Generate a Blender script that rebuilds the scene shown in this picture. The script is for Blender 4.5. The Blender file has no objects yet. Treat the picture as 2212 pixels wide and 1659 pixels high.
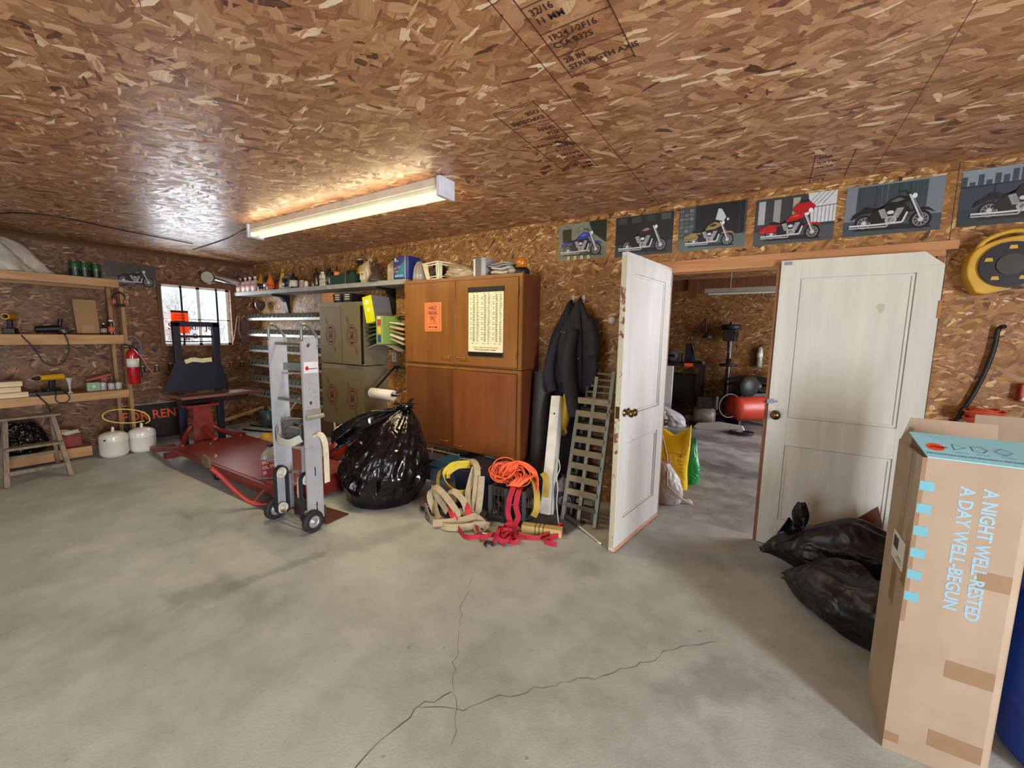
import bpy, math, random
from mathutils import Matrix, Vector
from math import sin, cos, pi, radians, hypot, atan2, sqrt

C = bpy.context.scene
COL = C.collection
R = random.Random(7)

# ---------------------------------------------------------------- camera
XL, YB, H = -7.0, 3.41, 2.48          # left wall, rear wall, ceiling
XR, YF, Y2 = 3.2, -3.4, 8.4           # right wall, front wall, far wall of the second room
cam_d = bpy.data.cameras.new('camera')
cam = bpy.data.objects.new('camera', cam_d); COL.objects.link(cam)
cam_d.sensor_width = 36.0
cam_d.lens = 884.89 / 2212 * 36.0
cam_d.clip_start = 0.02; cam_d.clip_end = 200
cam.matrix_world = (Matrix.Translation((0, 0, 1.47)) @ Matrix.Rotation(radians(32.1417), 4, 'Z')
                    @ Matrix.Rotation(radians(83.1167), 4, 'X') @ Matrix.Rotation(radians(0.9754), 4, 'Z'))
C.camera = cam

# ---------------------------------------------------------------- exposure, sky and daylight
C.view_settings.view_transform = 'Standard'
C.view_settings.look = 'None'
C.view_settings.gamma = 1.0
C.view_settings.use_curve_mapping = False
C.view_settings.exposure = 0.42
C.cycles.max_bounces = 6; C.cycles.diffuse_bounces = 4; C.cycles.glossy_bounces = 3
C.cycles.transmission_bounces = 4; C.cycles.transparent_max_bounces = 8
C.cycles.caustics_reflective = False; C.cycles.caustics_refractive = False
w = bpy.data.worlds.new('sky'); C.world = w; w.use_nodes = True
bg = w.node_tree.nodes['Background']
bg.inputs[0].default_value = (0.86, 0.93, 1.0, 1); bg.inputs[1].default_value = 2.2

def area(name, loc, direction, sx, sy, power, col, spread=180):
    d = bpy.data.lights.new(name, 'AREA'); d.shape = 'RECTANGLE'; d.size = sx; d.size_y = sy
    d.energy = power; d.color = col; d.spread = radians(spread)
    o = bpy.data.objects.new(name, d); COL.objects.link(o)
    o.location = loc
    o.rotation_euler = Vector(direction).to_track_quat('-Z', 'Y').to_euler()
    return o
# daylight lamps at an unseen right opening, an added fill opening behind the camera,
# at the small window and at the outer door of the second room
area('daylight_side_opening', (XR + 0.30, -0.55, 1.10), (-1, 0.12, 0.0), 1.0, 2.1, 290, (0.95, 0.975, 1.0))
area('daylight_front_fill', (-1.8, YF - 0.3, 1.12), (0, 1, 0.0), 1.9, 2.2, 52, (0.88, 0.94, 1.0))
area('daylight_window', (XL - 0.16, 2.64, 1.65), (1, 0, -0.05), 0.8, 0.8, 26, (0.86, 0.93, 1.0))
area('daylight_second_room', (3.35, 6.0, 1.2), (-1, 0, 0), 2.6, 2.2, 150, (0.95, 0.97, 1.0))

# ---------------------------------------------------------------- node materials
def srgb(r, g=None, b=None):
    if g is None:
        r, g, b = r
    def f(c):
        c /= 255.0
        return c / 12.92 if c <= 0.04045 else ((c + 0.055) / 1.055) ** 2.4
    return (f(r), f(g), f(b), 1.0)

class NT:
    def __init__(s, name):
        s.m = bpy.data.materials.new(name); s.m.use_nodes = True
        s.t = s.m.node_tree; s.b = s.t.nodes['Principled BSDF']; s.l = s.t.links
    def n(s, kind, **kw):
        nd = s.t.nodes.new(kind)
        for k, v in kw.items():
            if k.startswith('i_'):
                key = k[2:]
                key = int(key) if key.isdigit() else key.replace('_', ' ')
                s.put(nd.inputs[key], v)
            else:
                setattr(nd, k, v)
        return nd
    def put(s, sock, v):
        if isinstance(v, bpy.types.NodeSocket): s.l.new(v, sock)
        else: sock.default_value = v
    def math(s, op, a, b=0.0, c=None, clamp=False):
        nd = s.t.nodes.new('ShaderNodeMath'); nd.operation = op; nd.use_clamp = clamp
        s.put(nd.inputs[0], a); s.put(nd.inputs[1], b)
        if c is not None: s.put(nd.inputs[2], c)
        return nd.outputs[0]
    def mix(s, f, a, b, blend='MIX'):
        nd = s.t.nodes.new('ShaderNodeMix'); nd.data_type = 'RGBA'; nd.blend_type = blend
        s.put(nd.inputs[0], f); s.put(nd.inputs[6], a); s.put(nd.inputs[7], b)
        return nd.outputs[2]
    def ramp(s, f, stops, mode='LINEAR'):
        nd = s.t.nodes.new('ShaderNodeValToRGB'); cr = nd.color_ramp; cr.interpolation = mode
        while len(cr.elements) < len(stops): cr.elements.new(0.5)
        for e, (p, c) in zip(cr.elements, stops):
            e.position = p; e.color = c if len(c) == 4 else (*c, 1)
        s.put(nd.inputs[0], f)
        return nd.outputs[0]
    def noise(s, vec, scale, detail=3, rough=0.5, dim='3D', out=0):
        nd = s.t.nodes.new('ShaderNodeTexNoise'); nd.noise_dimensions = dim
        if vec is not None: s.l.new(vec, nd.inputs['Vector'])
        nd.inputs['Scale'].default_value = scale; nd.inputs['Detail'].default_value = detail
        nd.inputs['Roughness'].default_value = rough
        return nd.outputs[out]
    def obj(s):
        return s.t.nodes.new('ShaderNodeTexCoord').outputs['Object']
    def pos(s):
        return s.t.nodes.new('ShaderNodeNewGeometry').outputs['Position']
    def bump(s, hgt, strength=0.3, dist=0.01):
        nd = s.t.nodes.new('ShaderNodeBump'); nd.inputs['Strength'].default_value = strength
        nd.inputs['Distance'].default_value = dist
        s.l.new(hgt, nd.inputs['Height']); s.l.new(nd.outputs[0], s.b.inputs['Normal'])
    def set(s, **kw):
        for k, v in kw.items():
            s.put(s.b.inputs[k.replace('_', ' ')], v)
        return s.m

_mc = {}
def mat(key, col, rough=0.5, metal=0.0, var=0.12, vs=9.0, bump=0.0, bs=60.0, spec=None, coat=0.0,
        alpha=None, trans=None, emit=None, grime=None):
    """Plain surface with a little noise in its colour and, if asked, fine relief."""
    if key in _mc: return _mc[key]
    t = NT(key); c = srgb(col)
    v = t.obj()
    n = t.noise(v, vs, 4, 0.6)
    lo = tuple(x * (1 - var) for x in c[:3]) + (1,)
    hi = tuple(min(1, x * (1 + var)) for x in c[:3]) + (1,)
    base = t.ramp(n, [(0.3, lo), (0.7, hi)])
    if grime:
        n2 = t.noise(v, grime[1], 5, 0.65)
        base = t.mix(t.ramp(n2, [(grime[2], (0, 0, 0, 1)), (grime[2] + 0.12, (1, 1, 1, 1))]), base, srgb(grime[0]))
    t.set(Base_Color=base, Roughness=rough, Metallic=metal)
    if spec is not None: t.b.inputs['Specular IOR Level'].default_value = spec
    if coat: t.b.inputs['Coat Weight'].default_value = coat; t.b.inputs['Coat Roughness'].default_value = 0.15
    if alpha is not None: t.b.inputs['Alpha'].default_value = alpha
    if trans is not None:
        t.b.inputs['Transmission Weight'].default_value = trans
        t.b.inputs['IOR'].default_value = 1.4
    if emit: t.b.inputs['Emission Color'].default_value = srgb(emit[0]); t.b.inputs['Emission Strength'].default_value = emit[1]
    if bump: t.bump(t.noise(v, bs, 4, 0.6), bump, 0.004)
    _mc[key] = t.m
    return t.m

def osb(name, plane, tones, rough=0.42, seams=(), size=1.0, specular=0.5):
    """Oriented strand board: five layers of long random flakes in world coordinates."""
    t = NT(name)
    sp = t.n('ShaderNodeSeparateXYZ'); t.l.new(t.pos(), sp.inputs[0])
    ax = {'xy': (0, 1), 'xz': (0, 2), 'yz': (1, 2)}[plane]
    cb = t.n('ShaderNodeCombineXYZ'); t.l.new(sp.outputs[ax[0]], cb.inputs[0]); t.l.new(sp.outputs[ax[1]], cb.inputs[1])
    wn = t.noise(cb.outputs[0], 16.0, 3, 0.6, '2D', 1)
    wv = t.n('ShaderNodeVectorMath', operation='MULTIPLY_ADD'); t.l.new(wn, wv.inputs[0])
    wv.inputs[1].default_value = (0.012, 0.012, 0); t.l.new(cb.outputs[0], wv.inputs[2])
    v = wv.outputs[0]
    tone = None; cellr = None
    layers = [(0.10, 0.105, 0.056, -1.0), (1.35, 0.095, 0.044, 0.55), (-0.70, 0.09, 0.038, 0.55), (0.65, 0.09, 0.034, 0.62),
              (2.2, 0.08, 0.028, 0.68), (-0.15, 0.075, 0.019, 0.80), (0.35, 0.06, 0.009, 0.92)]
    for k, (ang, ln, wd, thr) in enumerate(layers):
        rot = t.n('ShaderNodeVectorRotate', rotation_type='Z_AXIS'); t.l.new(v, rot.inputs[0]); rot.inputs['Angle'].default_value = ang
        sc = t.n('ShaderNodeVectorMath', operation='MULTIPLY'); t.l.new(rot.outputs[0], sc.inputs[0])
        sc.inputs[1].default_value = (1 / (ln * size), 1 / (wd * size), 0)
        of = t.n('ShaderNodeVectorMath', operation='ADD'); t.l.new(sc.outputs[0], of.inputs[0]); of.inputs[1].default_value = (k * 17.3, k * 5.7, 0)
        vo = t.n('ShaderNodeTexVoronoi', voronoi_dimensions='2D', feature='F1', distance='CHEBYCHEV'); t.l.new(of.outputs[0], vo.inputs['Vector']); vo.inputs['Scale'].default_value = 1.0
        cs = t.n('ShaderNodeSeparateColor'); t.l.new(vo.outputs['Color'], cs.inputs[0])
        st = t.n('ShaderNodeVectorMath', operation='MULTIPLY'); t.l.new(of.outputs[0], st.inputs[0]); st.inputs[1].default_value = (0.9, 7.0, 0)
        gr = t.noise(st.outputs[0], 1.0, 1, 0.55, '2D')
        hi = t.math('MULTIPLY', t.math('MAXIMUM', t.math('SUBTRACT', cs.outputs[0], 0.93 if k < 5 else 0.72), 0.0), 3.6 if k < 5 else 1.0)
        lo = t.math('MULTIPLY', t.math('MAXIMUM', t.math('SUBTRACT', 0.05, cs.outputs[0]), 0.0), -5.0)
        val = t.math('ADD', t.math('ADD', t.math('MULTIPLY_ADD', cs.outputs[0], 0.50, 0.25), t.math('ADD', hi, lo)), t.math('MULTIPLY', t.math('SUBTRACT', gr, 0.5), 0.34))
        dk = t.math('MULTIPLY', t.math('GREATER_THAN', vo.outputs['Distance'], 0.62), -0.10)
        val = t.math('ADD', val, dk)
        if tone is None:
            tone, cellr = val, cs.outputs[2]
        else:
            mk = t.math('GREATER_THAN', cs.outputs[1], thr)
            m1 = t.n('ShaderNodeMix'); m1.data_type = 'FLOAT'; t.put(m1.inputs[0], mk); t.put(m1.inputs[2], tone); t.put(m1.inputs[3], val); tone = m1.outputs[0]
            m2 = t.n('ShaderNodeMix'); m2.data_type = 'FLOAT'; t.put(m2.inputs[0], mk); t.put(m2.inputs[2], cellr); t.put(m2.inputs[3], cs.outputs[2]); cellr = m2.outputs[0]
    col = t.ramp(tone, tones)
    big = t.noise(cb.outputs[0], 0.9, 3, 0.6, '2D')
    col = t.mix(t.math('MULTIPLY', big, 0.35), col, t.mix(1.0, col, (0.80, 0.72, 0.62, 1), 'MULTIPLY'))
    for axis, at_, wdt in seams:
        d = t.math('ABSOLUTE', t.math('SUBTRACT', sp.outputs[ax[axis]], at_))
        col = t.mix(t.math('MULTIPLY', t.math('LESS_THAN', d, wdt), 0.85), col, srgb(40, 24, 14))
    rg = t.math('ADD', t.math('MULTIPLY', cellr, 0.25), rough - 0.12)
    t.set(Base_Color=col, Roughness=rg)
    t.b.inputs['Specular IOR Level'].default_value = specular
    t.bump(t.noise(cb.outputs[0], 45.0, 2, 0.6, '2D'), 0.22, 0.004)
    return t.m

def wood(key, c0, c1, axis=0, rough=0.5, knots=True, coat=0.0, freq=5.0, size=1.0):
    if key in _mc: return _mc[key]
    t = NT(key)
    v = t.obj()
    mp = t.n('ShaderNodeMapping'); t.l.new(v, mp.inputs[0])
    s = [freq * 4, freq * 4, freq * 4]; s[axis] = freq * 0.35
    mp.inputs['Scale'].default_value = s
    g = t.noise(mp.outputs[0], 1.0, 6, 0.6)
    n2 = t.noise(v, 2.2 * size, 3, 0.5)
    col = t.ramp(t.math('ADD', t.math('MULTIPLY', g, 0.75), t.math('MULTIPLY', n2, 0.3)), [(0.36, srgb(c0)), (0.68, srgb(c1))])
    if knots:
        vo = t.n('ShaderNodeTexVoronoi', feature='F1'); t.l.new(v, vo.inputs['Vector']); vo.inputs['Scale'].default_value = 3.5
        col = t.mix(t.math('LESS_THAN', vo.outputs['Distance'], 0.06), col, srgb(tuple(int(x * 0.5) for x in c0)))
    t.set(Base_Color=col, Roughness=rough)
    if coat: t.b.inputs['Coat Weight'].default_value = coat; t.b.inputs['Coat Roughness'].default_value = 0.12
    t.bump(g, 0.15, 0.003)
    _mc[key] = t.m
    return t.m

def glass(key, col=(255, 255, 255), rough=0.03, alpha=0.25):
    if key in _mc: return _mc[key]
    t = NT(key)
    t.set(Base_Color=srgb(col), Roughness=rough); t.b.inputs['Alpha'].default_value = alpha
    n = t.noise(t.obj(), 14, 3)
    t.put(t.b.inputs['Alpha'], t.math('ADD', t.math('MULTIPLY', n, 0.25), alpha - 0.1))
    _mc[key] = t.m
    return t.m

# ---------------------------------------------------------------- mesh building
class MB:
    """Collects primitive shapes; build() links them as ONE mesh object."""
    def __init__(s):
        s.v = []; s.f = []; s.mi = []; s.cur = 0; s.sm = []; s.M = None
    def add(s, vs, fs, smooth=False):
        o = len(s.v)
        if s.M is not None: vs = [s.M @ Vector(p) for p in vs]
        s.v += [tuple(p) for p in vs]
        s.f += [tuple(i + o for i in f) for f in fs]
        s.mi += [s.cur] * len(fs); s.sm += [smooth] * len(fs)
        return s
    def mt(s, i): s.cur = i; return s
    def box(s, c, d, rot=None, taper=None):
        x, y, z = d[0] / 2, d[1] / 2, d[2] / 2
        tx, ty = taper or (1, 1)
        vs = [(-x, -y, -z), (x, -y, -z), (x, y, -z), (-x, y, -z), (-x * tx, -y * ty, z), (x * tx, -y * ty, z), (x * tx, y * ty, z), (-x * tx, y * ty, z)]
        if rot is not None:
            if not isinstance(rot, Matrix): rot = Matrix.Rotation(rot, 3, 'Z')
            vs = [tuple(rot @ Vector(p)) for p in vs]
        vs = [(p[0] + c[0], p[1] + c[1], p[2] + c[2]) for p in vs]
        return s.add(vs, [(0, 3, 2, 1), (4, 5, 6, 7), (0, 1, 5, 4), (1, 2, 6, 5), (2, 3, 7, 6), (3, 0, 4, 7)])
    def bb(s, a, b):
        return s.box([(a[i] + b[i]) / 2 for i in range(3)], [abs(b[i] - a[i]) for i in range(3)])
    def beam(s, a, b, w_, h_, up=(0, 0, 1)):
        a, b = Vector(a), Vector(b); d = b - a; L = d.length; d.normalize()
        u = Vector(up); sd = d.cross(u)
        if sd.length < 1e-4: sd = d.cross(Vector((1, 0, 0)))
        sd.normalize(); u = sd.cross(d)
        r = Matrix((d, sd, u)).transposed()
        return s.box((a + b) / 2, (L, w_, h_), r)
    def cyl(s, a, b, r0, r1=None, n=16, cap=True, smooth=True):
        r1 = r0 if r1 is None else r1
        a, b = Vector(a), Vector(b); d = (b - a).normalized()
        u = d.orthogonal().normalized(); w_ = d.cross(u)
        vs = []
        for p, r in ((a, r0), (b, r1)):
            for k in range(n):
                t = 2 * pi * k / n
                vs.append(p + (u * cos(t) + w_ * sin(t)) * r)
        s.add(vs, [(k, (k + 1) % n, n + (k + 1) % n, n + k) for k in range(n)], smooth)
        if cap:
            s.add(vs[:n], [tuple(range(n))[::-1]]); s.add(vs[n:], [tuple(range(n))])
        return s
    def lathe(s, prof, c=(0, 0, 0), n=20, axis='Z', smooth=True, rot=None, sq=None):
        vs = []; fs = []
        for (r, z) in prof:
            for k in range(n):
                t = 2 * pi * k / n
                cx, cy = cos(t), sin(t)
                if sq:
                    e = sq[0]; q = (abs(cx) ** e + abs(cy) ** e) ** (-1 / e); cx *= q; cy *= q * (sq[1] if len(sq) > 1 else 1)
                p = (r * cx, r * cy, z)
                if axis == 'X': p = (z, r * cx, r * cy)
                if axis == 'Y': p = (r * cy, z, r * cx)
                p = Vector(p)
                if rot is not None: p = rot @ p
                vs.append(p + Vector(c))
        m = len(prof)
        for i in range(m - 1):
            for k in range(n):
                fs.append((i * n + k, i * n + (k + 1) % n, (i + 1) * n + (k + 1) % n, (i + 1) * n + k))
        ring = abs(prof[0][0] - prof[-1][0]) < 1e-9 and abs(prof[0][1] - prof[-1][1]) < 1e-9
        if prof[0][0] > 1e-5 and not ring: fs.append(tuple(range(n))[::-1])
        if prof[-1][0] > 1e-5 and not ring: fs.append(tuple((m - 1) * n + k for k in range(n)))
        return s.add(vs, fs, smooth)
    def tube(s, pts, r, n=8, closed=False, smooth=True):
        pts = [Vector(p) for p in pts]; m = len(pts)
        rr = r if isinstance(r, (list, tuple)) else [r] * m
        vs = []; prev = None
        for i, p in enumerate(pts):
            if closed: d = pts[(i + 1) % m] - pts[i - 1]
            else: d = pts[min(i + 1, m - 1)] - pts[max(i - 1, 0)]
            if d.length < 1e-9: d = Vector((0, 0, 1))
            d.normalize()
            if prev is None: u = d.orthogonal().normalized()
            else:
                u = prev - d * prev.dot(d)
                u = u.normalized() if u.length > 1e-6 else d.orthogonal().normalized()
            prev = u; w_ = d.cross(u)
            for k in range(n):
                t = 2 * pi * k / n
                vs.append(p + (u * cos(t) + w_ * sin(t)) * rr[i])
        fs = []
        for i in range(m if closed else m - 1):
            j = (i + 1) % m
            for k in range(n):
                fs.append((i * n + k, i * n + (k + 1) % n, j * n + (k + 1) % n, j * n + k))
        if not closed: fs += [tuple(range(n))[::-1], tuple((m - 1) * n + k for k in range(n))]
        return s.add(vs, fs, smooth)
    def ribbon(s, pts, wd, side=None, th=0.003, smooth=False):
        """Flat strap: side = one or a list of width directions."""
        pts = [Vector(p) for p in pts]; m = len(pts); vs = []
        for i, p in enumerate(pts):
            d = (pts[min(i + 1, m - 1)] - pts[max(i - 1, 0)])
            if d.length < 1e-9: d = Vector((1, 0, 0))
            d.normalize()
            u = Vector(side[i] if isinstance(side, list) else (side or (0, 0, 1)))
            u = u - d * u.dot(d)
            u = u.normalized() if u.length > 1e-4 else d.orthogonal().normalized()
            nn = d.cross(u) * th / 2
            vs += [p + u * wd / 2 + nn, p - u * wd / 2 + nn, p - u * wd / 2 - nn, p + u * wd / 2 - nn]
        fs = []
        for i in range(m - 1):
            for k in range(4): fs.append((i * 4 + k, (i + 1) * 4 + k, (i + 1) * 4 + (k + 1) % 4, i * 4 + (k + 1) % 4))
        fs += [(0, 1, 2, 3), ((m - 1) * 4 + 3, (m - 1) * 4 + 2, (m - 1) * 4 + 1, (m - 1) * 4)]
        return s.add(vs, fs, smooth)
    def prism(s, pts, a, b, plane='xy'):
        """2-D outline extruded between the two coordinates a and b of the missing axis."""
        n = len(pts)
        def P(p, h_):
            return {'xy': (p[0], p[1], h_), 'xz': (p[0], h_, p[1]), 'yz': (h_, p[0], p[1])}[plane]
        vs = [P(p, a) for p in pts] + [P(p, b) for p in pts]
        return s.add(vs, [tuple(range(n))[::-1], tuple(range(n, 2 * n))] + [(k, (k + 1) % n, n + (k + 1) % n, n + k) for k in range(n)])
    def quad(s, a, b, c, d): return s.add([a, b, c, d], [(0, 1, 2, 3)])
    def ball(s, c, r, n=14, sc=(1, 1, 1)):
        pr = [(max(r * sin(pi * k / (n // 2 + 2)), 1e-6), -r * cos(pi * k / (n // 2 + 2))) for k in range(n // 2 + 3)]
        vs = []; fs = []
        for (q, z) in pr:
            for k in range(n):
                t = 2 * pi * k / n
                vs.append((c[0] + q * cos(t) * sc[0], c[1] + q * sin(t) * sc[1], c[2] + z * sc[2]))
        for i in range(len(pr) - 1):
            for k in range(n): fs.append((i * n + k, i * n + (k + 1) % n, (i + 1) * n + (k + 1) % n, (i + 1) * n + k))
        return s.add(vs, fs, True)
    def grid(s, fn, nu, nv, smooth=True, wrap=False):
        vs = [fn(i / (nu - (0 if wrap else 1)), j / (nv - 1)) for j in range(nv) for i in range(nu)]
        fs = []
        for j in range(nv - 1):
            for i in range(nu if wrap else nu - 1):
                i2 = (i + 1) % nu
                fs.append((j * nu + i, j * nu + i2, (j + 1) * nu + i2, (j + 1) * nu + i))
        return s.add(vs, fs, smooth)
    def text(s, body, org, xdir, ydir, size, sx=1.0, align='LEFT', weight=0.0, off=0.0004):
        """Lettering as flat faces; org, xdir, ydir place its baseline."""
        cu = bpy.data.curves.new('txt', 'FONT'); cu.body = body; cu.size = 1.0; cu.align_x = align
        cu.offset = weight; cu.resolution_u = 2
        o = bpy.data.objects.new('txt', cu); COL.objects.link(o)
        dg = bpy.context.evaluated_depsgraph_get(); dg.update()
        me = bpy.data.meshes.new_from_object(o.evaluated_get(dg))
        xd, yd = Vector(xdir).normalized(), Vector(ydir).normalized(); nd = xd.cross(yd)
        vs = [Vector(org) + xd * (v.co.x * size * sx) + yd * (v.co.y * size) + nd * off for v in me.vertices]
        s.add(vs, [tuple(p.vertices) for p in me.polygons])
        bpy.data.objects.remove(o); bpy.data.curves.remove(cu); bpy.data.meshes.remove(me)
        return s
    def build(s, name, mats, parent=None, bevel=0.0, seg=2, sub=0, world=False):
        me = bpy.data.meshes.new(name)
        me.from_pydata(s.v, [], s.f)
        if not isinstance(mats, (list, tuple)): mats = [mats]
        for m in mats: me.materials.append(m)
        me.polygons.foreach_set('material_index', s.mi)
        me.polygons.foreach_set('use_smooth', s.sm)
        me.update()
        o = bpy.data.objects.new(name, me); COL.objects.link(o)
        if parent is not None:
            o.parent = parent
            if world: o.matrix_parent_inverse = parent.matrix_basis.inverted()
        if bevel:
            b = o.modifiers.new('bevel', 'BEVEL'); b.width = bevel; b.segments = seg; b.limit_method = 'ANGLE'; b.harden_normals = False
        if sub:
            b = o.modifiers.new('sub', 'SUBSURF'); b.levels = sub; b.render_levels = sub
        return o

def tag(o, label, cat, group=None):
    o['label'] = label; o['category'] = cat
    if group: o['group'] = group
    return o
def thing(name, label, cat, loc=(0, 0, 0), rz=0.0, group=None, rot=None):
    o = bpy.data.objects.new(name, None); COL.objects.link(o)
    o.empty_display_size = 0.05
    o.location = loc; o.rotation_euler = rot if rot else (0, 0, rz)
    return tag(o, label, cat, group)
def one(name, mb, mats, label, cat, loc=(0, 0, 0), rz=0.0, group=None, rot=None, **kw):
    o = mb.build(name, mats, None, **kw); o.location = loc; o.rotation_euler = rot if rot else (0, 0, rz)
    return tag(o, label, cat, group)
def struct(name, mb, mats, parent=None, **kw):
    o = mb.build(name, mats, parent, **kw)
    if parent is None: o['kind'] = 'structure'
    return o
def dup(root, loc, rz=None, label=None, scale=None, rot=None):
    r = root.copy(); COL.objects.link(r); r.location = loc
    if rz is not None: r.rotation_euler = (0, 0, rz)
    if rot is not None: r.rotation_euler = rot
    if scale is not None: r.scale = (scale, scale, scale) if not isinstance(scale, tuple) else scale
    if label: r['label'] = label
    for ch in list(root.children):
        c = ch.copy(); COL.objects.link(c); c.parent = r
        for g in list(ch.children):
            d = g.copy(); COL.objects.link(d); d.parent = c
    return r
def arc(c, r, a0, a1, n, plane='xy', rz=None):
    out = []
    for k in range(n + 1):
        t = a0 + (a1 - a0) * k / n
        p, q = r * cos(t), (rz or r) * sin(t)
        out.append({'xy': (c[0] + p, c[1] + q, c[2]), 'xz': (c[0] + p, c[1], c[2] + q), 'yz': (c[0], c[1] + p, c[2] + q)}[plane])
    return out
def spline(P, n=6):
    """Catmull-Rom through the points."""
    P = [Vector(p) for p in P]; out = []
    for i in range(len(P) - 1):
        a = P[i - 1] if i else P[0] * 2 - P[1]; b, c = P[i], P[i + 1]
        d = P[i + 2] if i + 2 < len(P) else P[-1] * 2 - P[-2]
        for k in range(n):
            t = k / n
            out.append(0.5 * ((2 * b) + (c - a) * t + (2 * a - 5 * b + 4 * c - d) * t * t + (3 * b - a - 3 * c + d) * t ** 3))
    out.append(P[-1]); return out
# ================================================================ the setting
OSB_C = [(0.0, srgb(84, 52, 34)), (0.25, srgb(138, 92, 62)), (0.50, srgb(172, 124, 86)), (0.74, srgb(198, 152, 112)), (0.93, srgb(226, 190, 150)), (1.0, srgb(240, 216, 184))]
OSB_W = [(0.0, srgb(78, 48, 24)), (0.25, srgb(126, 84, 46)), (0.50, srgb(156, 110, 62)), (0.74, srgb(180, 136, 82)), (0.93, srgb(210, 172, 116)), (1.0, srgb(228, 200, 152))]
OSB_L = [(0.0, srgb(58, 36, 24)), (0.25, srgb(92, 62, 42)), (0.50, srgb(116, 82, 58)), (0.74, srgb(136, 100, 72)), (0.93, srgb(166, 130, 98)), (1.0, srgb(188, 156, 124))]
m_ceil = osb('strand_board_ceiling', 'xy', OSB_C, 0.40, [(0, -0.812, 0.0022), (0, 0.437, 0.0016), (0, -2.06, 0.002), (0, -3.31, 0.002), (0, -4.56, 0.002), (0, -5.81, 0.002), (0, 1.69, 0.002)], 1.15)
m_back = osb('strand_board_rear', 'xz', OSB_W, 0.5, [(1, 2.44, 0.0015), (0, -3.7, 0.0025), (0, 0.82, 0.002)], 0.72, 0.35)
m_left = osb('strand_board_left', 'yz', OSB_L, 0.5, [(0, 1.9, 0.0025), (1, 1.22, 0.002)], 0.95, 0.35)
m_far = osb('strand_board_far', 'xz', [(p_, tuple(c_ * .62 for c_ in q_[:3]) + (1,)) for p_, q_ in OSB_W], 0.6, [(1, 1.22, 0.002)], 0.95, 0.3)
m_pine = wood('pine', (146, 106, 66), (190, 148, 102), 1, 0.6)
m_pinex = wood('pine_x', (150, 100, 56), (198, 146, 94), 0, 0.6)
m_pinez = wood('pine_z', (130, 94, 58), (172, 132, 90), 2, 0.6)

def concrete(name, base, dark, light, stains_shade_bars=()):
    t = NT(name); p = t.pos()
    a = t.noise(p, 1.1, 6, 0.62); b = t.noise(p, 5.5, 5, 0.6); c = t.noise(p, 90, 3, 0.6)
    col = t.ramp(t.math('ADD', t.math('MULTIPLY', a, 0.65), t.math('MULTIPLY', b, 0.35)),
                 [(0.34, srgb(dark)), (0.5, srgb(base)), (0.68, srgb(light))])
    s1 = t.ramp(t.noise(p, 2.6, 6, 0.7), [(0.62, (0, 0, 0, 1)), (0.78, (1, 1, 1, 1))])
    col = t.mix(t.math('MULTIPLY', s1, 0.45), col, srgb(tuple(int(x * 0.70) for x in base)))
    sp = t.ramp(t.noise(p, 34, 2, 0.5), [(0.70, (0, 0, 0, 1)), (0.76, (1, 1, 1, 1))])
    col = t.mix(t.math('MULTIPLY', sp, 0.35), col, srgb(tuple(int(x * 0.6) for x in base)))
    w1 = t.ramp(t.noise(p, 3.3, 5, 0.7, out=0), [(0.2, (1, 1, 1, 1)), (0.33, (0, 0, 0, 1))])
    col = t.mix(t.math('MULTIPLY', w1, 0.4), col, srgb(light))
    vo = t.n('ShaderNodeTexVoronoi', feature='F1'); t.l.new(p, vo.inputs['Vector']); vo.inputs['Scale'].default_value = 7.0
    cs = t.n('ShaderNodeSeparateColor'); t.l.new(vo.outputs['Color'], cs.inputs[0])
    for lo_, tone_ in ((0.62, dark), (None, light)):
        sel = t.math('GREATER_THAN', cs.outputs[0], lo_) if lo_ else t.math('LESS_THAN', cs.outputs[0], 0.2)
        m_ = t.math('MULTIPLY', sel, t.math('LESS_THAN', t.math('ADD', vo.outputs['Distance'], t.math('MULTIPLY', b, 0.12)), t.math('MULTIPLY_ADD', cs.outputs[1], 0.09, 0.05)))
        col = t.mix(t.math('MULTIPLY', m_, 0.55), col, srgb(tuple(int(x * (.8 if lo_ else 1.05)) for x in tone_)))
    sxy = t.n('ShaderNodeSeparateXYZ'); t.l.new(p, sxy.inputs[0])
    for (ax_, ay_, bx_, by_, wd_, st_) in stains_shade_bars:
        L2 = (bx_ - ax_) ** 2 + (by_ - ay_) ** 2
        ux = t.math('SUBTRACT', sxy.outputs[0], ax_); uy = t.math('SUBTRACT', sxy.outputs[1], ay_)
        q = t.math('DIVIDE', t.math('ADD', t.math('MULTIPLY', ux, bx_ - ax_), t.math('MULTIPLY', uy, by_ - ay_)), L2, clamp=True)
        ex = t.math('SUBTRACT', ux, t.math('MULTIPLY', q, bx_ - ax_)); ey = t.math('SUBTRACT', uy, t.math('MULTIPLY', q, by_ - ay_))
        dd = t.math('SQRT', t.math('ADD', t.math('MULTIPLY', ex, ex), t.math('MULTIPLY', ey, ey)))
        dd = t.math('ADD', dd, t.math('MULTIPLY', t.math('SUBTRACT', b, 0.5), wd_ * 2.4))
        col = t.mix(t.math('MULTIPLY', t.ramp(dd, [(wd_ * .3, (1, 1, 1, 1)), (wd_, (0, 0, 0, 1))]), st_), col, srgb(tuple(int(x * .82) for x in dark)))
    col = t.mix(t.math('MULTIPLY', c, 0.25), col, srgb(dark))
    t.set(Base_Color=col, Roughness=t.math('ADD', t.math('MULTIPLY', b, 0.3), 0.42))
    t.b.inputs['Specular IOR Level'].default_value = 0.35
    t.bump(t.math('ADD', c, t.math('MULTIPLY', b, 2.0)), 0.22, 0.006)
    return t.m
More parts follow.
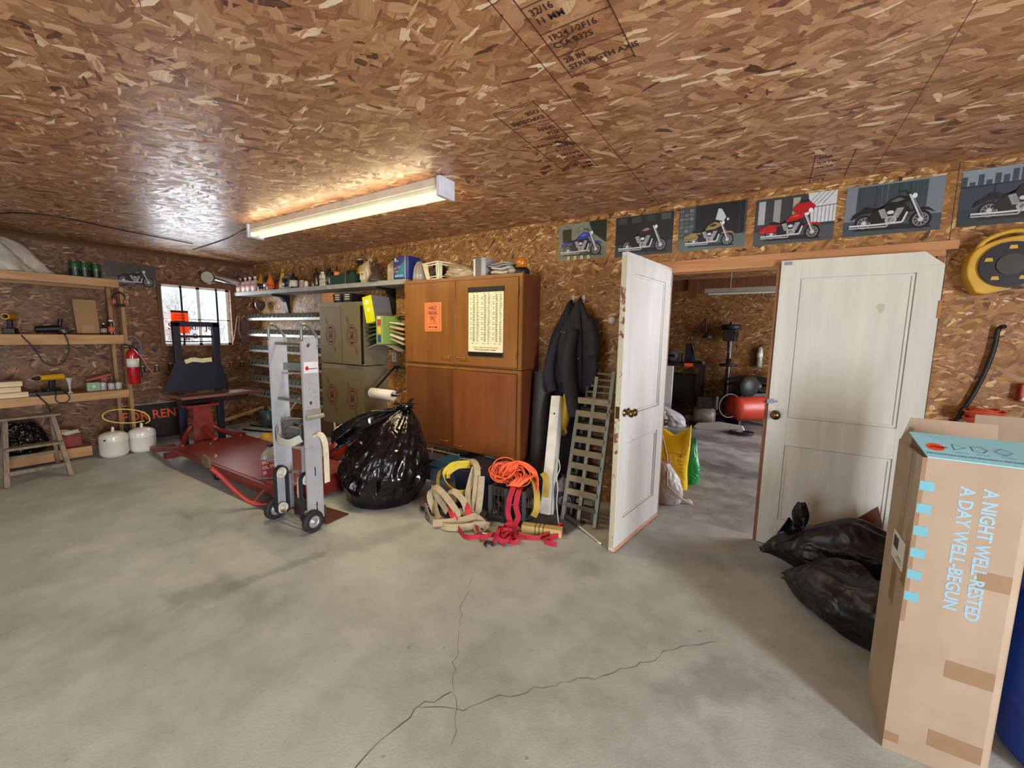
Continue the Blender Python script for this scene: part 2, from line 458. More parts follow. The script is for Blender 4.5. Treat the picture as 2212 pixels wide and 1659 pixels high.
m_floor = concrete('concrete', (172, 181, 179), (144, 151, 148), (196, 205, 204), ((-2.62, .84, -2.53, .97, .13, .45), (-2.52, 1.0, -2.42, 1.5, .06, .45), (-2.4, 1.6, -2.2, 2.1, .14, .35), (-.2, 1.7, .0, 1.9, .15, .4), (-1.2, 2.3, -.9, 2.35, .12, .35)))
m_floor2 = concrete('concrete_far', (160, 162, 162), (112, 113, 112), (205, 208, 210), ((-1.3, 5.2, .9, 4.9, .26, .6), (-1.3, 6.6, .9, 6.2, .34, .6), (-.5, 4.3, .7, 4.15, .16, .4), (-1.5, 7.5, .9, 7.2, .2, .5)))  # dark bands across this floor are shadow bars painted into its colour

struct('floor', MB().bb((XL - 0.12, YF, -0.12), (XR, YB + 0.06, 0)), m_floor)
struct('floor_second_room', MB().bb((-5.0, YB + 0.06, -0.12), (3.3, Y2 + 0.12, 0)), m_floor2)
struct('ceiling', MB().bb((XL - 0.12, YF, H), (XR, YB + 0.06, H + 0.12)), m_ceil)
struct('ceiling_second_room', MB().bb((-5.0, YB + 0.06, H), (3.3, Y2 + 0.12, H + 0.12)), m_ceil)
DX0, DX1, DZ = -0.745, 0.81, 2.00     # double doorway
b = MB().bb((XL - 0.12, YB, 0), (DX0, YB + 0.12, H)).bb((DX1, YB, 0), (XR, YB + 0.12, H)).bb((DX0, YB, DZ), (DX1, YB + 0.12, H))
struct('wall_back', b, m_back)
WY0, WY1, WZ0, WZ1 = 2.22, 3.06, 1.24, 2.065   # window
b = MB().bb((XL - 0.12, YF, 0), (XL, WY0, H)).bb((XL - 0.12, WY1, 0), (XL, YB, H)).bb((XL - 0.12, WY0, 0), (XL, WY1, WZ0)).bb((XL - 0.12, WY0, WZ1), (XL, WY1, H))
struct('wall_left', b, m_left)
# unseen openings: right one narrowed for a sharper shadow, front one added for fill
b = MB().bb((XR, YF, 0), (XR + 0.12, -1.06, H)).bb((XR, -0.04, 0), (XR + 0.12, YB, H)).bb((XR, -1.06, 2.15), (XR + 0.12, -0.04, H))
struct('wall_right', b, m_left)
b = MB().bb((XL, YF - 0.12, 0), (-2.8, YF, H)).bb((-.8, YF - 0.12, 0), (XR, YF, H)).bb((-2.8, YF - 0.12, 2.2), (-.8, YF, H))
struct('wall_front', b, m_back)
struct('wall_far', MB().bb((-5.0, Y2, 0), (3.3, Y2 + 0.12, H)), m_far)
struct('wall_far_left', MB().bb((-5.12, YB + 0.12, 0), (-5.0, Y2 + 0.12, H)), m_left)
b = MB().bb((3.2, YB + 0.12, 0), (3.3, 4.6, H)).bb((3.2, 7.4, 0), (3.3, Y2, H)).bb((3.2, 4.6, 2.2), (3.3, 7.4, H))
struct('wall_far_right', b, m_left)
# timber lining of the doorway
m_jamb = wood('jamb', (116, 72, 44), (150, 98, 62), 2, 0.6, False)
b = MB().bb((DX0, YB - 0.012, DZ - 0.035), (DX1, YB + 0.14, DZ))
b.bb((DX0 - 0.05, YB - 0.015, DZ), (DX1 + 0.05, YB - 0.0005, DZ + 0.05))
struct('trim_1', b, wood('header_pine', (168, 112, 66), (196, 142, 92), 0, 0.6, False))
b = MB().bb((DX0, YB - 0.005, 0), (DX0 + 0.03, YB + 0.14, DZ - 0.035)).bb((DX1 - 0.03, YB - 0.005, 0), (DX1, YB + 0.14, DZ - 0.035))
struct('trim_2', b, m_jamb)
# rounded sag of the ceiling sheet along the left wall
struct('trim_3', MB().prism([(XL, H), (XL + 0.06, H), (XL + 0.035, H - 0.012), (XL + 0.012, H - 0.035), (XL, H - 0.06)], YF, YB, 'xz'), wood('dark_edge', (86, 58, 36), (112, 78, 50), 1, 0.6, False))

# cracks in the slab
def crack(pts, wd, seed):
    r = random.Random(seed); P = []
    for i in range(len(pts) - 1):
        a, c = Vector(pts[i]), Vector(pts[i + 1]); n = max(2, int((c - a).length / 0.035))
        for k in range(n): P.append(a.lerp(c, k / n) + Vector((r.uniform(-.012, .012), r.uniform(-.012, .012), 0)))
    P.append(Vector(pts[-1]))
    b = MB(); vs = []
    for i, p in enumerate(P):
        d = (P[min(i + 1, len(P) - 1)] - P[max(i - 1, 0)]); d.z = 0; d.normalize(); n = Vector((-d.y, d.x, 0))
        ww = wd * r.uniform(0.3, 1.0)
        vs += [Vector((p.x, p.y, 0.0006)) + n * ww, Vector((p.x, p.y, 0.0006)) - n * ww]
    b.add(vs, [(2 * i, 2 * i + 1, 2 * i + 3, 2 * i + 2) for i in range(len(P) - 1)])
    return b
m_crack = mat('crack', (84, 80, 72), 0.9)
fl = bpy.data.objects['floor']
# cracks (parts of the slab)
for nm_, pts, wd, sd in (('crack', [(-1.0, 1.17, 0), (-1.07, 1.04, 0), (-1.09, .87, 0), (-1.085, .6, 0)], 0.0022, 3), ('crack', [(-1.42, 1.85, 0), (-1.31, 1.62, 0), (-1.14, 1.37, 0), (-1.03, 1.2, 0), (-.93, 1.12, 0), (-.86, 1.0, 0)], 0.0011, 8),
                         ('crack', [(-1.07, 1.04, 0), (-0.92, 1.14, 0), (-0.80, 1.29, 0), (-0.59, 1.51, 0), (-0.466, 1.64, 0), (-0.29, 1.91, 0), (-0.12, 2.09, 0)], 0.0016, 5)):
    crack(pts, wd, sd).build(nm_, m_crack, fl)
# printing on the ceiling sheets
m_ink = mat('stamp_ink', (62, 36, 24), 0.7)
ce = bpy.data.objects['ceiling']
def stamp(x0, y0, x1, y1, rows, size, flip=False):
    """Framed block of printing on the ceiling, read with x to the right and y upward in the block."""
    b = MB(); z = H - 0.0012; t = 0.003
    def ln(ax, ay, bx, by): b.beam((ax, ay, z), (bx, by, z), t, 0.0006)
    ln(x0, y0, x0, y1); ln(x1, y0, x1, y1); ln(x0, y0, x1, y0)
    n = len(rows)
    for i, r_ in enumerate(rows):
        yy = y0 + (y1 - y0) * (i + 0.75) / n if not flip else y1 - (y1 - y0) * (i + 0.75) / n
        if r_ == '-': ln(x0, yy, x1, yy)
        elif flip: b.text(r_, (x1 - 0.015, yy, z), (-1, 0, 0), (0, 1, 0), size * 1.15, 0.9, weight=.02, off=0.0)
        else: b.text(r_, (x0 + 0.015, yy, z), (1, 0, 0), (0, -1, 0), size * 1.15, 0.9, weight=.02, off=0.0)
    b.build('printing', m_ink, ce)
stamp(-0.745, 0.95, -0.50, 1.60, ['4/8', '1R24/2R24', '-', 'SHEATHING', 'EXPOSURE 1', '-', '32/16', '11 MM', '-', '1R24 / 2F16', 'CSA 0325', '-', '28 IN', 'STRENGTH AXIS', '-'], 0.034)
stamp(-1.17, 1.66, -0.96, 2.45, ['2018', 'MILL 5', '-', 'PS 2-10', 'RATED', '-', '24/16', 'SHEATHING', '-', '7/16', 'SPAN', '-', 'EXPOSURE', 'OSB', '-'], 0.036, True)
stamp(0.125, 2.92, 0.30, 3.38, ['OSB', 'RATED', '24/16', '-', 'CSA', 'PS 2'], 0.034)
for (xx, yy, ln_, a) in ((-0.95, 1.5, .12, .2), (-0.86, 2.6, .15, .1)):
    MB().box((xx, yy, H - 0.001), (ln_, 0.006, 0.0006), a).build('printing', m_ink, ce)

# ---------------------------------------------------------------- window
m_dkwood = wood('dark_trim', (84, 50, 28), (118, 76, 46), 2, 0.6, False)
m_vinyl = mat('white_vinyl', (228, 232, 232), 0.4)
m_black = mat('black_metal', (24, 24, 28), 0.45, 0.3)
wf = MB()
for a, c in (((WY0, WZ0 - .045), (WY1, WZ0)), ((WY0, WZ1), (WY1, WZ1 + .045)), ((WY0 - .045, WZ0 - .045), (WY0, WZ1 + .045)), ((WY1, WZ0 - .045), (WY1 + .045, WZ1 + .045))):
    wf.bb((XL - 0.0, a[0], a[1]), (XL + 0.018, c[0], c[1]))
win = struct('window_1', wf, m_dkwood)
b = MB()
for a, c in (((WY0, WZ0), (WY1, WZ0 + .03)), ((WY0, WZ1 - .03), (WY1, WZ1)), ((WY0, WZ0), (WY0 + .03, WZ1)), ((WY1 - .04, WZ0), (WY1, WZ1)), ((2.645, WZ0), (2.685, WZ1)), ((WY0, 1.60), (WY1, 1.615))):
    b.bb((XL - 0.09, a[0], a[1]), (XL - 0.05, c[0], c[1]))
struct('window_frame', b, m_vinyl, win)
gl = NT('window_glass'); gl.set(Base_Color=(1, 1, 1, 1), Roughness=0.02); gl.b.inputs['Alpha'].default_value = 0.12
struct('window_pane', MB().bb((XL - 0.075, WY0 + .02, WZ0 + .02), (XL - 0.071, WY1 - .02, WZ1 - .02)), gl.m, win)
for y_ in (2.45, 2.885):
    MB().bb((XL - 0.03, y_ - .012, WZ0 - .02), (XL - 0.012, y_ + .012, WZ1 + .05)).build('security_bar', m_black, win)
MB().bb((XL - 0.03, WY0, 1.285), (XL - 0.012, 2.83, 1.30)).build('security_bar', m_black, win)
# lettering on the glass
b = MB()
b.text("Smokin Joe", (XL - 0.066, 2.29, 1.46), (0, 1, 0), (0, 0, 1), 0.13, 1.05, weight=0.01)
b.text("g Br", (XL - 0.066, 2.48, 1.335), (0, 1, 0), (0, 0, 1), 0.10, 1.3, weight=0.01)
b.build('lettering', mat('window_letters', (92, 22, 16), 0.5), win)
# orange notice with a black band
nt = thing('paper_notice', 'orange paper notice with a black top band taped inside the window', 'notice', (XL - 0.005, 2.415, 1.565))
m_or = NT('orange_paper'); m_or.set(Base_Color=srgb(236, 104, 54), Roughness=0.7); m_or.b.inputs['Transmission Weight'].default_value = 0.0
m_or.b.inputs['Subsurface Weight'].default_value = 0.0
# the sheet is thin and glows with the daylight behind it
ot = m_or.t; trn = ot.nodes.new('ShaderNodeBsdfTranslucent'); trn.inputs[0].default_value = srgb(190, 92, 48)
mx = ot.nodes.new('ShaderNodeMixShader'); mx.inputs[0].default_value = 0.6
ot.links.new(m_or.b.outputs[0], mx.inputs[1]); ot.links.new(trn.outputs[0], mx.inputs[2]); ot.links.new(mx.outputs[0], ot.nodes['Material Output'].inputs[0])
MB().bb((0, -.10, -.155), (0.0006, .10, .13)).build('sheet', m_or.m, nt)
MB().bb((0, -.10, .13), (0.001, .10, .158)).build('top_band', m_black, nt)
b = MB()
for z_ in (.09, .05, .01): b.bb((.0008, -.07, z_), (.0014, .06, z_ + .008))
b.text("NO", (.0014, -.06, -.05), (0, 1, 0), (0, 0, 1), .07)
b.build('printing', mat('notice_ink', (120, 30, 14), 0.7), nt)

# ---------------------------------------------------------------- outside the window
m_snow = mat('pale_ground', (188, 190, 184), 0.9, vs=2)
struct('ground', MB().bb((-40, -30, -0.35), (40, 40, -0.14)), m_snow)
m_side = mat('white_siding', (226, 228, 232), 0.6)
nh = thing('neighbouring_house', 'white clapboard house with a deep eave outside the window', 'house', (-11.5, 3.2, -0.14))
b = MB()
for k in range(22): b.box((0, 0, 0.1 + k * 0.125), (0.06 + 0.02 * 0, 7, 0.118), Matrix.Rotation(0.06, 3, 'Y'))
b.build('wall', m_side, nh)
b = MB().bb((0.0, -3.6, 2.86), (0.75, 3.6, 2.92))
for k in range(5): b.bb((0.1 + k * .14, -3.6, 2.85), (0.12 + k * .14, 3.6, 2.86))
b.build('eave', mat('eave_white', (206, 210, 218), 0.6), nh)
MB().bb((0.74, -3.6, 2.8), (0.86, 3.6, 2.95)).build('gutter', m_side, nh)
def shrub(nm, lab, x, y, hgt, n, col, seed):
    r = random.Random(seed)
    t_ = thing(nm, lab, 'shrub', (x, y, -0.14))
    b = MB()
    def br(p, d, L, rad, dep):
        q = p + d * L; b.tube([p, (p + q) / 2 + Vector((r.uniform(-.03, .03), r.uniform(-.03, .03), 0)), q], [rad, rad * .8, rad * .6], 4)
        if dep:
            for _ in range(3):
                br(p.lerp(q, r.uniform(.45, 1)), (d + Vector((r.uniform(-.7, .7), r.uniform(-.9, .9), r.uniform(-.1, .6)))).normalized(), L * .62, rad * .6, dep - 1)
    for _ in range(n): br(Vector((r.uniform(-.2, .2), r.uniform(-1, 1), 0)), Vector((r.uniform(-.25, .25), r.uniform(-.3, .3), 1)).normalized(), hgt * .45, .016, 4)
    b.build('branches', mat('twig', col, 0.8), t_)
shrub('bare_shrub', 'bare twiggy shrubs seen through the window', -9.7, 3.2, 2.7, 9, (120, 124, 112), 1)

# corrugated vent pipe with a round cap above the window
vp = thing('vent_pipe', 'shiny foil vent duct with a round end running above the window', 'duct', (-6.78, 2.9, 2.205))
m_foil = mat('foil', (205, 205, 208), 0.22, 0.95, bump=0.9, bs=40)
b = MB(); pr = []
for k in range(41):
    pr.append((0.055 + 0.003 * (k % 2), -0.20 + 0.43 * k / 40))
b.lathe(pr, (0, 0, 0), 24, 'Y', rot=Matrix.Rotation(-0.10, 3, 'X') @ Matrix.Rotation(0.35, 3, 'Z'))
b.build('duct', m_foil, vp)
b = MB().cyl((0.10, -.235, -.02), (0.115, -.25, -.02), .085, n=28); b.build('rim', mat('rim_dark', (60, 54, 48), .5), vp)
MB().cyl((0.114, -.2505, -.02), (0.119, -.2555, -.02), .076, n=28).build('round_cap', mat('cap_grey', (176, 168, 156), .5), vp)
# ================================================================ shelving on the left wall
sh = thing('storage_shelving', 'long built-in pine shelving with four open levels on the left wall', 'shelving', (-6.7, 0, 0))
LV = [2.02, 1.39, 0.745, 0.14]
for i, z in enumerate(LV):
    e = 1.66 if i < 3 else 1.30
    hh = [.088, .108, .092, .11][i]
    MB().bb((.235, -1.9, z - hh), (.273, e, z)).build('front_rail', m_pine, sh, bevel=.003)
    MB().bb((-.295, -1.9, z - hh), (-.257, e, z)).build('back_rail', m_pine, sh)
    MB().bb((-.257, -1.9, z - .013), (.235, e, z - .0005)).build('shelf_board', wood('plyboard', (120, 84, 52), (158, 116, 76), 1, .65), sh)
for x_, y0, y1, z0, z1 in ((.21, 1.66, 1.698, 0, 1.94), (-.25, 1.66, 1.698, 0, 2.02), (.21, -.6, -.562, 0, 2.02)):
    if y1 > 1.6: MB().bb((x_ - .04, y0 + .002, z0), (x_ + .05, y1, z1)).build('post', m_pinez, sh, bevel=.003)
MB().bb((-.2, 1.662, 1.295), (.165, 1.70, 1.38)).build('end_rail', m_pinex, sh, bevel=.003)
MB().bb((-.2, 1.662, .66), (.165, 1.70, .74)).build('end_rail', m_pinex, sh, bevel=.003)

# --- top level
pl = MB(); r = random.Random(3)
def plast(u, v):
    a = u * 2 * pi
    rr = 0.30 * (1 - v) ** 0.55 + .02
    rr *= 1 + 0.20 * sin(5 * a + 3 * v) + 0.12 * sin(11 * a + 9 * v)
    z = .355 * v + (.03 * sin(7 * a) * v * (1 - v) * 4)
    return (rr * cos(a) * .75, rr * sin(a) * 1.05 - .05 * v, z)
pl.grid(plast, 44, 14, True, True)
m_plast = mat('cloudy_plastic', (196, 188, 176), 0.28, alpha=0.82, vs=5, var=.2, bump=.6, bs=12)
one('plastic_sheeting', pl, m_plast, 'crumpled cloudy plastic sheeting piled on the top pine shelf', 'plastic sheet', (-6.66, .83, LV[0]))
m_gj = mat('green_glass', (34, 74, 44), 0.08, coat=.6); m_jl = mat('jar_label', (20, 34, 30), 0.35)
for k, (y_, lab) in enumerate(((1.335, 'green tin at the left of three on the top pine shelf'), (1.415, 'green tin in the middle of three on the top pine shelf'), (1.515, 'green tin beside the shelf end, nearest the motorcycle poster'))):
    t_ = thing('green_tin', lab, 'tin', (-6.52 - .03 * k, y_, LV[0]), 0, 'green tins on the top shelf')
    MB().lathe([(.042, 0), (.046, .006), (.046, .15), (.043, .16), (.043, .163)], n=24).build('body', m_gj, t_)
    MB().cyl((0, 0, .012), (0, 0, .085), .0468, n=24).build('band', m_jl, t_)
    MB().lathe([(.040, .163), (.042, .168), (.040, .172)], n=24).build('lid', mat('tin_lid', (120, 124, 118), .3, .8), t_)
# --- second level
def cordless(nm, lab, loc, rz, yellow=(214, 160, 30)):
    t_ = thing(nm, lab, 'power tool', loc, rz)
    m_y = mat('tool_yellow', yellow, .4); m_k = mat('tool_black', (28, 28, 26), .5)
    MB().box((0, 0, .03), (.085, .12, .06)).build('battery', m_k, t_, bevel=.008)
    MB().beam((0, 0, .055), (.0, .02, .15), .035, .045, (0, 1, 0)).build('handle', m_k, t_, bevel=.008)
    MB().cyl((0, .11, .175), (0, -.09, .175), .036, .030, 16).build('motor_housing', m_y, t_)
    MB().cyl((0, -.09, .175), (0, -.145, .175), .022, .012, 14).build('chuck', m_k, t_)
    return t_
cordless('cordless_drill', 'yellow and black cordless drill on the second pine shelf', (-6.56, .83, LV[1]), 1.2)
t_ = thing('corded_grinder', 'black corded grinder lying on the second shelf beside the cardboard', 'power tool', (-6.57, 1.12, LV[1]))
MB().cyl((0, -.12, .05), (0, .06, .06), .034, .040, 14).build('body', m_black, t_)
MB().cyl((0, .075, .055), (0, .09, .02), .055, n=20).build('guard', mat('guard_grey', (70, 66, 66), .4, .6), t_)
MB().cyl((0, .06, .08), (0.01, .07, .17), .016, n=10).build('side_handle', m_black, t_)
m_cord = mat('black_cord', (22, 20, 18), .5)
def cord(nm, lab, pts, r_, m_, cat='cord', grp=None):
    return one(nm, MB().tube(spline(pts, 7), r_, 7), m_, lab, cat, group=grp)
cord('power_cord', 'black power cord looping down in front of the second pine shelf', [(-6.52, .86, 1.44), (-6.45, .87, 1.405), (-6.415, .90, 1.34), (-6.41, .95, 1.25), (-6.41, 1.01, 1.10), (-6.41, 1.08, 1.06), (-6.41, 1.15, 1.10), (-6.41, 1.2, 1.23), (-6.415, 1.19, 1.36), (-6.45, 1.17, 1.405), (-6.55, 1.15, 1.42)], .006, m_cord)
t_ = thing('flattened_carton', 'tall flattened cardboard carton standing on the second pine shelf', 'cardboard', (-6.655, 1.415, LV[1] + .004), 0, rot=(0, -.16, 0))
m_cb = mat('cardboard', (150, 118, 82), .8, vs=3, var=.1)
MB().box((0, 0, .198), (.05, .19, .39)).build('panel', m_cb, t_, bevel=.003)
MB().box((.026, 0, .05), (.002, .10, .09)).build('flap', mat('cardboard_flap', (164, 132, 94), .8), t_)
m_brn = mat('dark_bottle', (38, 26, 22), .25, coat=.4)
def bottle(nm, lab, loc, r_, h_, style='round', body=m_brn, cap=None, label=None, grp=None, cat='bottle', lz=(.15, .55), sy=.8):
    """Bottles of several shapes: body, cap and a paper label."""
    t_ = thing(nm, lab, cat, loc, 0, grp)
    cap = cap or mat('white_cap', (226, 222, 212), .4)
    if style == 'round':
        pr = [(r_ * .92, 0), (r_, h_ * .03), (r_, h_ * .58), (r_ * .72, h_ * .70), (r_ * .33, h_ * .80), (r_ * .30, h_ * .92)]
    elif style == 'oil':
        pr = [(r_ * .95, 0), (r_, h_ * .04), (r_, h_ * .68), (r_ * .86, h_ * .80), (r_ * .34, h_ * .88), (r_ * .34, h_ * .93)]
    elif style == 'flask':
        pr = [(r_ * .96, 0), (r_, h_ * .03), (r_, h_ * .60), (r_ * .80, h_ * .70), (r_ * .25, h_ * .78), (r_ * .25, h_ * .88)]
    elif style == 'cone':
        pr = [(r_ * .96, 0), (r_, h_ * .04), (r_ * .96, h_ * .35), (r_ * .55, h_ * .68), (r_ * .28, h_ * .9)]
    else:
        pr = [(r_ * .98, 0), (r_, h_ * .03), (r_, h_ * .86), (r_ * .9, h_ * .9)]
    sq = None if style in ('round', 'cone', 'can') else (3.2, sy)
    MB().lathe(pr, n=20, sq=sq).build('body', body, t_)
    rr = pr[-1][0]; z0 = pr[-1][1]
    if style == 'cone': MB().cyl((0, 0, z0), (0, 0, h_), rr * 1.15, rr * .35, 12).build('cap', cap, t_)
    else: MB().cyl((0, 0, z0 - .002), (0, 0, h_), rr * (1.2 if style != 'can' else .8), n=14).build('cap', cap, t_)
    if label:
        MB().lathe([(r_ * 1.012, h_ * lz[0]), (r_ * 1.012, h_ * lz[1])], n=20, sq=sq).build('paper_label', label, t_)
    return t_
bottle('spray_can', 'dark spray can with a white cap at the end of the second shelf', (-6.6, 1.60, LV[1]), .028, .17, 'can', m_brn, label=mat('lab_orange', (196, 96, 60), .5), cat='spray can')
bottle('small_bottle', 'small dark bottle with a pale band on the second shelf, by the spray can', (-6.6, 1.535, LV[1]), .028, .13, 'round', m_brn, label=mat('lab_pale', (156, 140, 130), .5))
# earmuffs hanging on the corner post
t_ = thing('ear_defenders', 'black and red ear defenders hanging on the shelving corner post', 'ear defenders', (-6.40, 1.645, 1.79))
MB().tube(arc((0, 0, .0), .055, .1, pi - .1, 12, 'yz', .085), .010, 8).build('headband', m_black, t_)
m_dr = mat('dull_red', (158, 78, 72), .5)
for s in (-1, 1):
    MB().ball((0, s * .05, -.02), .036, 12, (.8, .6, 1.1)).build('ear_cup', m_dr, t_)
MB().box((0, 0, -.062), (.05, .09, .03)).build('padding', m_black, t_, bevel=.01)
# --- third level
m_pale = wood('pale_block', (186, 160, 122), (222, 202, 168), 1, .7, False)
for k, (z_, ye, lab) in enumerate(((0, .885, 'longest pale timber offcut, at the bottom of the stack on the third shelf'), (.056, .84, 'pale timber offcut in the middle of the stack on the third shelf'), (.112, .855, 'pale timber offcut on top of the stack on the third shelf'))):
    one('timber_offcut', MB().bb((-.07, -.42, 0), (.07, 0, .052)), m_pale, lab, 'timber', (-6.53 - .01 * k, ye, LV[2] + z_ + .001), group='timber offcuts on the third shelf', bevel=.003)
cordless('yellow_router', 'yellow power tool standing on the third pine shelf above the step stool', (-6.64, 1.075, LV[2]), .4, (196, 150, 40))
t_ = thing('black_tray', 'black metal tray lying on the third pine shelf', 'tray', (-6.56, 1.01, LV[2]))
MB().bb((-.09, -.13, 0), (.09, .13, .012)).build('base', m_black, t_)
b = MB()
for a, c in (((-.09, -.13), (.09, -.12)), ((-.09, .12), (.09, .13)), ((-.09, -.12), (-.08, .12)), ((.08, -.12), (.09, .12))): b.bb((a[0], a[1], .012), (c[0], c[1], .035))
b.build('rim', mat('tray_rim', (60, 60, 56), .3, .7), t_)
t_ = thing('glass_funnel', 'clear glass funnel standing on the third shelf by the yellow tool', 'funnel', (-6.5, 1.19, LV[2]))
m_gls = glass('clear_glass', (225, 228, 228), .05, .38)
MB().lathe([(.022, 0), (.022, .012), (.008, .02), (.010, .09), (.028, .17), (.026, .17), (.008, .09)], n=18).build('body', m_gls, t_)
t_ = thing('metal_box', 'small pale green metal box on the third pine shelf', 'box', (-6.55, 1.385, LV[2]))
MB().bb((-.03, -.055, 0), (.03, .055, .10)).build('body', mat('mint', (126, 158, 130), .45), t_, bevel=.008)
MB().cyl((.03, 0, .055), (.036, 0, .055), .014, n=14).build('knob', mat('mint_knob', (200, 214, 200), .4), t_)
for y_, h_, cc, lab in ((1.47, .10, (120, 116, 116), 'glass jar of screws nearest the pale green box'), (1.54, .085, (150, 120, 112), 'small glass jar of nails in the row beside the extinguisher'), (1.605, .09, (170, 150, 144), 'glass jar of small parts at the shelf end')):
    t_ = thing('glass_jar', lab, 'jar', (-6.56, y_, LV[2]), 0, 'glass jars on the third shelf')
    MB().lathe([(.028, 0), (.030, .004), (.030, h_ * .8), (.026, h_ * .9)], n=18).build('glass', glass('jar_glass', (215, 218, 216), .08, .5), t_)
    MB().lathe([(.024, .004), (.025, h_ * .45), (.001, h_ * .5)], n=12).build('contents', mat('cont%d' % cc[0], cc, .6, .4, var=.5, vs=80), t_)
    MB().cyl((0, 0, h_ * .9), (0, 0, h_), .028, n=18).build('lid', mat('jar_lid', (112, 74, 66), .4, .5), t_)
t_ = thing('hand_pump', 'dark red hand pump lying behind the jars on the third shelf', 'pump', (-6.78, 1.5, LV[2]))
MB().cyl((0, -.12, .10), (0, .1, .16), .022, n=12).build('barrel', m_dr, t_)
MB().box((0, .03, .065), (.03, .05, .13)).build('handle', m_dr, t_, bevel=.006)
cord('black_cable', 'black cable looping over the front of the third shelf', [(-6.56, .95, .79), (-6.45, .94, .76), (-6.41, .96, .72), (-6.405, 1.0, .64), (-6.405, 1.02, .52), (-6.41, 1.05, .42), (-6.44, 1.06, .36)], .007, m_cord)
cord('thin_cable_loop', 'thin black cable coiled in one loop over the third shelf edge', [(-6.5, 1.08, .80), (-6.43, 1.07, .76), (-6.41, 1.06, .70), (-6.405, 1.08, .665), (-6.405, 1.13, .66), (-6.41, 1.165, .70), (-6.42, 1.15, .75), (-6.5, 1.13, .78)], .005, m_cord)
# --- bottom level
t_ = thing('toolbox', 'dark red lidded storage box with a white cloth on the lowest shelf', 'toolbox', (-6.6, 1.155, LV[3]))
m_tb = mat('box_red', (122, 40, 42), .45)
MB().box((0, 0, .062), (.17, .17, .12), taper=(1.05, 1.06)).build('body', m_tb, t_, bevel=.005)
MB().bb((-.105, -.11, .122), (.105, .11, .14)).build('lid', m_tb, t_, bevel=.006)
b = MB(); b.grid(lambda u, v: ((u - .5) * .17, (v - .5) * .19, .155 + .02 * sin(9 * u + 4 * v) + (.05 * max(0, .25 - v) * 4)), 14, 14)
one('white_rag', b, mat('rag', (214, 206, 194), .8), 'crumpled white cloth lying on the dark red box', 'cloth', (-6.6, 1.145, LV[3] + .004))
# black bag and crate behind the stool
def sack(nm, lab, loc, rx, ry, h_, m_, seed, neck=.16, fold=.07, n=56, lean=(0, 0), cat='bag', tie=True, sqsh=1.0, topw=None, base=.82, grp=None):
    """Crumpled bag: closed surface with folds running to its tied neck."""
    r = random.Random(seed); ph = [r.uniform(0, 6.28) for _ in range(12)]
    fr = [3, 5, 8, 13, 19, 27]
    def fn(u, v):
        a = u * 2 * pi
        if v < .08: q = base * (v / .08) ** .5 if v > 0 else .02; z = 0.0 + .004 * (v > .0)
        else:
            t = (v - .08) / .92
            q = (base + (1 - base) * sin(min(t / .35, 1) * pi / 2)) * (1 - max(0, (t - .35) / .65) ** 1.8 * (1 - neck)); z = t
        w_ = 0
        for k, f_ in enumerate(fr): w_ += sin(f_ * a + ph[k] + (2.2 + k) * sin(3.2 * v + ph[k + 5])) / (1 + k * .55)
        w_ += .8 * sin(9 * v * pi + 4 * sin(2 * a + ph[3])) * .5
        q *= 1 + fold * w_ * min(1, v * 3.5) 
        return (q * cos(a) * rx + lean[0] * z * z, q * sin(a) * ry + lean[1] * z * z, z * h_)
    b = MB().grid(fn, n * 2, n, True, True)
    b.add([fn(k / (n * 2), 1) for k in range(n * 2)], [tuple(range(n * 2))])
    t_ = thing(nm, lab, cat, loc, 0, grp)
    b.build('sack', m_, t_)
    return t_, fn
def film(key, col, rough=.22, fine=22, st=1.0, col2=None):
    """Crinkled plastic film."""
    t = NT(key); v = t.obj()
    a = t.noise(v, fine, 3, .55); vo = t.n('ShaderNodeTexVoronoi', feature='DISTANCE_TO_EDGE'); t.l.new(t.noise(v, fine * .22, 2, .5, out=1), vo.inputs['Vector']); vo.inputs['Scale'].default_value = 9
    hgt = t.math('ADD', t.math('MULTIPLY', a, .8), t.math('MULTIPLY', vo.outputs['Distance'], 1.6))
    base = srgb(col) if col2 is None else t.ramp(t.noise(v, 6, 3), [(.4, srgb(col)), (.6, srgb(col2))])
    t.set(Base_Color=base, Roughness=rough)
    t.bump(hgt, st, .012)
    return t.m
m_bag = film('black_film', (10, 10, 14), .20, 20)
sack('black_bag', 'shiny black plastic bag behind the step stool on the lowest shelf', (-6.66, .83, LV[3]), .2, .17, .33, m_bag, 5, neck=.5)
# propane style tanks
m_tank = mat('tank_white', (214, 212, 204), .28, vs=3, var=.05, coat=.3)
for k, (x_, y_, s, lab) in enumerate(((-6.31, 1.455, 1.0, 'white propane tank nearer the red tool box, standing on the floor'), (-6.31, 1.70 + .01, 1.0, 'white propane tank nearer the red lift, standing on the floor'))):
    t_ = thing('propane_tank', lab, 'tank', (x_, y_, 0), 0, 'white propane tanks')
    pr = [(.09, .0), (.10, .006), (.122, .03)] + [(.1265, .05), (.1265, .185), (.129, .188), (.129, .196), (.1265, .2), (.1265, .235)] + [(.1265 * cos(a_), .235 + .06 * sin(a_)) for a_ in (.3, .6, .9, 1.2, 1.5)]
    MB().lathe(pr, n=40).build('tank_body', m_tank, t_)
    b = MB().cyl((0, 0, .29), (0, 0, .32), .014, n=12).cyl((-.025, 0, .322), (.025, 0, .330), .011, n=10); b.cyl((0, 0, .32), (0, 0, .345), .010, n=10)
    b.build('valve', mat('valve_white', (222, 214, 196), .4), t_)
    if k == 0: MB().box((.09, -.088, .215), (.01, .05, .012), radians(45)).build('handle_slot', m_black, t_)
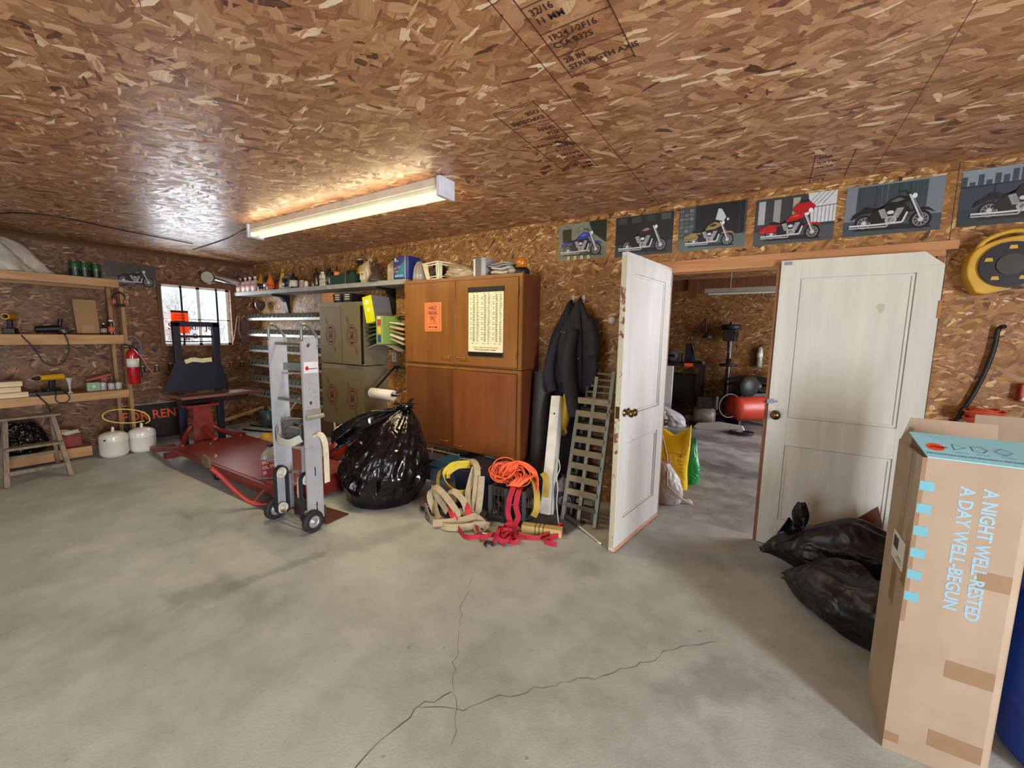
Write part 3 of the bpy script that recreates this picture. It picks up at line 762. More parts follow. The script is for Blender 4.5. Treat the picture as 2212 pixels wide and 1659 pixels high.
cord('yellow_hose', 'thin yellow hose bent into a loop above the white tanks', [(-6.31, 1.75, .33), (-6.29, 1.785, .36), (-6.30, 1.78, .42), (-6.33, 1.73, .475), (-6.36, 1.65, .51), (-6.38, 1.55, .525), (-6.38, 1.46, .52), (-6.36, 1.40, .49), (-6.34, 1.40, .44), (-6.32, 1.46, .40), (-6.31, 1.56, .37), (-6.305, 1.66, .36), (-6.305, 1.74, .365)], .007, mat('hose_yellow', (206, 186, 70), .4))
# wooden step stool
m_st = wood('weathered', (92, 80, 66), (140, 126, 106), 2, .75, False, freq=7)
t_ = thing('step_stool', 'weathered wooden folding step stool in front of the shelving', 'step stool', (-5.98, .80, 0))
b0 = [(-.0, -.20), (-.0, .20)]
for s in (-1, 1):
    MB().beam((.185, s * .205, 0), (.02, s * .15, .60), .035, .05, (1, 0, 0)).build('leg', m_st, t_, bevel=.003)
    MB().beam((-.23, s * .19, 0), (-.03, s * .15, .58), .028, .035, (1, 0, 0)).build('leg', m_st, t_, bevel=.003)
MB().bb((-.06, -.21, .60), (.09, .20, .622)).build('top_step', m_st, t_, bevel=.004)
MB().bb((.05, -.185, .33), (.17, .185, .352)).build('step', m_st, t_, bevel=.004)
MB().beam((.16, -.185, .12), (.16, .185, .12), .02, .035).build('brace', m_st, t_)
MB().beam((-.15, -.17, .2), (-.15, .17, .2), .02, .03).build('brace', m_st, t_)
# FOR RENT sign
t_ = thing('rent_sign', 'black sign with orange FOR RENT lettering leaning behind the white tanks', 'sign', (-6.93, 1.66, 0), 0, rot=(0, -.10, 0))
MB().bb((0, 0, 0), (.012, .66, .47)).build('panel', mat('sign_black', (26, 14, 14), .4), t_)
MB().bb((-.002, -.004, .465), (.016, .664, .478)).build('edge_strip', mat('sign_edge', (150, 140, 130), .5), t_)
b = MB().text('FOR RENT', (.0135, .035, .27), (0, 1, 0), (0, 0, 1), .165, .86, weight=.02)
b.text('555', (.0135, .18, .06), (0, 1, 0), (0, 0, 1), .12, 1.0, weight=.02) if False else None
b.build('lettering', mat('sign_orange', (216, 84, 28), .5), t_)
# fire extinguisher on the end post
def extinguisher(lab, loc, rz, s=1.0, grp=None, col=(164, 20, 26)):
    t_ = thing('fire_extinguisher', lab, 'fire extinguisher', loc, rz, grp); t_.scale = (s, s, s)
    MB().lathe([(.050, 0), (.056, .01), (.056, .33), (.050, .37), (.030, .40), (.018, .415)], n=28).build('cylinder', mat('ext_%d' % col[0], col, .25, coat=.4), t_)
    MB().lathe([(.0567, .2), (.0567, .30)], n=28).build('paper_label', mat('ext_lab', (212, 210, 200), .5), t_)
    b = MB().cyl((0, 0, .41), (0, 0, .44), .018, n=12).beam((-.015, 0, .445), (.075, 0, .465), .02, .012).beam((-.015, 0, .43), (.07, 0, .425), .02, .010); b.build('valve_handle', m_black, t_)
    MB().tube(spline([(-.02, 0, .43), (-.06, .0, .40), (-.075, .01, .30), (-.07, .01, .14)], 6), .008, 7).build('hose', m_black, t_)
    MB().cyl((-.07, .01, .15), (-.072, .01, .07), .010, .017, 12).build('nozzle', m_black, t_)
    return t_
extinguisher('red fire extinguisher with a white label hanging on the shelving end post', (-6.36, 1.70, .815), -1.2)
b = MB().bb((-.02, -.03, -.03), (.004, .03, .03)); 
# blue and pink air lines by the extinguisher
cord('blue_air_line', 'thin blue air line curving beside the fire extinguisher', [(-6.44, 1.69, 1.36), (-6.44, 1.74, 1.37), (-6.44, 1.79, 1.33), (-6.44, 1.81, 1.24), (-6.44, 1.80, 1.12)], .005, mat('line_blue', (106, 104, 170), .4))
cord('pink_air_line', 'thin pinkish cord slanting beside the red extinguisher', [(-6.34, 1.73, 1.2), (-6.33, 1.78, 1.12), (-6.34, 1.83, 1.0), (-6.35, 1.88, .92)], .004, mat('line_pink', (196, 120, 110), .5))
t_ = thing('wall_switch', 'grey metal switch plate on the left wall behind the extinguisher', 'switch', (XL, 1.83, 1.25))
MB().bb((0, -.04, -.11), (.03, .04, .06)).build('box', mat('switch_grey', (150, 146, 142), .5, .4), t_, bevel=.004)
MB().bb((.03, -.01, -.04), (.042, .01, .0)).build('toggle', m_black, t_)
# narrow workbench line with tools and wires by the corner
t_ = thing('wall_ledge', 'narrow dark timber ledge along the left wall under the window', 'ledge', (XL, 2.55, .90))
MB().bb((0, -.72, -.02), (.09, .78, 0)).build('board', m_dkwood, t_)
MB().bb((0, -.72, -.30), (.03, .78, -.25)).build('batten', m_dkwood, t_)
r = random.Random(11)
for k in range(9):
    y_ = 1.95 + k * .15; h_ = r.uniform(.05, .11)
    bottle('small_can', 'small dark can on the ledge, number of a row below the window' if 0 else ['dark little can at the near end of the wall ledge', 'dark little can second from the near end of the ledge', 'dark little can third from the near end of the ledge', 'dark little can behind the left upright of the blue stand', 'dark little can behind the blue back panel', 'dark little can behind the middle of the blue stand', 'dark little can right of the blue stand', 'dark little can near the corner end of the ledge', 'last dark little can at the corner end of the ledge'][k],
           (XL + .045, y_, .90), .025, h_, 'can', mat('can_dark%d' % (k % 3), [(44, 40, 38), (70, 60, 52), (34, 36, 44)][k % 3], .4), grp='cans on the wall ledge', cat='can')
cord('hanging_wires', 'pale loose wires hanging from a hook right of the window', [(-6.97, 3.06, 1.30), (-6.96, 3.10, 1.52), (-6.95, 3.12, 1.66), (-6.95, 3.15, 1.68), (-6.96, 3.15, 1.58), (-6.95, 3.13, 1.46), (-6.96, 3.17, 1.30), (-6.96, 3.14, 1.22)], .006, mat('wire_pink', (190, 160, 148), .5))
t_ = thing('hanging_bag', 'dull mauve cloth bag hanging on the left wall near the corner', 'bag', (-6.97, 3.22, 1.62))
MB().prism([(-.05, 0), (.05, 0), (.07, -.34), (-.06, -.36)], 0, .03, 'yz').build('cloth', mat('mauve', (104, 74, 72), .8), t_, bevel=.008)
MB().tube([(.01, -.04, 0), (.012, -.01, .07), (.012, .02, .07), (.01, .04, 0)], .004).build('strap', mat('wire_pink', (190, 160, 148), .5), t_)
# ================================================================ rear wall: shelf, cabinets, rails
m_shelfp = mat('grey_paint', (146, 146, 138), .55, vs=4, grime=((176, 180, 182), 2.5, .62))
t_ = thing('wall_shelf', 'long grey painted shelf of bottles high on the rear wall', 'shelf', (-5.14, 3.25, 1.98))
MB().bb((-1.855, -.14, 0), (1.85, .158, .052)).build('board', m_shelfp, t_, bevel=.003)
MB().prism([(.158, -.001), (.158, -.32), (.145, -.32), (.10, -.10), (.04, -.035), (-.10, -.012), (-.10, -.001)], -.93, -.85, 'yz').build('bracket', m_black, t_)
MB().prism([(.158, -.001), (.158, -.30), (.145, -.30), (.11, -.12), (.04, -.035), (-.10, -.012), (-.10, -.001)], 1.33, 1.37, 'yz').build('bracket', m_black, t_)
SZ = 2.0325
# bottles, left to right
m_clear = glass('clear_pink', (236, 206, 200), .06, .55); m_capw = mat('white_cap', (226, 222, 212), .4)
m_clab = mat('pink_label', (206, 166, 160), .5, var=.3, vs=40)
for x_, lab in ((-6.90, 'clear bottle with a pinkish label next to the corner, first on the long grey shelf'), (-6.735, 'clear bottle with a pinkish label, second from the corner on the grey shelf'), (-6.60, 'clear bottle with a pinkish label, third from the corner on the grey shelf'), (-6.45, 'clear bottle with a pinkish label, fourth from the corner, beside the brown bottle')):
    bottle('clear_bottle', lab, (x_, 3.17, SZ), .062, .215, 'flask', m_clear, m_capw, m_clab, 'clear bottles at the corner end', lz=(.12, .5))
m_lk = mat('label_black', (26, 24, 26), .4); m_lw = mat('label_white', (216, 212, 200), .5, var=.2, vs=60)
bottle('brown_bottle', 'amber brown bottle behind the clear bottles on the grey shelf', (-6.38, 3.28, SZ), .05, .21, 'round', mat('amber', (110, 66, 24), .15, coat=.5), m_capw)
m_gold = mat('gold_plastic', (186, 136, 34), .3, .2)
bottle('oil_bottle', 'gold oil bottle with a black label, left of the orange bottle', (-6.27, 3.16, SZ), .052, .245, 'cone', m_gold, m_gold, m_lk, lz=(.1, .4))
bottle('oil_bottle', 'dark oil bottle with a white stripe touching the gold one', (-6.16, 3.18, SZ), .050, .215, 'oil', m_lk, mat('dark_cap', (40, 36, 34), .4), mat('lab_silver', (190, 186, 176), .35, .4), lz=(.25, .5))
bottle('orange_bottle', 'bright orange cone shaped squeeze bottle on the grey shelf', (-6.04, 3.17, SZ), .058, .225, 'cone', mat('orange_plastic', (226, 116, 28), .35), mat('orange_plastic', (226, 116, 28), .35), mat('lab_or2', (190, 96, 70), .5), lz=(.06, .34))
bottle('clear_tall_bottle', 'tall smoky clear bottle behind the orange squeeze bottle', (-6.0, 3.32, SZ), .038, .26, 'round', glass('smoky', (150, 120, 96), .08, .5), mat('capgrey', (150, 128, 110), .4))
bottle('red_can', 'small red can between the orange and the yellow bottle', (-5.88, 3.2, SZ), .036, .10, 'can', mat('can_red', (156, 34, 30), .4), mat('can_red', (156, 34, 30), .4), cat='can')
t_ = bottle('glue_bottle', 'yellow cone topped bottle with a black ring on the grey shelf', (-5.77, 3.2, SZ), .052, .285, 'cone', mat('yellow_plastic', (204, 170, 62), .35), mat('yellow_plastic', (204, 170, 62), .35), mat('lab_cream', (206, 196, 150), .5), lz=(.05, .40))
MB().cyl((0, 0, .225), (0, 0, .238), .021, n=14).build('neck_ring', m_black, t_)
bottle('oil_bottle', 'grey oil quart with a black label beside the yellow cone bottle', (-5.665, 3.19, SZ), .056, .20, 'oil', mat('oilgrey', (116, 116, 116), .35), mat('dark_cap', (40, 36, 34), .4), m_lk, lz=(.15, .7))
bottle('oil_bottle', 'plain grey oil quart in the middle of the left shelf group', (-5.575, 3.2, SZ), .045, .20, 'oil', mat('oilgrey2', (92, 90, 86), .4), mat('oilgrey2', (92, 90, 86), .4))
bottle('black_bottle', 'black bottle with a white oval label, last of the left shelf group', (-5.48, 3.18, SZ), .050, .215, 'round', mat('black_plastic', (30, 28, 28), .35), mat('dark_cap', (40, 36, 34), .4), m_lw, lz=(.1, .5))
bottle('small_jar', 'small pinkish jar standing alone on the grey shelf', (-5.32, 3.2, SZ), .038, .10, 'can', mat('jarp', (176, 148, 138), .4), m_capw, cat='jar')
bottle('small_jar', 'small white plastic pot right of the pinkish jar', (-5.225, 3.2, SZ), .026, .085, 'can', m_capw, m_capw, cat='jar')
bottle('small_bottle', 'little amber bottle left of the two tall dark ones', (-5.10, 3.22, SZ), .026, .12, 'round', mat('amber2', (134, 104, 60), .3), m_capw)
bottle('wine_bottle', 'tall dark brown bottle left of its twin on the grey shelf', (-4.995, 3.2, SZ), .046, .255, 'round', mat('dkbrown', (54, 38, 22), .2, coat=.4), mat('dkbrown', (54, 38, 22), .2, coat=.4), grp='tall dark bottles')
bottle('wine_bottle', 'tall dark brown bottle right of its twin on the grey shelf', (-4.925, 3.28, SZ), .042, .22, 'round', mat('dkbrown2', (62, 36, 22), .25), mat('dkbrown2', (62, 36, 22), .25), grp='tall dark bottles')
bottle('white_bottle', 'flat white bottle with printing beside the black oil bottles', (-4.83, 3.18, SZ), .056, .175, 'oil', mat('whitebot', (214, 206, 176), .4), m_capw, mat('lab_scribble', (190, 184, 158), .5, var=.5, vs=50), sy=.5)
bottle('oil_bottle', 'black oil bottle beside the flat white bottle', (-4.725, 3.2, SZ), .048, .225, 'oil', mat('black_plastic', (30, 28, 28), .35), mat('black_plastic', (30, 28, 28), .35), mat('lab_dim', (90, 88, 80), .5), lz=(.2, .5))
bottle('oil_bottle', 'slim black bottle with a white label touching the green caddy', (-4.655, 3.18, SZ), .032, .175, 'oil', mat('black_plastic', (30, 28, 28), .35), mat('black_plastic', (30, 28, 28), .35), m_lw, lz=(.1, .55))
# green caddy
cx = -4.36
t_ = thing('tool_caddy', 'dark green plastic carry caddy on the grey shelf', 'caddy', (cx, 3.22, SZ))
m_grn = mat('caddy_green', (26, 52, 38), .4)
b = MB().bb((-.24, -.10, 0), (.24, .10, .01))
for a, c in (((-.24, -.10), (.24, -.09)), ((-.24, .09), (.24, .10)), ((-.24, -.09), (-.23, .09)), ((.23, -.09), (.24, .09))): b.bb((a[0], a[1], .01), (c[0], c[1], .108))
b.build('tray', m_grn, t_)
b = MB().bb((-.24, -.006, .01), (.24, .006, .12)).bb((-.035, -.012, .12), (-.015, .012, .16)).bb((.09, -.012, .12), (.11, .012, .16)).bb((-.035, -.014, .15), (.11, .014, .17)); b.build('handle', m_grn, t_)
MB().bb((.055, -.103, .0), (.065, -.1, .108)).build('corner_rib', mat('rib', (96, 110, 96), .4), t_)
bottle('orange_label_bottle', 'dark bottle with an orange label standing in the green caddy', (cx - .17, 3.17, SZ + .011), .032, .225, 'round', mat('dkred', (88, 26, 16), .3), mat('dkred', (88, 26, 16), .3), mat('lab_orange2', (232, 140, 80), .5), lz=(.3, .65))
bottle('green_bottle', 'short green bottle inside the green caddy', (cx - .09, 3.26, SZ + .011), .034, .14, 'round', mat('grnb', (36, 60, 38), .4), mat('grnb', (36, 60, 38), .4))
t_ = thing('spray_bottle', 'yellow trigger spray bottle with a black and white head in the caddy', 'spray bottle', (cx + .16, 3.26, SZ + .011))
MB().lathe([(.036, 0), (.04, .01), (.04, .10), (.034, .16), (.016, .215)], n=20, sq=(2.6, .8)).build('body', mat('spray_yellow', (220, 180, 20), .3), t_)
b = MB().cyl((0, 0, .21), (0, 0, .235), .017, n=12).box((-.012, 0, .255), (.085, .028, .036)).beam((-.03, 0, .25), (-.045, 0, .195), .012, .016, (0, 1, 0)); b.build('trigger_head', m_black, t_, bevel=.004)
MB().box((-.01, 0, .278), (.06, .026, .012)).build('head_cover', m_capw, t_, bevel=.003)
m_jug = mat('jug_clear', (186, 168, 134), .25, alpha=.92)
def jug(nm, lab, loc, s=1.0, rz=0, m_=None, lab_m=None, cap=None):
    """Gallon jug with an open loop handle."""
    m_ = m_ or m_jug
    t_ = thing(nm, lab, 'jug', loc, rz); t_.scale = (s, s, s)
    MB().lathe([(.066, 0), (.07, .008), (.07, .15), (.066, .18), (.05, .205), (.028, .225), (.022, .24)], n=26, sq=(4, .9)).build('body', m_, t_)
    MB().tube(spline([(.055, 0, .165), (.075, 0, .20), (.07, 0, .245), (.045, 0, .262), (.018, 0, .236)], 6), .011, 8).build('handle', m_, t_)
    MB().cyl((-.0, 0, .238), (0, 0, .258), .024, n=16).build('cap', cap or m_black, t_)
    if lab_m: MB().bb((-.052, -.068, .03), (.052, -.0655, .12)).build('paper_label', lab_m, t_)
    return t_
t_ = jug('water_jug', 'cloudy clear jug with a red diamond mark next to the funnel', (-4.0, 3.2, SZ), 1.02, 0, None, mat('lab_cl', (196, 184, 156), .5))
MB().prism([(-.035, .09), (-.012, .102), (.011, .09), (-.012, .078)], -.0715, -.069, 'xz').build('diamond_mark', mat('diamond', (190, 74, 46), .5), t_)
jug('water_jug', 'cloudy clear jug half hidden between the funnel and the blue tin', (-3.66, 3.29, SZ), 1.0, .5)
t_ = thing('oil_funnel', 'dark grey plastic funnel upside down on the grey shelf', 'funnel', (-3.80, 3.17, SZ))
MB().lathe([(.112, 0), (.112, .012), (.035, .105), (.026, .20), (.018, .205)], n=28).build('cone', mat('funnel_grey', (62, 54, 42), .35), t_)
MB().tube(spline([(-.04, 0, .10), (-.09, 0, .13), (-.10, 0, .19), (-.06, 0, .225), (-.02, 0, .20)], 6), .010, 8).build('handle', mat('funnel_grey', (62, 54, 42), .35), t_)
# blue tin of floor absorbent
t_ = thing('blue_tin', 'tall blue and teal can with yellow lettering at the shelf end', 'tin', (-3.385, 3.22, SZ))
m_bl = mat('tin_blue', (24, 42, 116), .3); m_te = mat('tin_teal', (26, 116, 146), .3)
MB().bb((-.115, -.085, 0), (.115, .085, .238)).build('body', m_bl, t_, bevel=.004)
MB().prism([(-.1, .02), (.06, .02), (.06, .20), (-.03, .12)], -.0862, -.0852, 'xz').build('teal_panel', m_te, t_)
MB().bb((.061, -.0862, .006), (.068, -.0852, .232)).build('pale_stripe', mat('tin_stripe', (170, 196, 206), .4), t_)
b = MB()
dx, dz = (1, 0, .28), (-.28, 0, 1)
b.text('NAPA', (-.098, -.0868, .185), (1, 0, 0), (0, 0, 1), .026, .9)
b.build('lettering', mat('tin_white', (226, 226, 210), .5), t_)
b = MB().text('Oil Dri', (-.098, -.0868, .10), dx, dz, .036, .95).text('Clay', (-.098, -.0868, .065), dx, dz, .036, .95)
b.build('lettering', mat('tin_yellow', (234, 186, 60), .5), t_)
MB().bb((-.095, -.0866, .028), (.035, -.0858, .05)).build('pale_block', mat('tin_pale', (120, 160, 190), .5), t_)
MB().prism([(-.094, .205), (-.082, .198), (-.07, .205), (-.07, .22), (-.082, .228), (-.094, .22)], -.0867, -.0858, 'xz').build('emblem', mat('tin_yellow', (234, 186, 60), .5), t_)

# ---------------------------------------------------------------- varnished wall cabinets
m_cab = wood('varnish', (116, 74, 32), (144, 96, 46), 2, .3, False, coat=.5, freq=2.2)
m_cabd = wood('varnish_dark', (92, 52, 24), (114, 68, 34), 2, .32, False, coat=.45, freq=2.2)
m_cabs = wood('varnish_side', (88, 44, 24), (110, 60, 36), 2, .35, False, coat=.4, freq=2.2)
m_brass = mat('worn_brass', (178, 124, 74), .3, .85)
m_dark = mat('gap_dark', (34, 16, 8), .8)
def cabinet(lab, z0, z1, mat_l, mat_r, split, hz, hinges, right_proud):
    x0, x1, yf = -3.283, -1.849, 3.085
    t_ = thing('wall_cabinet', lab, 'cabinet', ((x0 + x1) / 2, (yf + YB) / 2, z0)); cxx = (x0 + x1) / 2; cyy = (yf + YB) / 2; hh = z1 - z0
    X0, X1, Yf, Yb = x0 - cxx, x1 - cxx, yf - cyy, YB - .001 - cyy
    b = MB().bb((X0, Yf + .02, 0), (X0 + .018, Yb, hh)).bb((X1 - .018, Yf + .02, 0), (X1, Yb, hh)).bb((X0 + .018, Yf + .02, 0), (X1 - .018, Yb, .018)).bb((X0 + .018, Yf + .02, hh - .018), (X1 - .018, Yb, hh)).bb((X0 + .018, Yb - .006, .018), (X1 - .018, Yb, hh - .018))
    b.build('carcass', m_cabs, t_)
    b = MB().bb((X0, Yf, 0), (X0 + .025, Yf + .02, hh)).bb((X1 - .034, Yf, 0), (X1, Yf + .02, hh)).bb((X0 + .025, Yf, hh - .03), (X1 - .034, Yf + .02, hh)).bb((X0 + .025, Yf, 0), (X1 - .034, Yf + .02, .012))
    b.build('face_frame', m_cab, t_)
    sp = split - cxx
    for k, (a, c, mm) in enumerate(((X0 + .028, sp - .003, mat_l), (sp + .003, X1 - .037, mat_r))):
        d = MB().bb((a, Yf - (.012 if k == 0 or not right_proud else .022), .015), (c, Yf + .018 * 0 - .0005, hh - .034)).build('door', mm, t_, bevel=.002)
        hx = (c - .13 - .03) if k == 0 else a + .03
        yy = Yf - (.012 if k == 0 or not right_proud else .022)
        MB().tube(spline([(hx, yy, hz[k]), (hx, yy - .022, hz[k] + .001), (hx + .05, yy - .028, hz[k]), (hx + .10, yy - .022, hz[k] + .001), (hx + .10, yy, hz[k])], 4), .0045, 8).build('handle', m_brass, d)
        for zz in hinges:
            MB().bb((X0 + .018 if k == 0 else X1 - .042, yy - .004, zz), (X0 + .028 if k == 0 else X1 - .032, yy, zz + .07)).build('hinge', m_brass, d)
    return t_
cabinet('upper varnished plywood wall cabinet carrying the orange sign and the number chart', 1.158, 2.0, m_cab, m_cab, -2.585, (.085, .085), (.10, .66), False)
cabinet('lower varnished plywood wall cabinet with two darker doors', .325, 1.152, m_cabd, wood('varnish_mid', (110, 60, 28), (136, 78, 38), 2, .3, False, coat=.5, freq=2.2), -2.61, (.075, .055), (.05, .70), True)
MB().bb((0, 0, 0), (.01, .01, .01))
# orange parking sign
t_ = thing('parking_sign', 'orange parking only card fixed on the left upper cabinet door', 'sign', (-2.872, 3.0725, 1.63))
MB().bb((-.110, -.0025, -.142), (.110, 0, .142)).build('card', mat('sign_or', (240, 124, 72), .5), t_)
m_blk = mat('print_black', (40, 20, 16), .6)
b = MB(); y_ = -.0032
for a, c in (((-.088, -.128), (.088, -.125)), ((-.088, .125), (.088, .128)), ((-.088, -.128), (-.085, .128)), ((.085, -.128), (.088, .128))): b.bb((a[0], y_, a[1]), (c[0], -.0025, c[1]))
b.build('border', m_blk, t_)
b = MB()
for s_, z_, w_ in (('HARLEY', .071, .55), ('PARKING', .020, .50), ('ONLY', -.031, .55)): b.text(s_, (0, y_, z_), (1, 0, 0), (0, 0, 1), .058, w_, 'CENTER', .018)
b.text('ALL OTHERS', (0, y_, -.050), (1, 0, 0), (0, 0, 1), .017, .9, 'CENTER').text('WILL BE CRUSHED', (0, y_, -.069), (1, 0, 0), (0, 0, 1), .017, .8, 'CENTER')
b.prism([(-.06, -.1), (-.038, -.088), (-.038, -.097), (.038, -.097), (.038, -.088), (.06, -.1), (.038, -.112), (.038, -.103), (-.038, -.103), (-.038, -.112)], y_ - .0004, y_, 'xz')
b.build('lettering', m_blk, t_)
# number chart
t_ = thing('number_chart', 'hanging paper conversion chart with black rods on the right upper door', 'chart', (-2.226, 3.0715, 1.59))
MB().bb((-.195, -.004, -.285), (.195, -.002, .26)).build('sheet', mat('chart_paper', (228, 222, 186), .6, var=.04), t_)
MB().bb((-.2, -.012, .26), (.2, 0, .305)).build('rod', m_black, t_, bevel=.004)
MB().bb((-.197, -.010, -.325), (.197, 0, -.285)).build('rod', m_black, t_, bevel=.004)
b = MB(); r = random.Random(4); y_ = -.0046
for cxx in (-.125, .002, .130):
    b.text('INCH', (cxx - .035, y_, .243), (1, 0, 0), (0, 0, 1), .013).text('MM', (cxx + .02, y_, .243), (1, 0, 0), (0, 0, 1), .013)
    b.text('INCH', (cxx - .035, y_, -.212), (1, 0, 0), (0, 0, 1), .013).text('MM', (cxx + .02, y_, -.212), (1, 0, 0), (0, 0, 1), .013)
    for k in range(28):
        z_ = .225 - k * .0153
        b.text('%d/64' % (k + 1 + int((cxx + .13) * 200)), (cxx - .052, y_, z_), (1, 0, 0), (0, 0, 1), .010, 1, 'LEFT', .02) if k % 3 else None
        b.text('.%04d' % r.randint(100, 9999), (cxx - .022, y_, z_), (1, 0, 0), (0, 0, 1), .0125, 1, 'LEFT', .03)
        b.text('%.2f' % r.uniform(.4, 25), (cxx + .022, y_, z_), (1, 0, 0), (0, 0, 1), .0125, 1, 'LEFT', .03)
for xx in (-.062, .066): b.bb((xx - .0006, y_, -.215), (xx, -.004, .25))
b.text('Trouble-Free Operation Operations Sans Ennui', (0, y_, -.248), (1, 0, 0), (0, 0, 1), .016, .95, 'CENTER').text('SKF Canada Limited / Limitee', (0, y_, -.270), (1, 0, 0), (0, 0, 1), .021, .95, 'CENTER', .01)
b.build('printing', mat('chart_ink', (52, 48, 44), .6), t_)

# ---------------------------------------------------------------- things on top of the cabinets
CZ = 2.0
t_ = thing('plastic_dome', 'clear crinkled plastic cover on the left end of the cabinet top', 'plastic cover', (-3.17, 3.2, CZ))
b = MB().grid(lambda u, v: ((.075 * sin(v * pi / 2 + .05) + .006 * sin(9 * u * 2 * pi)) * cos(u * 2 * pi), (.075 * sin(v * pi / 2 + .05) + .006 * sin(9 * u * 2 * pi)) * sin(u * 2 * pi), .21 * cos(v * pi / 2) + .002), 36, 12, True, True)
b.build('film', glass('dome_film', (215, 205, 190), .1, .3), t_)
MB().cyl((0, 0, 0), (0, 0, .02), .07, n=20).build('base', m_black, t_)
t_ = thing('plastic_basket', 'cream slatted plastic basket on the cabinet top', 'basket', (-2.92, 3.22, CZ + .001), -.25)
m_cr = mat('cream_plastic', (226, 220, 186), .45)
b = MB(); 
def wallq(b, p0, p1, q0, q1, th=.006):
    pass
HB, HT = (.10, .075), (.135, .105)
for s in (-1, 1):
    # end posts and slats of the sloping sides
    for k in (0, 1, 6):
        f = k / 6; z_ = .012 + f * .13
        xb = HB[0] + (HT[0] - HB[0]) * f; yb = HB[1] + (HT[1] - HB[1]) * f
        b.beam((-xb, s * yb, z_), (xb, s * yb, z_), .006, .010)
        b.beam((s * xb, -yb, z_), (s * xb, yb, z_), .006, .010)
    for xx in (-1, -.8, -.6, .75, 1):
        b.beam((xx * HB[0], s * HB[1], 0), (xx * HT[0], s * HT[1], .16), .016, .006, (0, 1, 0))
        b.beam((s * HB[0], xx * HB[1], 0), (s * HT[0], xx * HT[1], .16), .006, .016, (0, 1, 0))
b.bb((-HB[0], -HB[1], 0), (HB[0], HB[1], .006))
b.build('lattice', m_cr, t_)
b = MB()
for s in (-1, 1):
    b.bb((-HT[0] - .008, s * HT[1] - .008, .158), (HT[0] + .008, s * HT[1] + .008, .172)).bb((s * HT[0] - .008, -HT[1], .158), (s * HT[0] + .008, HT[1], .172))
b.build('rim', m_cr, t_)
b = MB().lathe([(.05, .01), (.075, .03), (.08, .10), (.06, .15), (.02, .17)], n=16); one('dark_tool', b, mat('dull_black', (24, 20, 18), .5, var=.5, vs=30), 'dark tools filling the cream basket', 'tools', (-2.92, 3.22, CZ + .008), rot=(0, 0, .4))
t_, _ = sack('plastic_bag', 'clear wrinkled plastic bag slumped over the cabinet edge beside the basket', (-2.60, 3.20, CZ), .17, .095, .15, mat('bag_clear', (186, 168, 142), .22, alpha=.72, bump=1.0, bs=26), 8, neck=.25, fold=.09, lean=(-.09, 0), n=30)
t_ = thing('filter_box', 'grey and white carton standing on the cabinet top', 'carton', (-2.36, 3.2, CZ))
MB().bb((-.055, -.07, 0), (-.03, .09, .165)).build('end_panel', mat('bx_white', (206, 202, 196), .5), t_)
MB().bb((-.03, -.072, 0), (.035, .09, .17)).build('middle_panel', mat('bx_grey', (88, 88, 94), .5), t_)
MB().bb((.035, -.07, 0), (.085, .09, .168)).build('side_panel', mat('bx_pale', (156, 158, 166), .5), t_)
t_ = thing('folded_cloths', 'pile of folded grey and cream rags on the cabinet top', 'cloth pile', (-2.12, 3.2, CZ))
for k, (c_, w_, z_, h_, dx_) in enumerate((((190, 186, 166), .20, 0, .045, 0), ((196, 192, 180), .22, .045, .028, .01), ((150, 150, 156), .24, .072, .022, -.02), ((182, 176, 160), .22, .093, .018, .0))):
    MB().grid(lambda u, v: (dx_ + w_ * (v - .5) * 1.0, .09 * cos(u * 2 * pi) * (1 if abs(v - .5) < .49 else .2), z_ + h_ / 2 + h_ / 2 * sin(u * 2 * pi) * (1 if abs(v - .5) < .49 else .2) + .006 * sin(7 * v + k)), 18, 12, True, True).build('rag', mat('rag%d' % k, c_, .85), t_)
t_ = thing('beacon', 'amber warning beacon on a black base at the cabinet corner', 'beacon', (-1.93, 3.2, CZ))
MB().lathe([(.07, 0), (.075, .02), (.06, .055), (.048, .06)], n=24).build('base', m_black, t_)
am = NT('amber_dome'); am.set(Base_Color=srgb(228, 130, 14), Roughness=.12); am.b.inputs['Transmission Weight'].default_value = .35; am.b.inputs['Coat Weight'].default_value = .6
MB().lathe([(.046, .06), (.046, .11), (.043, .13), (.03, .145), (.001, .15)], n=28).build('dome', am.m, t_)
t_ = thing('plastic_housing', 'grey rounded plastic housing beside the amber beacon', 'housing', (-2.02 + .03, 3.13, CZ + .0))
MB().ball((0, 0, .028), .03, 14, (1.4, 1, .9)).build('shell', mat('shell_grey', (150, 148, 138), .4), t_)

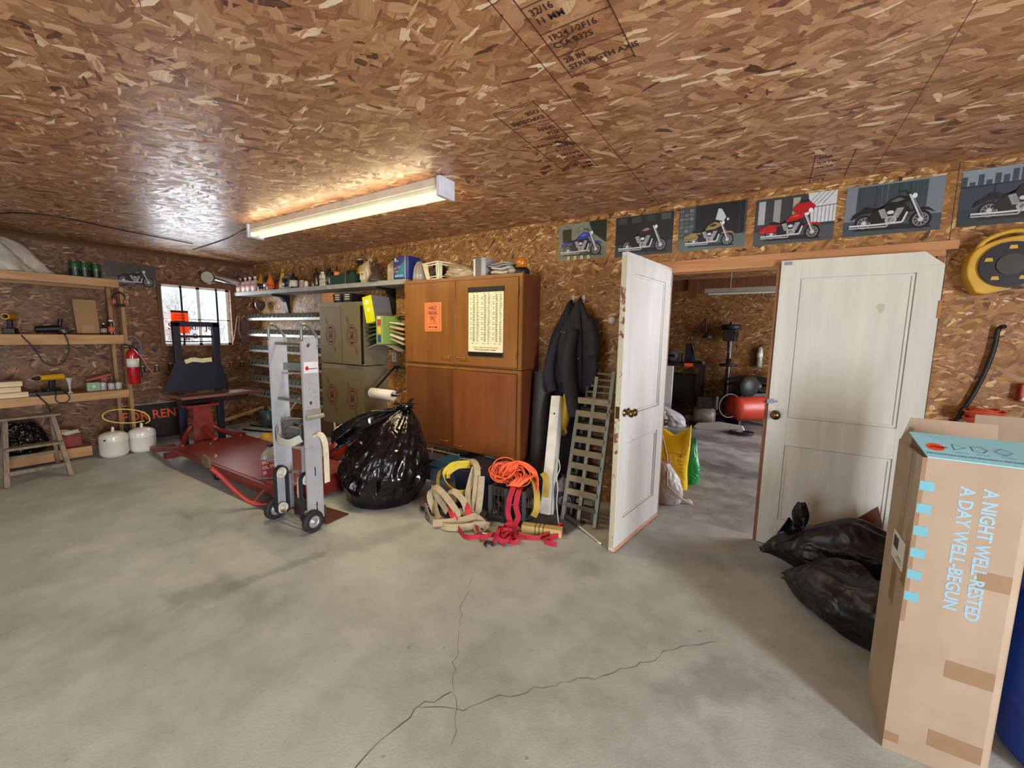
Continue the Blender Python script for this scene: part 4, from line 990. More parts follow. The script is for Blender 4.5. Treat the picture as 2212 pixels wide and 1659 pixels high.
# ---------------------------------------------------------------- olive metal cabinets
m_ol = mat('olive_metal', (106, 96, 64), .45, .15, vs=3, var=.06); m_ols = mat('olive_side', (120, 112, 92), .45, .15, vs=3, var=.06)
m_em = mat('emblem_red', (92, 44, 30), .55)
def emblem(parent, x, y, z, s=1.0):
    b = MB()
    def ring(r0, r1, ex=.82):
        n = 28; vs = []
        for k in range(n):
            a = 2 * pi * k / n
            vs += [(x + r0 * s * ex * cos(a), y, z + r0 * s * sin(a)), (x + r1 * s * ex * cos(a), y, z + r1 * s * sin(a))]
        b.add(vs, [(2 * k, 2 * k + 1, (2 * k + 3) % (2 * n), (2 * k + 2) % (2 * n)) for k in range(n)])
    ring(.118, .132); ring(.088, .102); ring(.012, .082) if False else None
    b.text('M', (x, y, z - .052 * s), (1, 0, 0), (0, 0, 1), .16 * s, .66, 'CENTER', .05, off=0)
    b.prism([(x - .03, z + .085), (x, z + .095), (x + .03, z + .085), (x, z + .07)], y, y + .0004, 'xz')
    b.prism([(x - .03, z - .085), (x, z - .095), (x + .03, z - .085), (x, z - .07)], y, y + .0004, 'xz')
    for q in (1, -1):   # lightning bolt above and below
        X, Z = (lambda a: x - q * a), (lambda a: z + q * a)
        b.prism([(X(.045), Z(.125)), (X(.062), Z(.165)), (X(.05), Z(.165)), (X(.095), Z(.235)), (X(.085), Z(.185)), (X(.098), Z(.19)), (X(.058), Z(.12))], y, y + .0004, 'xz')
    b.build('emblem', m_em, parent)
OX0, OX1, OYF = -4.775, -3.945, 3.085
def olive(lab, z0, z1, doors):
    t_ = thing('metal_cabinet', lab, 'cabinet', ((OX0 + OX1) / 2, 3.24, z0)); hh = z1 - z0; w_ = (OX1 - OX0) / 2
    b = MB().bb((-w_, OYF - 3.24, 0), (-w_ + .012, .169, hh)).bb((w_ - .012, OYF - 3.24, 0), (w_, .169, hh)).bb((-w_ + .012, OYF - 3.24, 0), (w_ - .012, .169, .012)).bb((-w_ + .012, OYF - 3.24, hh - .012), (w_ - .012, .169, hh)).bb((-w_ + .012, .158, .012), (w_ - .012, .169, hh - .012))
    b.bb((-w_ + .012, OYF - 3.24, hh - .05), (w_ - .012, OYF - 3.24 + .01, hh - .012))
    b.build('shell', m_ols, t_)
    for (a, c, y_, e) in doors:
        d = MB().bb((a, y_ - .012, .01), (c, y_, hh - (.012 if e[2] else .05))).build('door', m_ol, t_, bevel=.003)
        for ex, ez in e[0]: emblem(d, ex, y_ - .0128, ez, e[1])
    return t_
olive('upper olive metal wall cabinet with its right door ajar', 1.085, 1.815, (( -.405, .025, -.156, (((-.19, .345),), .95, 0)), (.085, .410, -.195, (((.265, .345),), .95, 1))))
t_ = olive('lower olive metal wall cabinet with two emblems on one door', .33, 1.075, ((-.405, .41, -.156, (((-.205, .365), (.19, .35)), 1.0, 0)),))
m_kraft = mat('kraft', (172, 118, 76), .8)
t_ = thing('cardboard_box', 'small brown cardboard box on top of the olive cabinet', 'box', (-4.62, 3.22, 1.816))
MB().bb((-.10, -.13, 0), (.10, .13, .118)).build('carton', m_kraft, t_, bevel=.002)
MB().bb((-.102, -.02, .0), (.102, .02, .119)).build('tape', mat('kraft_tape', (150, 104, 66), .4), t_)
for k, (x_, lab) in enumerate(((-4.44, 'black parts tray with pale labels next to the brown box'), (-4.255, 'black parts tray nearest the yellow carton on the olive cabinet'))):
    t_ = thing('parts_tray', lab, 'tray', (x_, 3.2, 1.816), 0, 'black parts trays on the olive cabinet')
    MB().box((0, 0, .05), (.13, .2, .10), taper=(1.3, 1.0)).build('body', m_black, t_, bevel=.004)
    b = MB()
    for z_ in (.03, .055, .08): b.bb((-.04, -.1035, z_), (.045, -.1, z_ + .012))
    b.build('paper_label', mat('tray_lab', (196, 186, 150), .6, var=.3, vs=60), t_)
# yellow and grey carton, tilted
t_ = thing('yellow_carton', 'tilted carton with a bright yellow-green end and a plain grey side', 'carton', (-3.835, 3.235, 1.575), 0, rot=(0, -.20, .10))
MB().bb((-.07, -.15, 0), (.07, .13, .30)).build('carton', mat('carton_grey', (116, 112, 118), .5), t_, bevel=.002)
MB().bb((-.0705, -.152, 0), (.0705, -.1505, .3005)).build('end_panel', mat('carton_lime', (206, 210, 30), .5), t_)
b = MB().cyl((-.01, -.1525, .235), (-.01, -.1535, .235), .028, n=16).cyl((-.01, -.1525, .15), (-.01, -.1535, .15), .022, n=16).cyl((.04, -.1525, .245), (.04, -.1535, .245), .008, n=12)
b.build('printing', mat('carton_print', (226, 226, 170), .5), t_)
# file rack with folders
t_ = thing('file_rack', 'bent grey sheet metal rack holding folders beside the cabinets', 'rack', (-3.62, 3.2, 1.27))
MB().prism([(-.28, 0), (-.10, .062), (.06, .062), (.27, 0), (.27, .01), (.06, .072), (-.10, .072), (-.28, .01)], -.14, .20, 'xz').build('tray', mat('rack_grey', (150, 146, 132), .5, .3), t_)
MB().bb((-.28, .195, 0), (.27, .205, .12)).build('back_plate', m_black, t_)
m_bind = mat('binder_green', (128, 160, 84), .45)
t_ = thing('lime_binder', 'green ring binder with red, yellow and blue spine labels in the rack', 'binder', (-3.585, 3.10, 1.342))
MB().bb((-.05, -.10, 0), (.05, .18, .305)).build('cover', m_bind, t_, bevel=.005)
for z_, h_, c_ in ((.20, .065, (176, 46, 32)), (.115, .07, (222, 176, 40)), (.02, .08, (44, 62, 118)), (.268, .03, (190, 200, 170))):
    MB().bb((-.026, -.1015, z_), (.026, -.0995, z_ + h_)).build('spine_label', mat('spine%d' % c_[0], c_, .5), t_)
r = random.Random(2)
gl_ = ['lowest', 'second lowest', 'middle', 'second highest', 'highest']
for k in range(5):
    a = .30 - k * .06
    b = MB().box((0, 0, 0), (.20, .26, .014 + .006 * (k % 2)), Matrix.Rotation(-a, 3, 'Y'))
    one('green_folder', b, mat('folder_g%d' % (k % 3), [(44, 66, 32), (70, 92, 44), (34, 52, 30)][k % 3], .5), 'dark green folder left of the binder, ' + gl_[k] + ' of the five', 'folder', (-3.775 - .01 * k, 3.2, 1.395 + k * .043), group='green folders left of the binder')
for k in range(5):
    b = MB().box((0, 0, 0), (.21, .25, .012 + .008 * (k % 2)), Matrix.Rotation(.28 - .04 * k, 3, 'Y'))
    one('manila_folder', b, mat('folder_t%d' % (k % 3), [(186, 164, 126), (206, 196, 168), (160, 134, 92)][k % 3], .6), 'tan paper folder right of the binder, ' + gl_[k] + ' of the five', 'folder', (-3.405, 3.2, 1.375 + k * .048), group='tan folders right of the binder')
t_ = thing('black_visor_case', 'small black case on top of the tan folders', 'case', (-3.38, 3.17, 1.607)); MB().lathe([(.07, 0), (.075, .02), (.055, .04)], n=16, sq=(3, .8)).build('shell', m_black, t_)
# outlet plate
t_ = thing('outlet_plate', 'pale outlet cover plate on the strand board between the cabinets', 'outlet', (-3.815, YB, 1.18))
MB().bb((-.038, -.006, -.058), (.038, 0, .058)).build('plate', mat('plate_w', (190, 196, 188), .4), t_, bevel=.002)
MB().bb((-.016, -.008, .01), (.016, -.006, .04)).build('socket', mat('plate_s', (160, 164, 158), .4), t_)
MB().bb((-.016, -.008, -.04), (.016, -.006, -.01)).build('socket', mat('plate_s', (160, 164, 158), .4), t_)
# paper roll on its black bracket
t_ = thing('roll_bracket', 'black wire bracket holding the white paper roll by the cabinet', 'bracket', (-3.3, 3.25, .95))
b = MB().beam((.014, -.02, .13), (-.45, .1, .11), .022, .018).beam((-.45, .1, .11), (-.45, -.22, -.14), .02, .016).beam((.012, -.1, -.06), (-.1, -.2, -.135), .02, .018).beam((-.45, -.22, -.155), (-.06, -.225, -.155), .02, .02).beam((-.45, .1, .11), (-.45, .158, .11), .04, .03)
b.build('arms', m_black, t_)
t_ = thing('paper_roll', 'white paper roll with an open core hanging beside the wall cabinet', 'paper roll', (-3.585, 3.025, .795))
b = MB(); n = 36
b.lathe([(.030, -.175), (.056, -.175), (.056, .175), (.030, .175), (.030, -.175)], n=n, axis='X'); b.build('roll', mat('paper_white', (232, 228, 214), .8, var=.03), t_)

# ---------------------------------------------------------------- bin rails
div_me = None
m_rail = mat('rail_silver', (176, 176, 168), .4, .5); m_rdk = mat('rail_dark', (58, 58, 52), .5, .3)
for k, (z_, lab) in enumerate(((1.625, 'topmost'), (1.385, 'second from the top'), (1.145, 'third from the top'), (.925, 'third from the bottom'), (.675, 'second from the bottom'), (.455, 'lowest'))):
    t_ = thing('bin_rail', 'metal bin rail with small compartments, %s of six by the corner' % lab, 'bin rail', (-5.87, YB, z_), 0, 'bin rails by the corner')
    MB().bb((-1.06, -.012, 0), (1.06, -.002, .085)).build('back_strip', m_rdk, t_)
    b = MB().bb((-1.06, -.16, -.006), (1.06, -.012, 0)).bb((-1.06, -.163, -.006), (1.06, -.16, .030)); b.build('front_lip', m_rail, t_)
    w_ = MB(); d0 = None
    for j in range(21):
        x_ = -1.06 + 2.12 * j / 20
        if div_me is None:
            d0 = MB().prism([(-.159, .0), (-.159, .074), (-.10, .096), (-.012, .098), (-.012, 0)], -.002, .002, 'yz').build('divider', mat('divider_grey', (112, 114, 106), .5, .2), t_); div_me = d0.data
        else:
            d0 = bpy.data.objects.new('divider', div_me); COL.objects.link(d0); d0.parent = t_
        d0.location.x = x_
    r = random.Random(k)
    for j in range(20):
        if r.random() < .75:
            x_ = -1.06 + 2.12 * (j + .5) / 20
            w_.box((x_, -.085, .022), (.08, .12, .04 + r.uniform(-.01, .02)))
    w_.build('small_parts', mat('parts_dark', (50, 50, 52), .5, .4, var=.6, vs=60), t_)
# glass globe on the top rail
t_ = thing('glass_goblet', 'large smoked glass goblet standing on the topmost bin rail', 'goblet', (-6.62, 3.3, 1.711))
MB().lathe([(.035, -.002), (.032, .004), (.006, .012), (.006, .04), (.04, .065), (.07, .11), (.075, .16), (.06, .20), (.057, .20), (.07, .16), (.066, .11), (.03, .07)], n=28).build('bowl', glass('smoke_glass', (90, 70, 58), .04, .55), t_)
# ================================================================ doors
def paint(name, base, chip, thr):
    t = NT(name); v = t.obj()
    n = t.noise(v, 3.5, 8, .72)
    chipm = t.ramp(n, [(thr, (0, 0, 0, 1)), (thr + .012, (1, 1, 1, 1))])
    st = t.n('ShaderNodeMapping'); t.l.new(v, st.inputs[0]); st.inputs['Scale'].default_value = (14, 14, 1.4)
    d = t.noise(st.outputs[0], 1, 4, .6)
    col = t.ramp(d, [(.3, srgb(tuple(int(c * .93) for c in base))), (.7, srgb(base))])
    col = t.mix(t.math('MULTIPLY', t.ramp(t.noise(v, 30, 5, .7), [(.62, (0, 0, 0, 1)), (.72, (1, 1, 1, 1))]), .5), col, srgb(chip))
    col = t.mix(chipm, col, srgb(chip))
    t.set(Base_Color=col, Roughness=t.math('ADD', t.math('MULTIPLY', chipm, .25), .30))
    t.bump(t.math('ADD', d, t.math('MULTIPLY', chipm, -1.5)), .25, .003)
    return t.m
m_pa = paint('door_paint_worn', (214, 214, 210), (176, 170, 150), .66)
m_pb = paint('door_paint', (220, 220, 210), (190, 188, 172), .70)
m_bare = wood('bare_edge', (120, 74, 46), (168, 116, 80), 2, .7, False)
m_knob = mat('antique_brass', (120, 98, 62), .25, .95)
def panel_door(nm, lab, loc, rz, W, m_, cut=0.0, hinge_left=True):
    """Two-panel door; local x from the hinge to the free edge, front face at y = 0, body behind it."""
    D = thing(nm, lab, 'door', loc, rz); T = .042; H_ = 1.985
    rails = [(0, .20), (.735, .93), (1.865, H_)]
    b = MB()
    b.bb((0, 0, 0), (.115, T, H_ - (.08 if cut else 0))).bb((W - .115, 0, 0), (W, T, H_))
    for i, (z0, z1) in enumerate(rails):
        if i == 2 and cut: b.prism([(.115, z0), (W - .115, z0), (W - .115, z1), (.09, z1), (.0, z1 - .08), (.115, z1 - .08)], 0, T, 'xz')
        else: b.bb((.115, 0, z0), (W - .115, T, z1))
    b.build('frame', m_, D, bevel=.0015)
    for (z0, z1) in ((.20, .735), (.93, 1.865)):
        MB().bb((.115, .014, z0), (W - .115, T - .014, z1)).build('panel', m_, D)
        b = MB()
        for y0, y1 in ((.007, .014), (T - .014, T - .007)):
            b.bb((.120, y0, z0 + .005), (W - .120, y1, z0 + .017)).bb((.120, y0, z1 - .017), (W - .120, y1, z1 - .005)).bb((.120, y0, z0 + .017), (.132, y1, z1 - .017)).bb((W - .132, y0, z0 + .017), (W - .120, y1, z1 - .017))
        b.build('moulding', m_, D)
    return D, T
# right-hand door, hinged on the right: local x runs to the left
Wd = .79
D2, T2 = panel_door('timber_door', 'closed white panelled door with a clipped top corner and brass knob', (.805, 3.395, .006), pi, Wd, m_pb, .07)
# the door body lies toward the room here, so its visible face is local y = T
MB().lathe([(.0, .0), (.028, 0), (.028, .004), (.011, .008), (.011, .028), (.026, .038), (.032, .052), (.026, .066), (.0001, .07)], (Wd - .045, T2, .945), 24, 'Y').build('knob', m_knob, D2)
b = MB().bb((Wd - .03, T2, 1.02), (Wd + .01, T2 + .010, 1.05)).bb((Wd - .05, T2, 1.028), (Wd - .03, T2 + .006, 1.042)); b.build('latch', mat('zinc', (140, 152, 168), .4, .7), D2)
MB().bb((-.006, T2 - .002, 1.60), (.006, T2 + .006, 1.70)).build('hinge', m_brass, D2)
MB().bb((Wd - .06, T2, 1.955), (Wd - .02, T2 + .006, 1.975)).build('catch', mat('zinc', (140, 152, 168), .4, .7), D2)
MB().bb((Wd + .001, 0.002, 0), (Wd + .022, T2 - .012, 1.96)).build('meeting_strip', m_jamb, D2)
# grey worn smudge on the upper panel
b = MB(); r = random.Random(9); vs = []
for k in range(26):
    a = 2 * pi * k / 26; q = 1 + .14 * sin(3 * a) + r.uniform(-.08, .08); vs.append((.255 - .019 * q * cos(a), T2 - .0137, 1.665 + .03 * q * sin(a)))
b.add(vs, [tuple(range(26))])
b.build('smudge', mat('smudge', (184, 182, 162), .5), D2)
# left-hand door, swung open into the room
D1, T1 = panel_door('timber_door', 'open white panelled door with peeling paint standing out from the wall', (-.733, 3.40, .012), atan2(-.785, -.108), .79, m_pa, 0)
# its body lies toward +y' = away; the visible face is toward the doorway
MB().bb((.7901, .004, 0.02), (.792, T1 - .004, 1.97)).build('bare_edge', paint('edge_paint', (196, 190, 164), (122, 74, 46), .55), D1)
for s, y_ in ((1, T1), (-1, 0)):
    for xx in ((.735, .675) if s == 1 else (.735,)):
        MB().lathe([(.0001, 0), (.026, 0), (.026, .004), (.010, .008), (.010, .026), (.022, .036), (.027, .048), (.022, .06), (.0001, .064)] if s == 1 else [(.0001, -.064), (.022, -.06), (.027, -.048), (.022, -.036), (.010, -.026), (.010, -.008), (.026, -.004), (.026, 0), (.0001, 0)], (xx, y_, .955), 20, 'Y').build('knob', m_knob, D1)
MB().bb((.792, .008, .92), (.7945, T1 - .008, 1.0)).build('latch_plate', m_knob, D1)
MB().bb((0, .002, -.008), (.79, T1 - .002, 0.0)).bb((0, T1, -.006), (.79, T1 + .0012, .024)).build('bare_bottom_edge', mat('pinkwood', (196, 142, 116), .7), D1)
MB().bb((-.004, T1 - .004, 1.85), (.01, T1 + .004, 1.93)).build('hinge', mat('zinc', (140, 152, 168), .4, .7), D1)

# ================================================================ posters
def pm(c): return mat('poster_%d_%d_%d' % c, c, .35, var=.06, vs=30)
def poster(lab, x0, z0, w_, h_, bgc, gnd, bike, style=None, org=None, ax=None, blank=False, scene=''):
    """Printed sheet: every shape of the picture is a flat face a fraction of a millimetre above the paper."""
    mats = []; 
    def mi(c):
        m = pm(c)
        if m not in mats: mats.append(m)
        return mats.index(m)
    b = MB(); lay = [0]
    def P(u, v):
        if ax: return tuple(Vector(org) + Vector(ax) * u + Vector((0, 0, 1)) * v + Vector((1, 0, 0)) * (.0012 + lay[0] * .00012))
        return (x0 + u, YB - .0025 - lay[0] * .00012, z0 + v)
    def poly(c, pts): lay[0] += 1; b.mt(mi(c)); b.add([P(min(max(u, 0), w_), min(max(v, 0), h_)) for u, v in pts], [tuple(range(len(pts)))])
    def ell(c, cx, cy, rx, ry, n=26): poly(c, [(cx + rx * cos(2 * pi * k / n), cy + ry * sin(2 * pi * k / n)) for k in range(n)])
    def ring(c, cx, cy, r0, r1, ex=1.0, n=30):
        lay[0] += 1; b.mt(mi(c)); vs = []
        for k in range(n):
            a = 2 * pi * k / n; vs += [P(cx + r0 * ex * cos(a), cy + r0 * sin(a)), P(cx + r1 * ex * cos(a), cy + r1 * sin(a))]
        b.add(vs, [(2 * k, 2 * k + 1, (2 * k + 3) % (2 * n), (2 * k + 2) % (2 * n)) for k in range(n)])
    def line(c, pts, t):
        for (u0, v0), (u1, v1) in zip(pts[:-1], pts[1:]):
            L = hypot(u1 - u0, v1 - v0) or 1; nx, ny = -(v1 - v0) / L * t / 2, (u1 - u0) / L * t / 2
            poly(c, [(u0 + nx, v0 + ny), (u1 + nx, v1 + ny), (u1 - nx, v1 - ny), (u0 - nx, v0 - ny)])
    # sheet
    b.mt(mi((188, 192, 192)))
    if ax:
        o_ = Vector(org); a_ = Vector(ax); b.add([tuple(o_), tuple(o_ + a_ * w_), tuple(o_ + a_ * w_ + Vector((0, 0, h_))), tuple(o_ + Vector((0, 0, h_)))] + [tuple(p + Vector((.001, 0, 0))) for p in (o_, o_ + a_ * w_, o_ + a_ * w_ + Vector((0, 0, h_)), o_ + Vector((0, 0, h_)))], [(0, 1, 2, 3), (4, 5, 6, 7), (0, 1, 5, 4), (1, 2, 6, 5), (2, 3, 7, 6), (3, 0, 4, 7)])
    else: b.bb((x0, YB - .0024, z0), (x0 + w_, YB - .0004, z0 + h_))
    poly(bgc, [(0, h_ * .28), (w_, h_ * .28), (w_, h_), (0, h_)])
    poly(gnd, [(0, 0), (w_, 0), (w_, h_ * .32), (0, h_ * .30)])
    r = random.Random(int(w_ * 1e4) + len(lab))
    def sh(c, f): return tuple(max(0, min(255, int(q * f))) for q in c)
    if scene == 'stone':
        for k in range(60):
            u, v = r.uniform(0, w_ * .85), r.uniform(h_ * .35, h_ * .97); s_ = r.uniform(.004, .010); poly(sh((150, 150, 136), r.uniform(.5, 1.15)), [(u, v), (u + s_ * 1.4, v), (u + s_ * 1.4, v + s_), (u, v + s_)])
        poly((44, 48, 32), [(w_ * .1, h_ * .5), (w_ * .28, h_ * .5), (w_ * .28, h_ * .86), (w_ * .1, h_ * .86)])
        poly((30, 40, 26), [(w_ * .72, h_ * .7), (w_, h_ * .4), (w_, h_), (w_ * .65, h_)])
        for k in range(4): poly((196, 184, 140), [(w_ * (.2 + k * .14), 0), (w_ * (.27 + k * .14), 0), (w_ * (.25 + k * .14), h_ * .24), (w_ * (.22 + k * .14), h_ * .26)])
    elif scene == 'dark':
        for k in range(4): poly(sh((84, 88, 78), r.uniform(.5, 1.1)), [(w_ * (.04 + k * .25), h_ * .82), (w_ * (.2 + k * .25), h_ * .82), (w_ * (.2 + k * .25), h_ * .97), (w_ * (.04 + k * .25), h_ * .97)])
    elif scene == 'brick':
        for k in range(7):
            for j in range(3): poly(sh((98, 102, 104), r.uniform(.7, 1.2)), [(w_ * (.01 + j * .075), h_ * (.34 + k * .09)), (w_ * (.075 + j * .075), h_ * (.34 + k * .09)), (w_ * (.075 + j * .075), h_ * (.41 + k * .09)), (w_ * (.01 + j * .075), h_ * (.41 + k * .09))])
        poly((20, 21, 23), [(w_ * .26, h_ * .3), (w_ * .97, h_ * .3), (w_ * .97, h_), (w_ * .26, h_)]); line((70, 74, 76), [(w_ * .9, h_ * .3), (w_ * .9, h_)], .002)
    elif scene == 'town':
        for a, c in ((.04, (170, 172, 172)), (.24, (150, 150, 148)), (.48, (166, 162, 140))): poly(c, [(w_ * a, h_ * .45), (w_ * (a + .09), h_ * .45), (w_ * (a + .09), h_ * .95), (w_ * a, h_ * .95)])
        poly((206, 210, 214), [(w_ * .72, h_ * .38), (w_, h_ * .38), (w_, h_), (w_ * .66, h_)])
        for k in range(7): line((52, 54, 58), [(w_ * (.70 + .045 * k), h_ * .38), (w_ * (.70 + .045 * k), h_ * .72)], .0022)
        for k in range(4): line((62, 64, 68), [(w_ * (.66 + .06 * k), h_ * .76), (w_ * (.8 + .06 * k), h_)], .003)
        line((52, 54, 58), [(w_ * .68, h_ * .7), (w_, h_ * .72)], .004)
    elif scene == 'planks':
        poly((58, 70, 74), [(w_ * .12, h_ * .3), (w_ * .84, h_ * .3), (w_ * .84, h_ * .97), (w_ * .12, h_ * .97)])
        for k in range(12): line(sh((84, 98, 104), r.uniform(.5, 1.1)), [(w_ * (.15 + k * .058), h_ * .3), (w_ * (.15 + k * .058), h_ * .96)], .004)
    elif scene == 'skyline':
        poly((136, 148, 156), [(0, h_ * .72), (w_, h_ * .72), (w_, h_), (0, h_)])
        for k in range(14):
            u = w_ * k / 14; t_ = r.uniform(.78, .96); poly((64, 74, 84), [(u, h_ * .7), (u + w_ * .05, h_ * .7), (u + w_ * .05, h_ * t_), (u, h_ * t_)])
        line((34, 42, 48), [(0, h_ * .70), (w_, h_ * .73)], .006); line((40, 48, 56), [(w_ * .3, h_ * .4), (w_ * .3, h_ * .7)], .004)
    # motorcycle, front wheel to the right
    body, acc = bike; s_ = style or {}
    W = w_ * s_.get('sc', 1.0); ox = w_ * s_.get('ox', 0.0); oy = h_ * s_.get('oy', 0.0)
    def U(a): return ox + W * a
    def V(a): return oy + W * .7 * a
    rw, ry_ = W * s_.get('rw', .115), W * .105
    fx, fy, rx_, ry0 = U(.80), V(.22), U(.22), V(.24)
    poly(sh(gnd, .45), [(U(.1), V(.10)), (U(.92), V(.06)), (U(.85), V(.16)), (U(.2), V(.17))])
    for cx, cy, q in ((rx_, ry0, rw * .92), (fx, fy, rw)):
        ring((16, 16, 18), cx, cy, q * .74, q, .93); ring((150, 152, 156), cx, cy, q * .66, q * .74, .93); ell((58, 60, 64), cx, cy, q * .60, q * .62)
        for k in range(9): line((176, 178, 182), [(cx, cy), (cx + q * .64 * .93 * cos(k * .7), cy + q * .64 * sin(k * .7))], q * .055)
        ell((196, 198, 202), cx, cy, q * .24, q * .26)
    # frame, engine, exhausts
    poly((26, 26, 28), [(U(.24), V(.30)), (U(.36), V(.50)), (U(.62), V(.56)), (U(.70), V(.40)), (U(.60), V(.18)), (U(.38), V(.17))])
    for k, (a, c) in enumerate(((.44, .34), (.54, .33))):
        poly((150, 152, 154), [(U(a - .035), V(c - .04)), (U(a + .035), V(c - .04)), (U(a + .05 * (1 if k else -1) + .035), V(c + .14)), (U(a + .05 * (1 if k else -1) - .035), V(c + .14))])
        for j in range(4): line((70, 72, 74), [(U(a - .035), V(c + j * .032)), (U(a + .05), V(c + j * .032))], .0016)
    ell((170, 172, 176), U(.50), V(.26), W * .062, W * .05); ell((108, 110, 114), U(.50), V(.26), W * .035, W * .03); ell((206, 208, 210), U(.49), V(.40), W * .036, W * .024)
    line((204, 206, 210), [(U(.66), V(.38)), (U(.62), V(.2)), (U(.36), V(.19)), (U(.06), V(.20))], W * .022); line((168, 170, 174), [(U(.56), V(.38)), (U(.46), V(.14)), (U(.06), V(.155))], W * .018)
    # fenders, seat, tank
    poly(body, [(U(.07), V(.30)), (U(.10), V(.42)), (U(.2), V(.49)), (U(.34), V(.47)), (U(.34), V(.42)), (U(.20), V(.42)), (U(.13), V(.36))])
    poly(body, [(U(.68), V(.38)), (U(.74), V(.44)), (U(.86), V(.43)), (U(.94), V(.33)), (U(.86), V(.38)), (U(.76), V(.385))])
    poly((24, 22, 24), [(U(.18), V(.47)), (U(.22), V(.55)), (U(.33), V(.50)), (U(.44), V(.52)), (U(.46), V(.57)), (U(.42), V(.48)), (U(.30), V(.45))])
    poly(body, [(U(.41), V(.50)), (U(.46), V(.62)), (U(.57), V(.70)), (U(.66), V(.66)), (U(.68), V(.58)), (U(.58), V(.52))])
    poly(acc, [(U(.47), V(.60)), (U(.56), V(.66)), (U(.62), V(.62)), (U(.55), V(.58))])
    line((196, 198, 202), [(U(.665), V(.70)), (U(.80), V(.23))], W * .022); line((130, 132, 136), [(U(.69), V(.68)), (U(.83), V(.24))], W * .012)
    line((40, 40, 42), [(U(.56), V(.76)), (U(.62), V(.78)), (U(.67), V(.70))], W * .014)
    ell((222, 226, 228), U(.715), V(.66), W * .026, W * .034)
    if s_.get('bags'): poly(body, [(U(.03), V(.27)), (U(.05), V(.40)), (U(.26), V(.42)), (U(.30), V(.36)), (U(.28), V(.27))]); line(acc, [(U(.05), V(.31)), (U(.28), V(.33))], .003)
    if s_.get('shield'): poly((188, 200, 204), [(U(.58), V(.76)), (U(.62), V(1.04)), (U(.68), V(1.02)), (U(.76), V(.80)), (U(.72), V(.70))]); ell((206, 210, 212), U(.79), V(.74), W * .02, W * .024)
    if s_.get('fairing'):
        poly(body, [(U(.50), V(.78)), (U(.56), V(.90)), (U(.74), V(.92)), (U(.82), V(.82)), (U(.78), V(.70)), (U(.66), V(.66)), (U(.54), V(.70))]); poly((40, 38, 42), [(U(.58), V(.90)), (U(.62), V(.99)), (U(.72), V(.97)), (U(.74), V(.92))]); ell((226, 230, 232), U(.755), V(.72), W * .028, W * .035)
    o = b.build('motorcycle_poster', mats); return tag(o, lab, 'poster', 'motorcycle posters')
PZ = 2.118
poster('poster of a blue motorcycle before a stone wall, leftmost of the row', -1.675, 2.128, .442, .305, (128, 128, 112), (112, 112, 100), ((44, 62, 152), (90, 106, 180)), {'oy': .02}, scene='stone')
poster('poster of a dark maroon motorcycle on a night street, right of the blue one', -1.155, PZ, .45, .312, (32, 34, 32), (54, 58, 60), ((52, 24, 34), (150, 132, 128)), {}, scene='dark')
poster('poster of a black and gold touring motorcycle with a tall windshield', -.665, PZ, .448, .318, (62, 66, 68), (92, 104, 102), ((150, 128, 74), (32, 28, 26)), {'bags': 1, 'shield': 1, 'sc': .86, 'ox': .06}, scene='brick')
poster('poster of a red touring motorcycle with a fairing above the doorway', -.165, PZ - .004, .445, .306, (58, 58, 62), (76, 80, 84), ((176, 24, 34), (214, 60, 60)), {'bags': 1, 'fairing': 1, 'sc': .88, 'ox': .04}, scene='town')
poster('poster of a black motorcycle before grey planks, above the closed white door', .328, PZ, .445, .302, (118, 128, 136), (66, 76, 82), ((22, 22, 26), (96, 100, 104)), {}, scene='planks')
poster('poster of a black motorcycle before a city skyline, rightmost of the row', .838, PZ + .002, .45, .304, (54, 66, 78), (46, 56, 60), ((20, 22, 26), (60, 66, 70)), {'ox': .05}, scene='skyline')
poster('faded grey motorcycle poster on the left wall beside the window', 0, 0, .50, .27, (74, 66, 66), (116, 106, 104), ((34, 28, 30), (120, 112, 112)), {'sc': .84, 'ox': .16, 'oy': -.06, 'rw': .15}, org=(XL + .0005, 1.685, 2.02), ax=(0, 1, -.0))

# ================================================================ hose reel and tools right of the door
m_ry = mat('reel_yellow', (206, 160, 44), .4)
t_ = thing('hose_reel', 'yellow wall reel with a black drum hanging right of the closed door', 'reel', (1.03, YB, 1.885))
n = 30; out = []
b = MB(); vs = []; 
pts = [(-.10, -.145), (-.145, -.04), (-.135, .07), (-.07, .125), (.03, .15), (.11, .13), (.15, .05), (.15, -.04), (.09, -.10), (.02, -.115), (-.05, -.15)]
sp = spline([(p[0], 0, p[1]) for p in pts + [pts[0]]], 4)
b.prism([(p.x, p.z) for p in sp[:-1]], -.10, -.002, 'xz'); b.build('housing', m_ry, t_, bevel=.008)
MB().tube(spline([(-.12, -.07, .06), (-.09, -.085, .135), (0, -.09, .175), (.09, -.085, .155), (.13, -.07, .08)], 6), .013, 10).build('handle', m_ry, t_)
MB().cyl((.01, -.101, .0), (.01, -.115, .0), .118, n=40).build('drum', m_black, t_)
for k in range(5):
    a = pi / 2 + k * 2 * pi / 5; c_ = (.01 + .088 * cos(a), .088 * sin(a))
    MB().prism([(c_[0] - .016, c_[1] - .008), (c_[0] + .016, c_[1] - .008), (c_[0] + .012, c_[1] + .011), (c_[0] - .012, c_[1] + .011)], -.1165, -.1145, 'xz').build('window_slot', m_ry, t_)
MB().cyl((.01, -.115, 0), (.01, -.12, 0), .055, n=30).build('hub', mat('hub_black', (34, 34, 34), .4), t_)
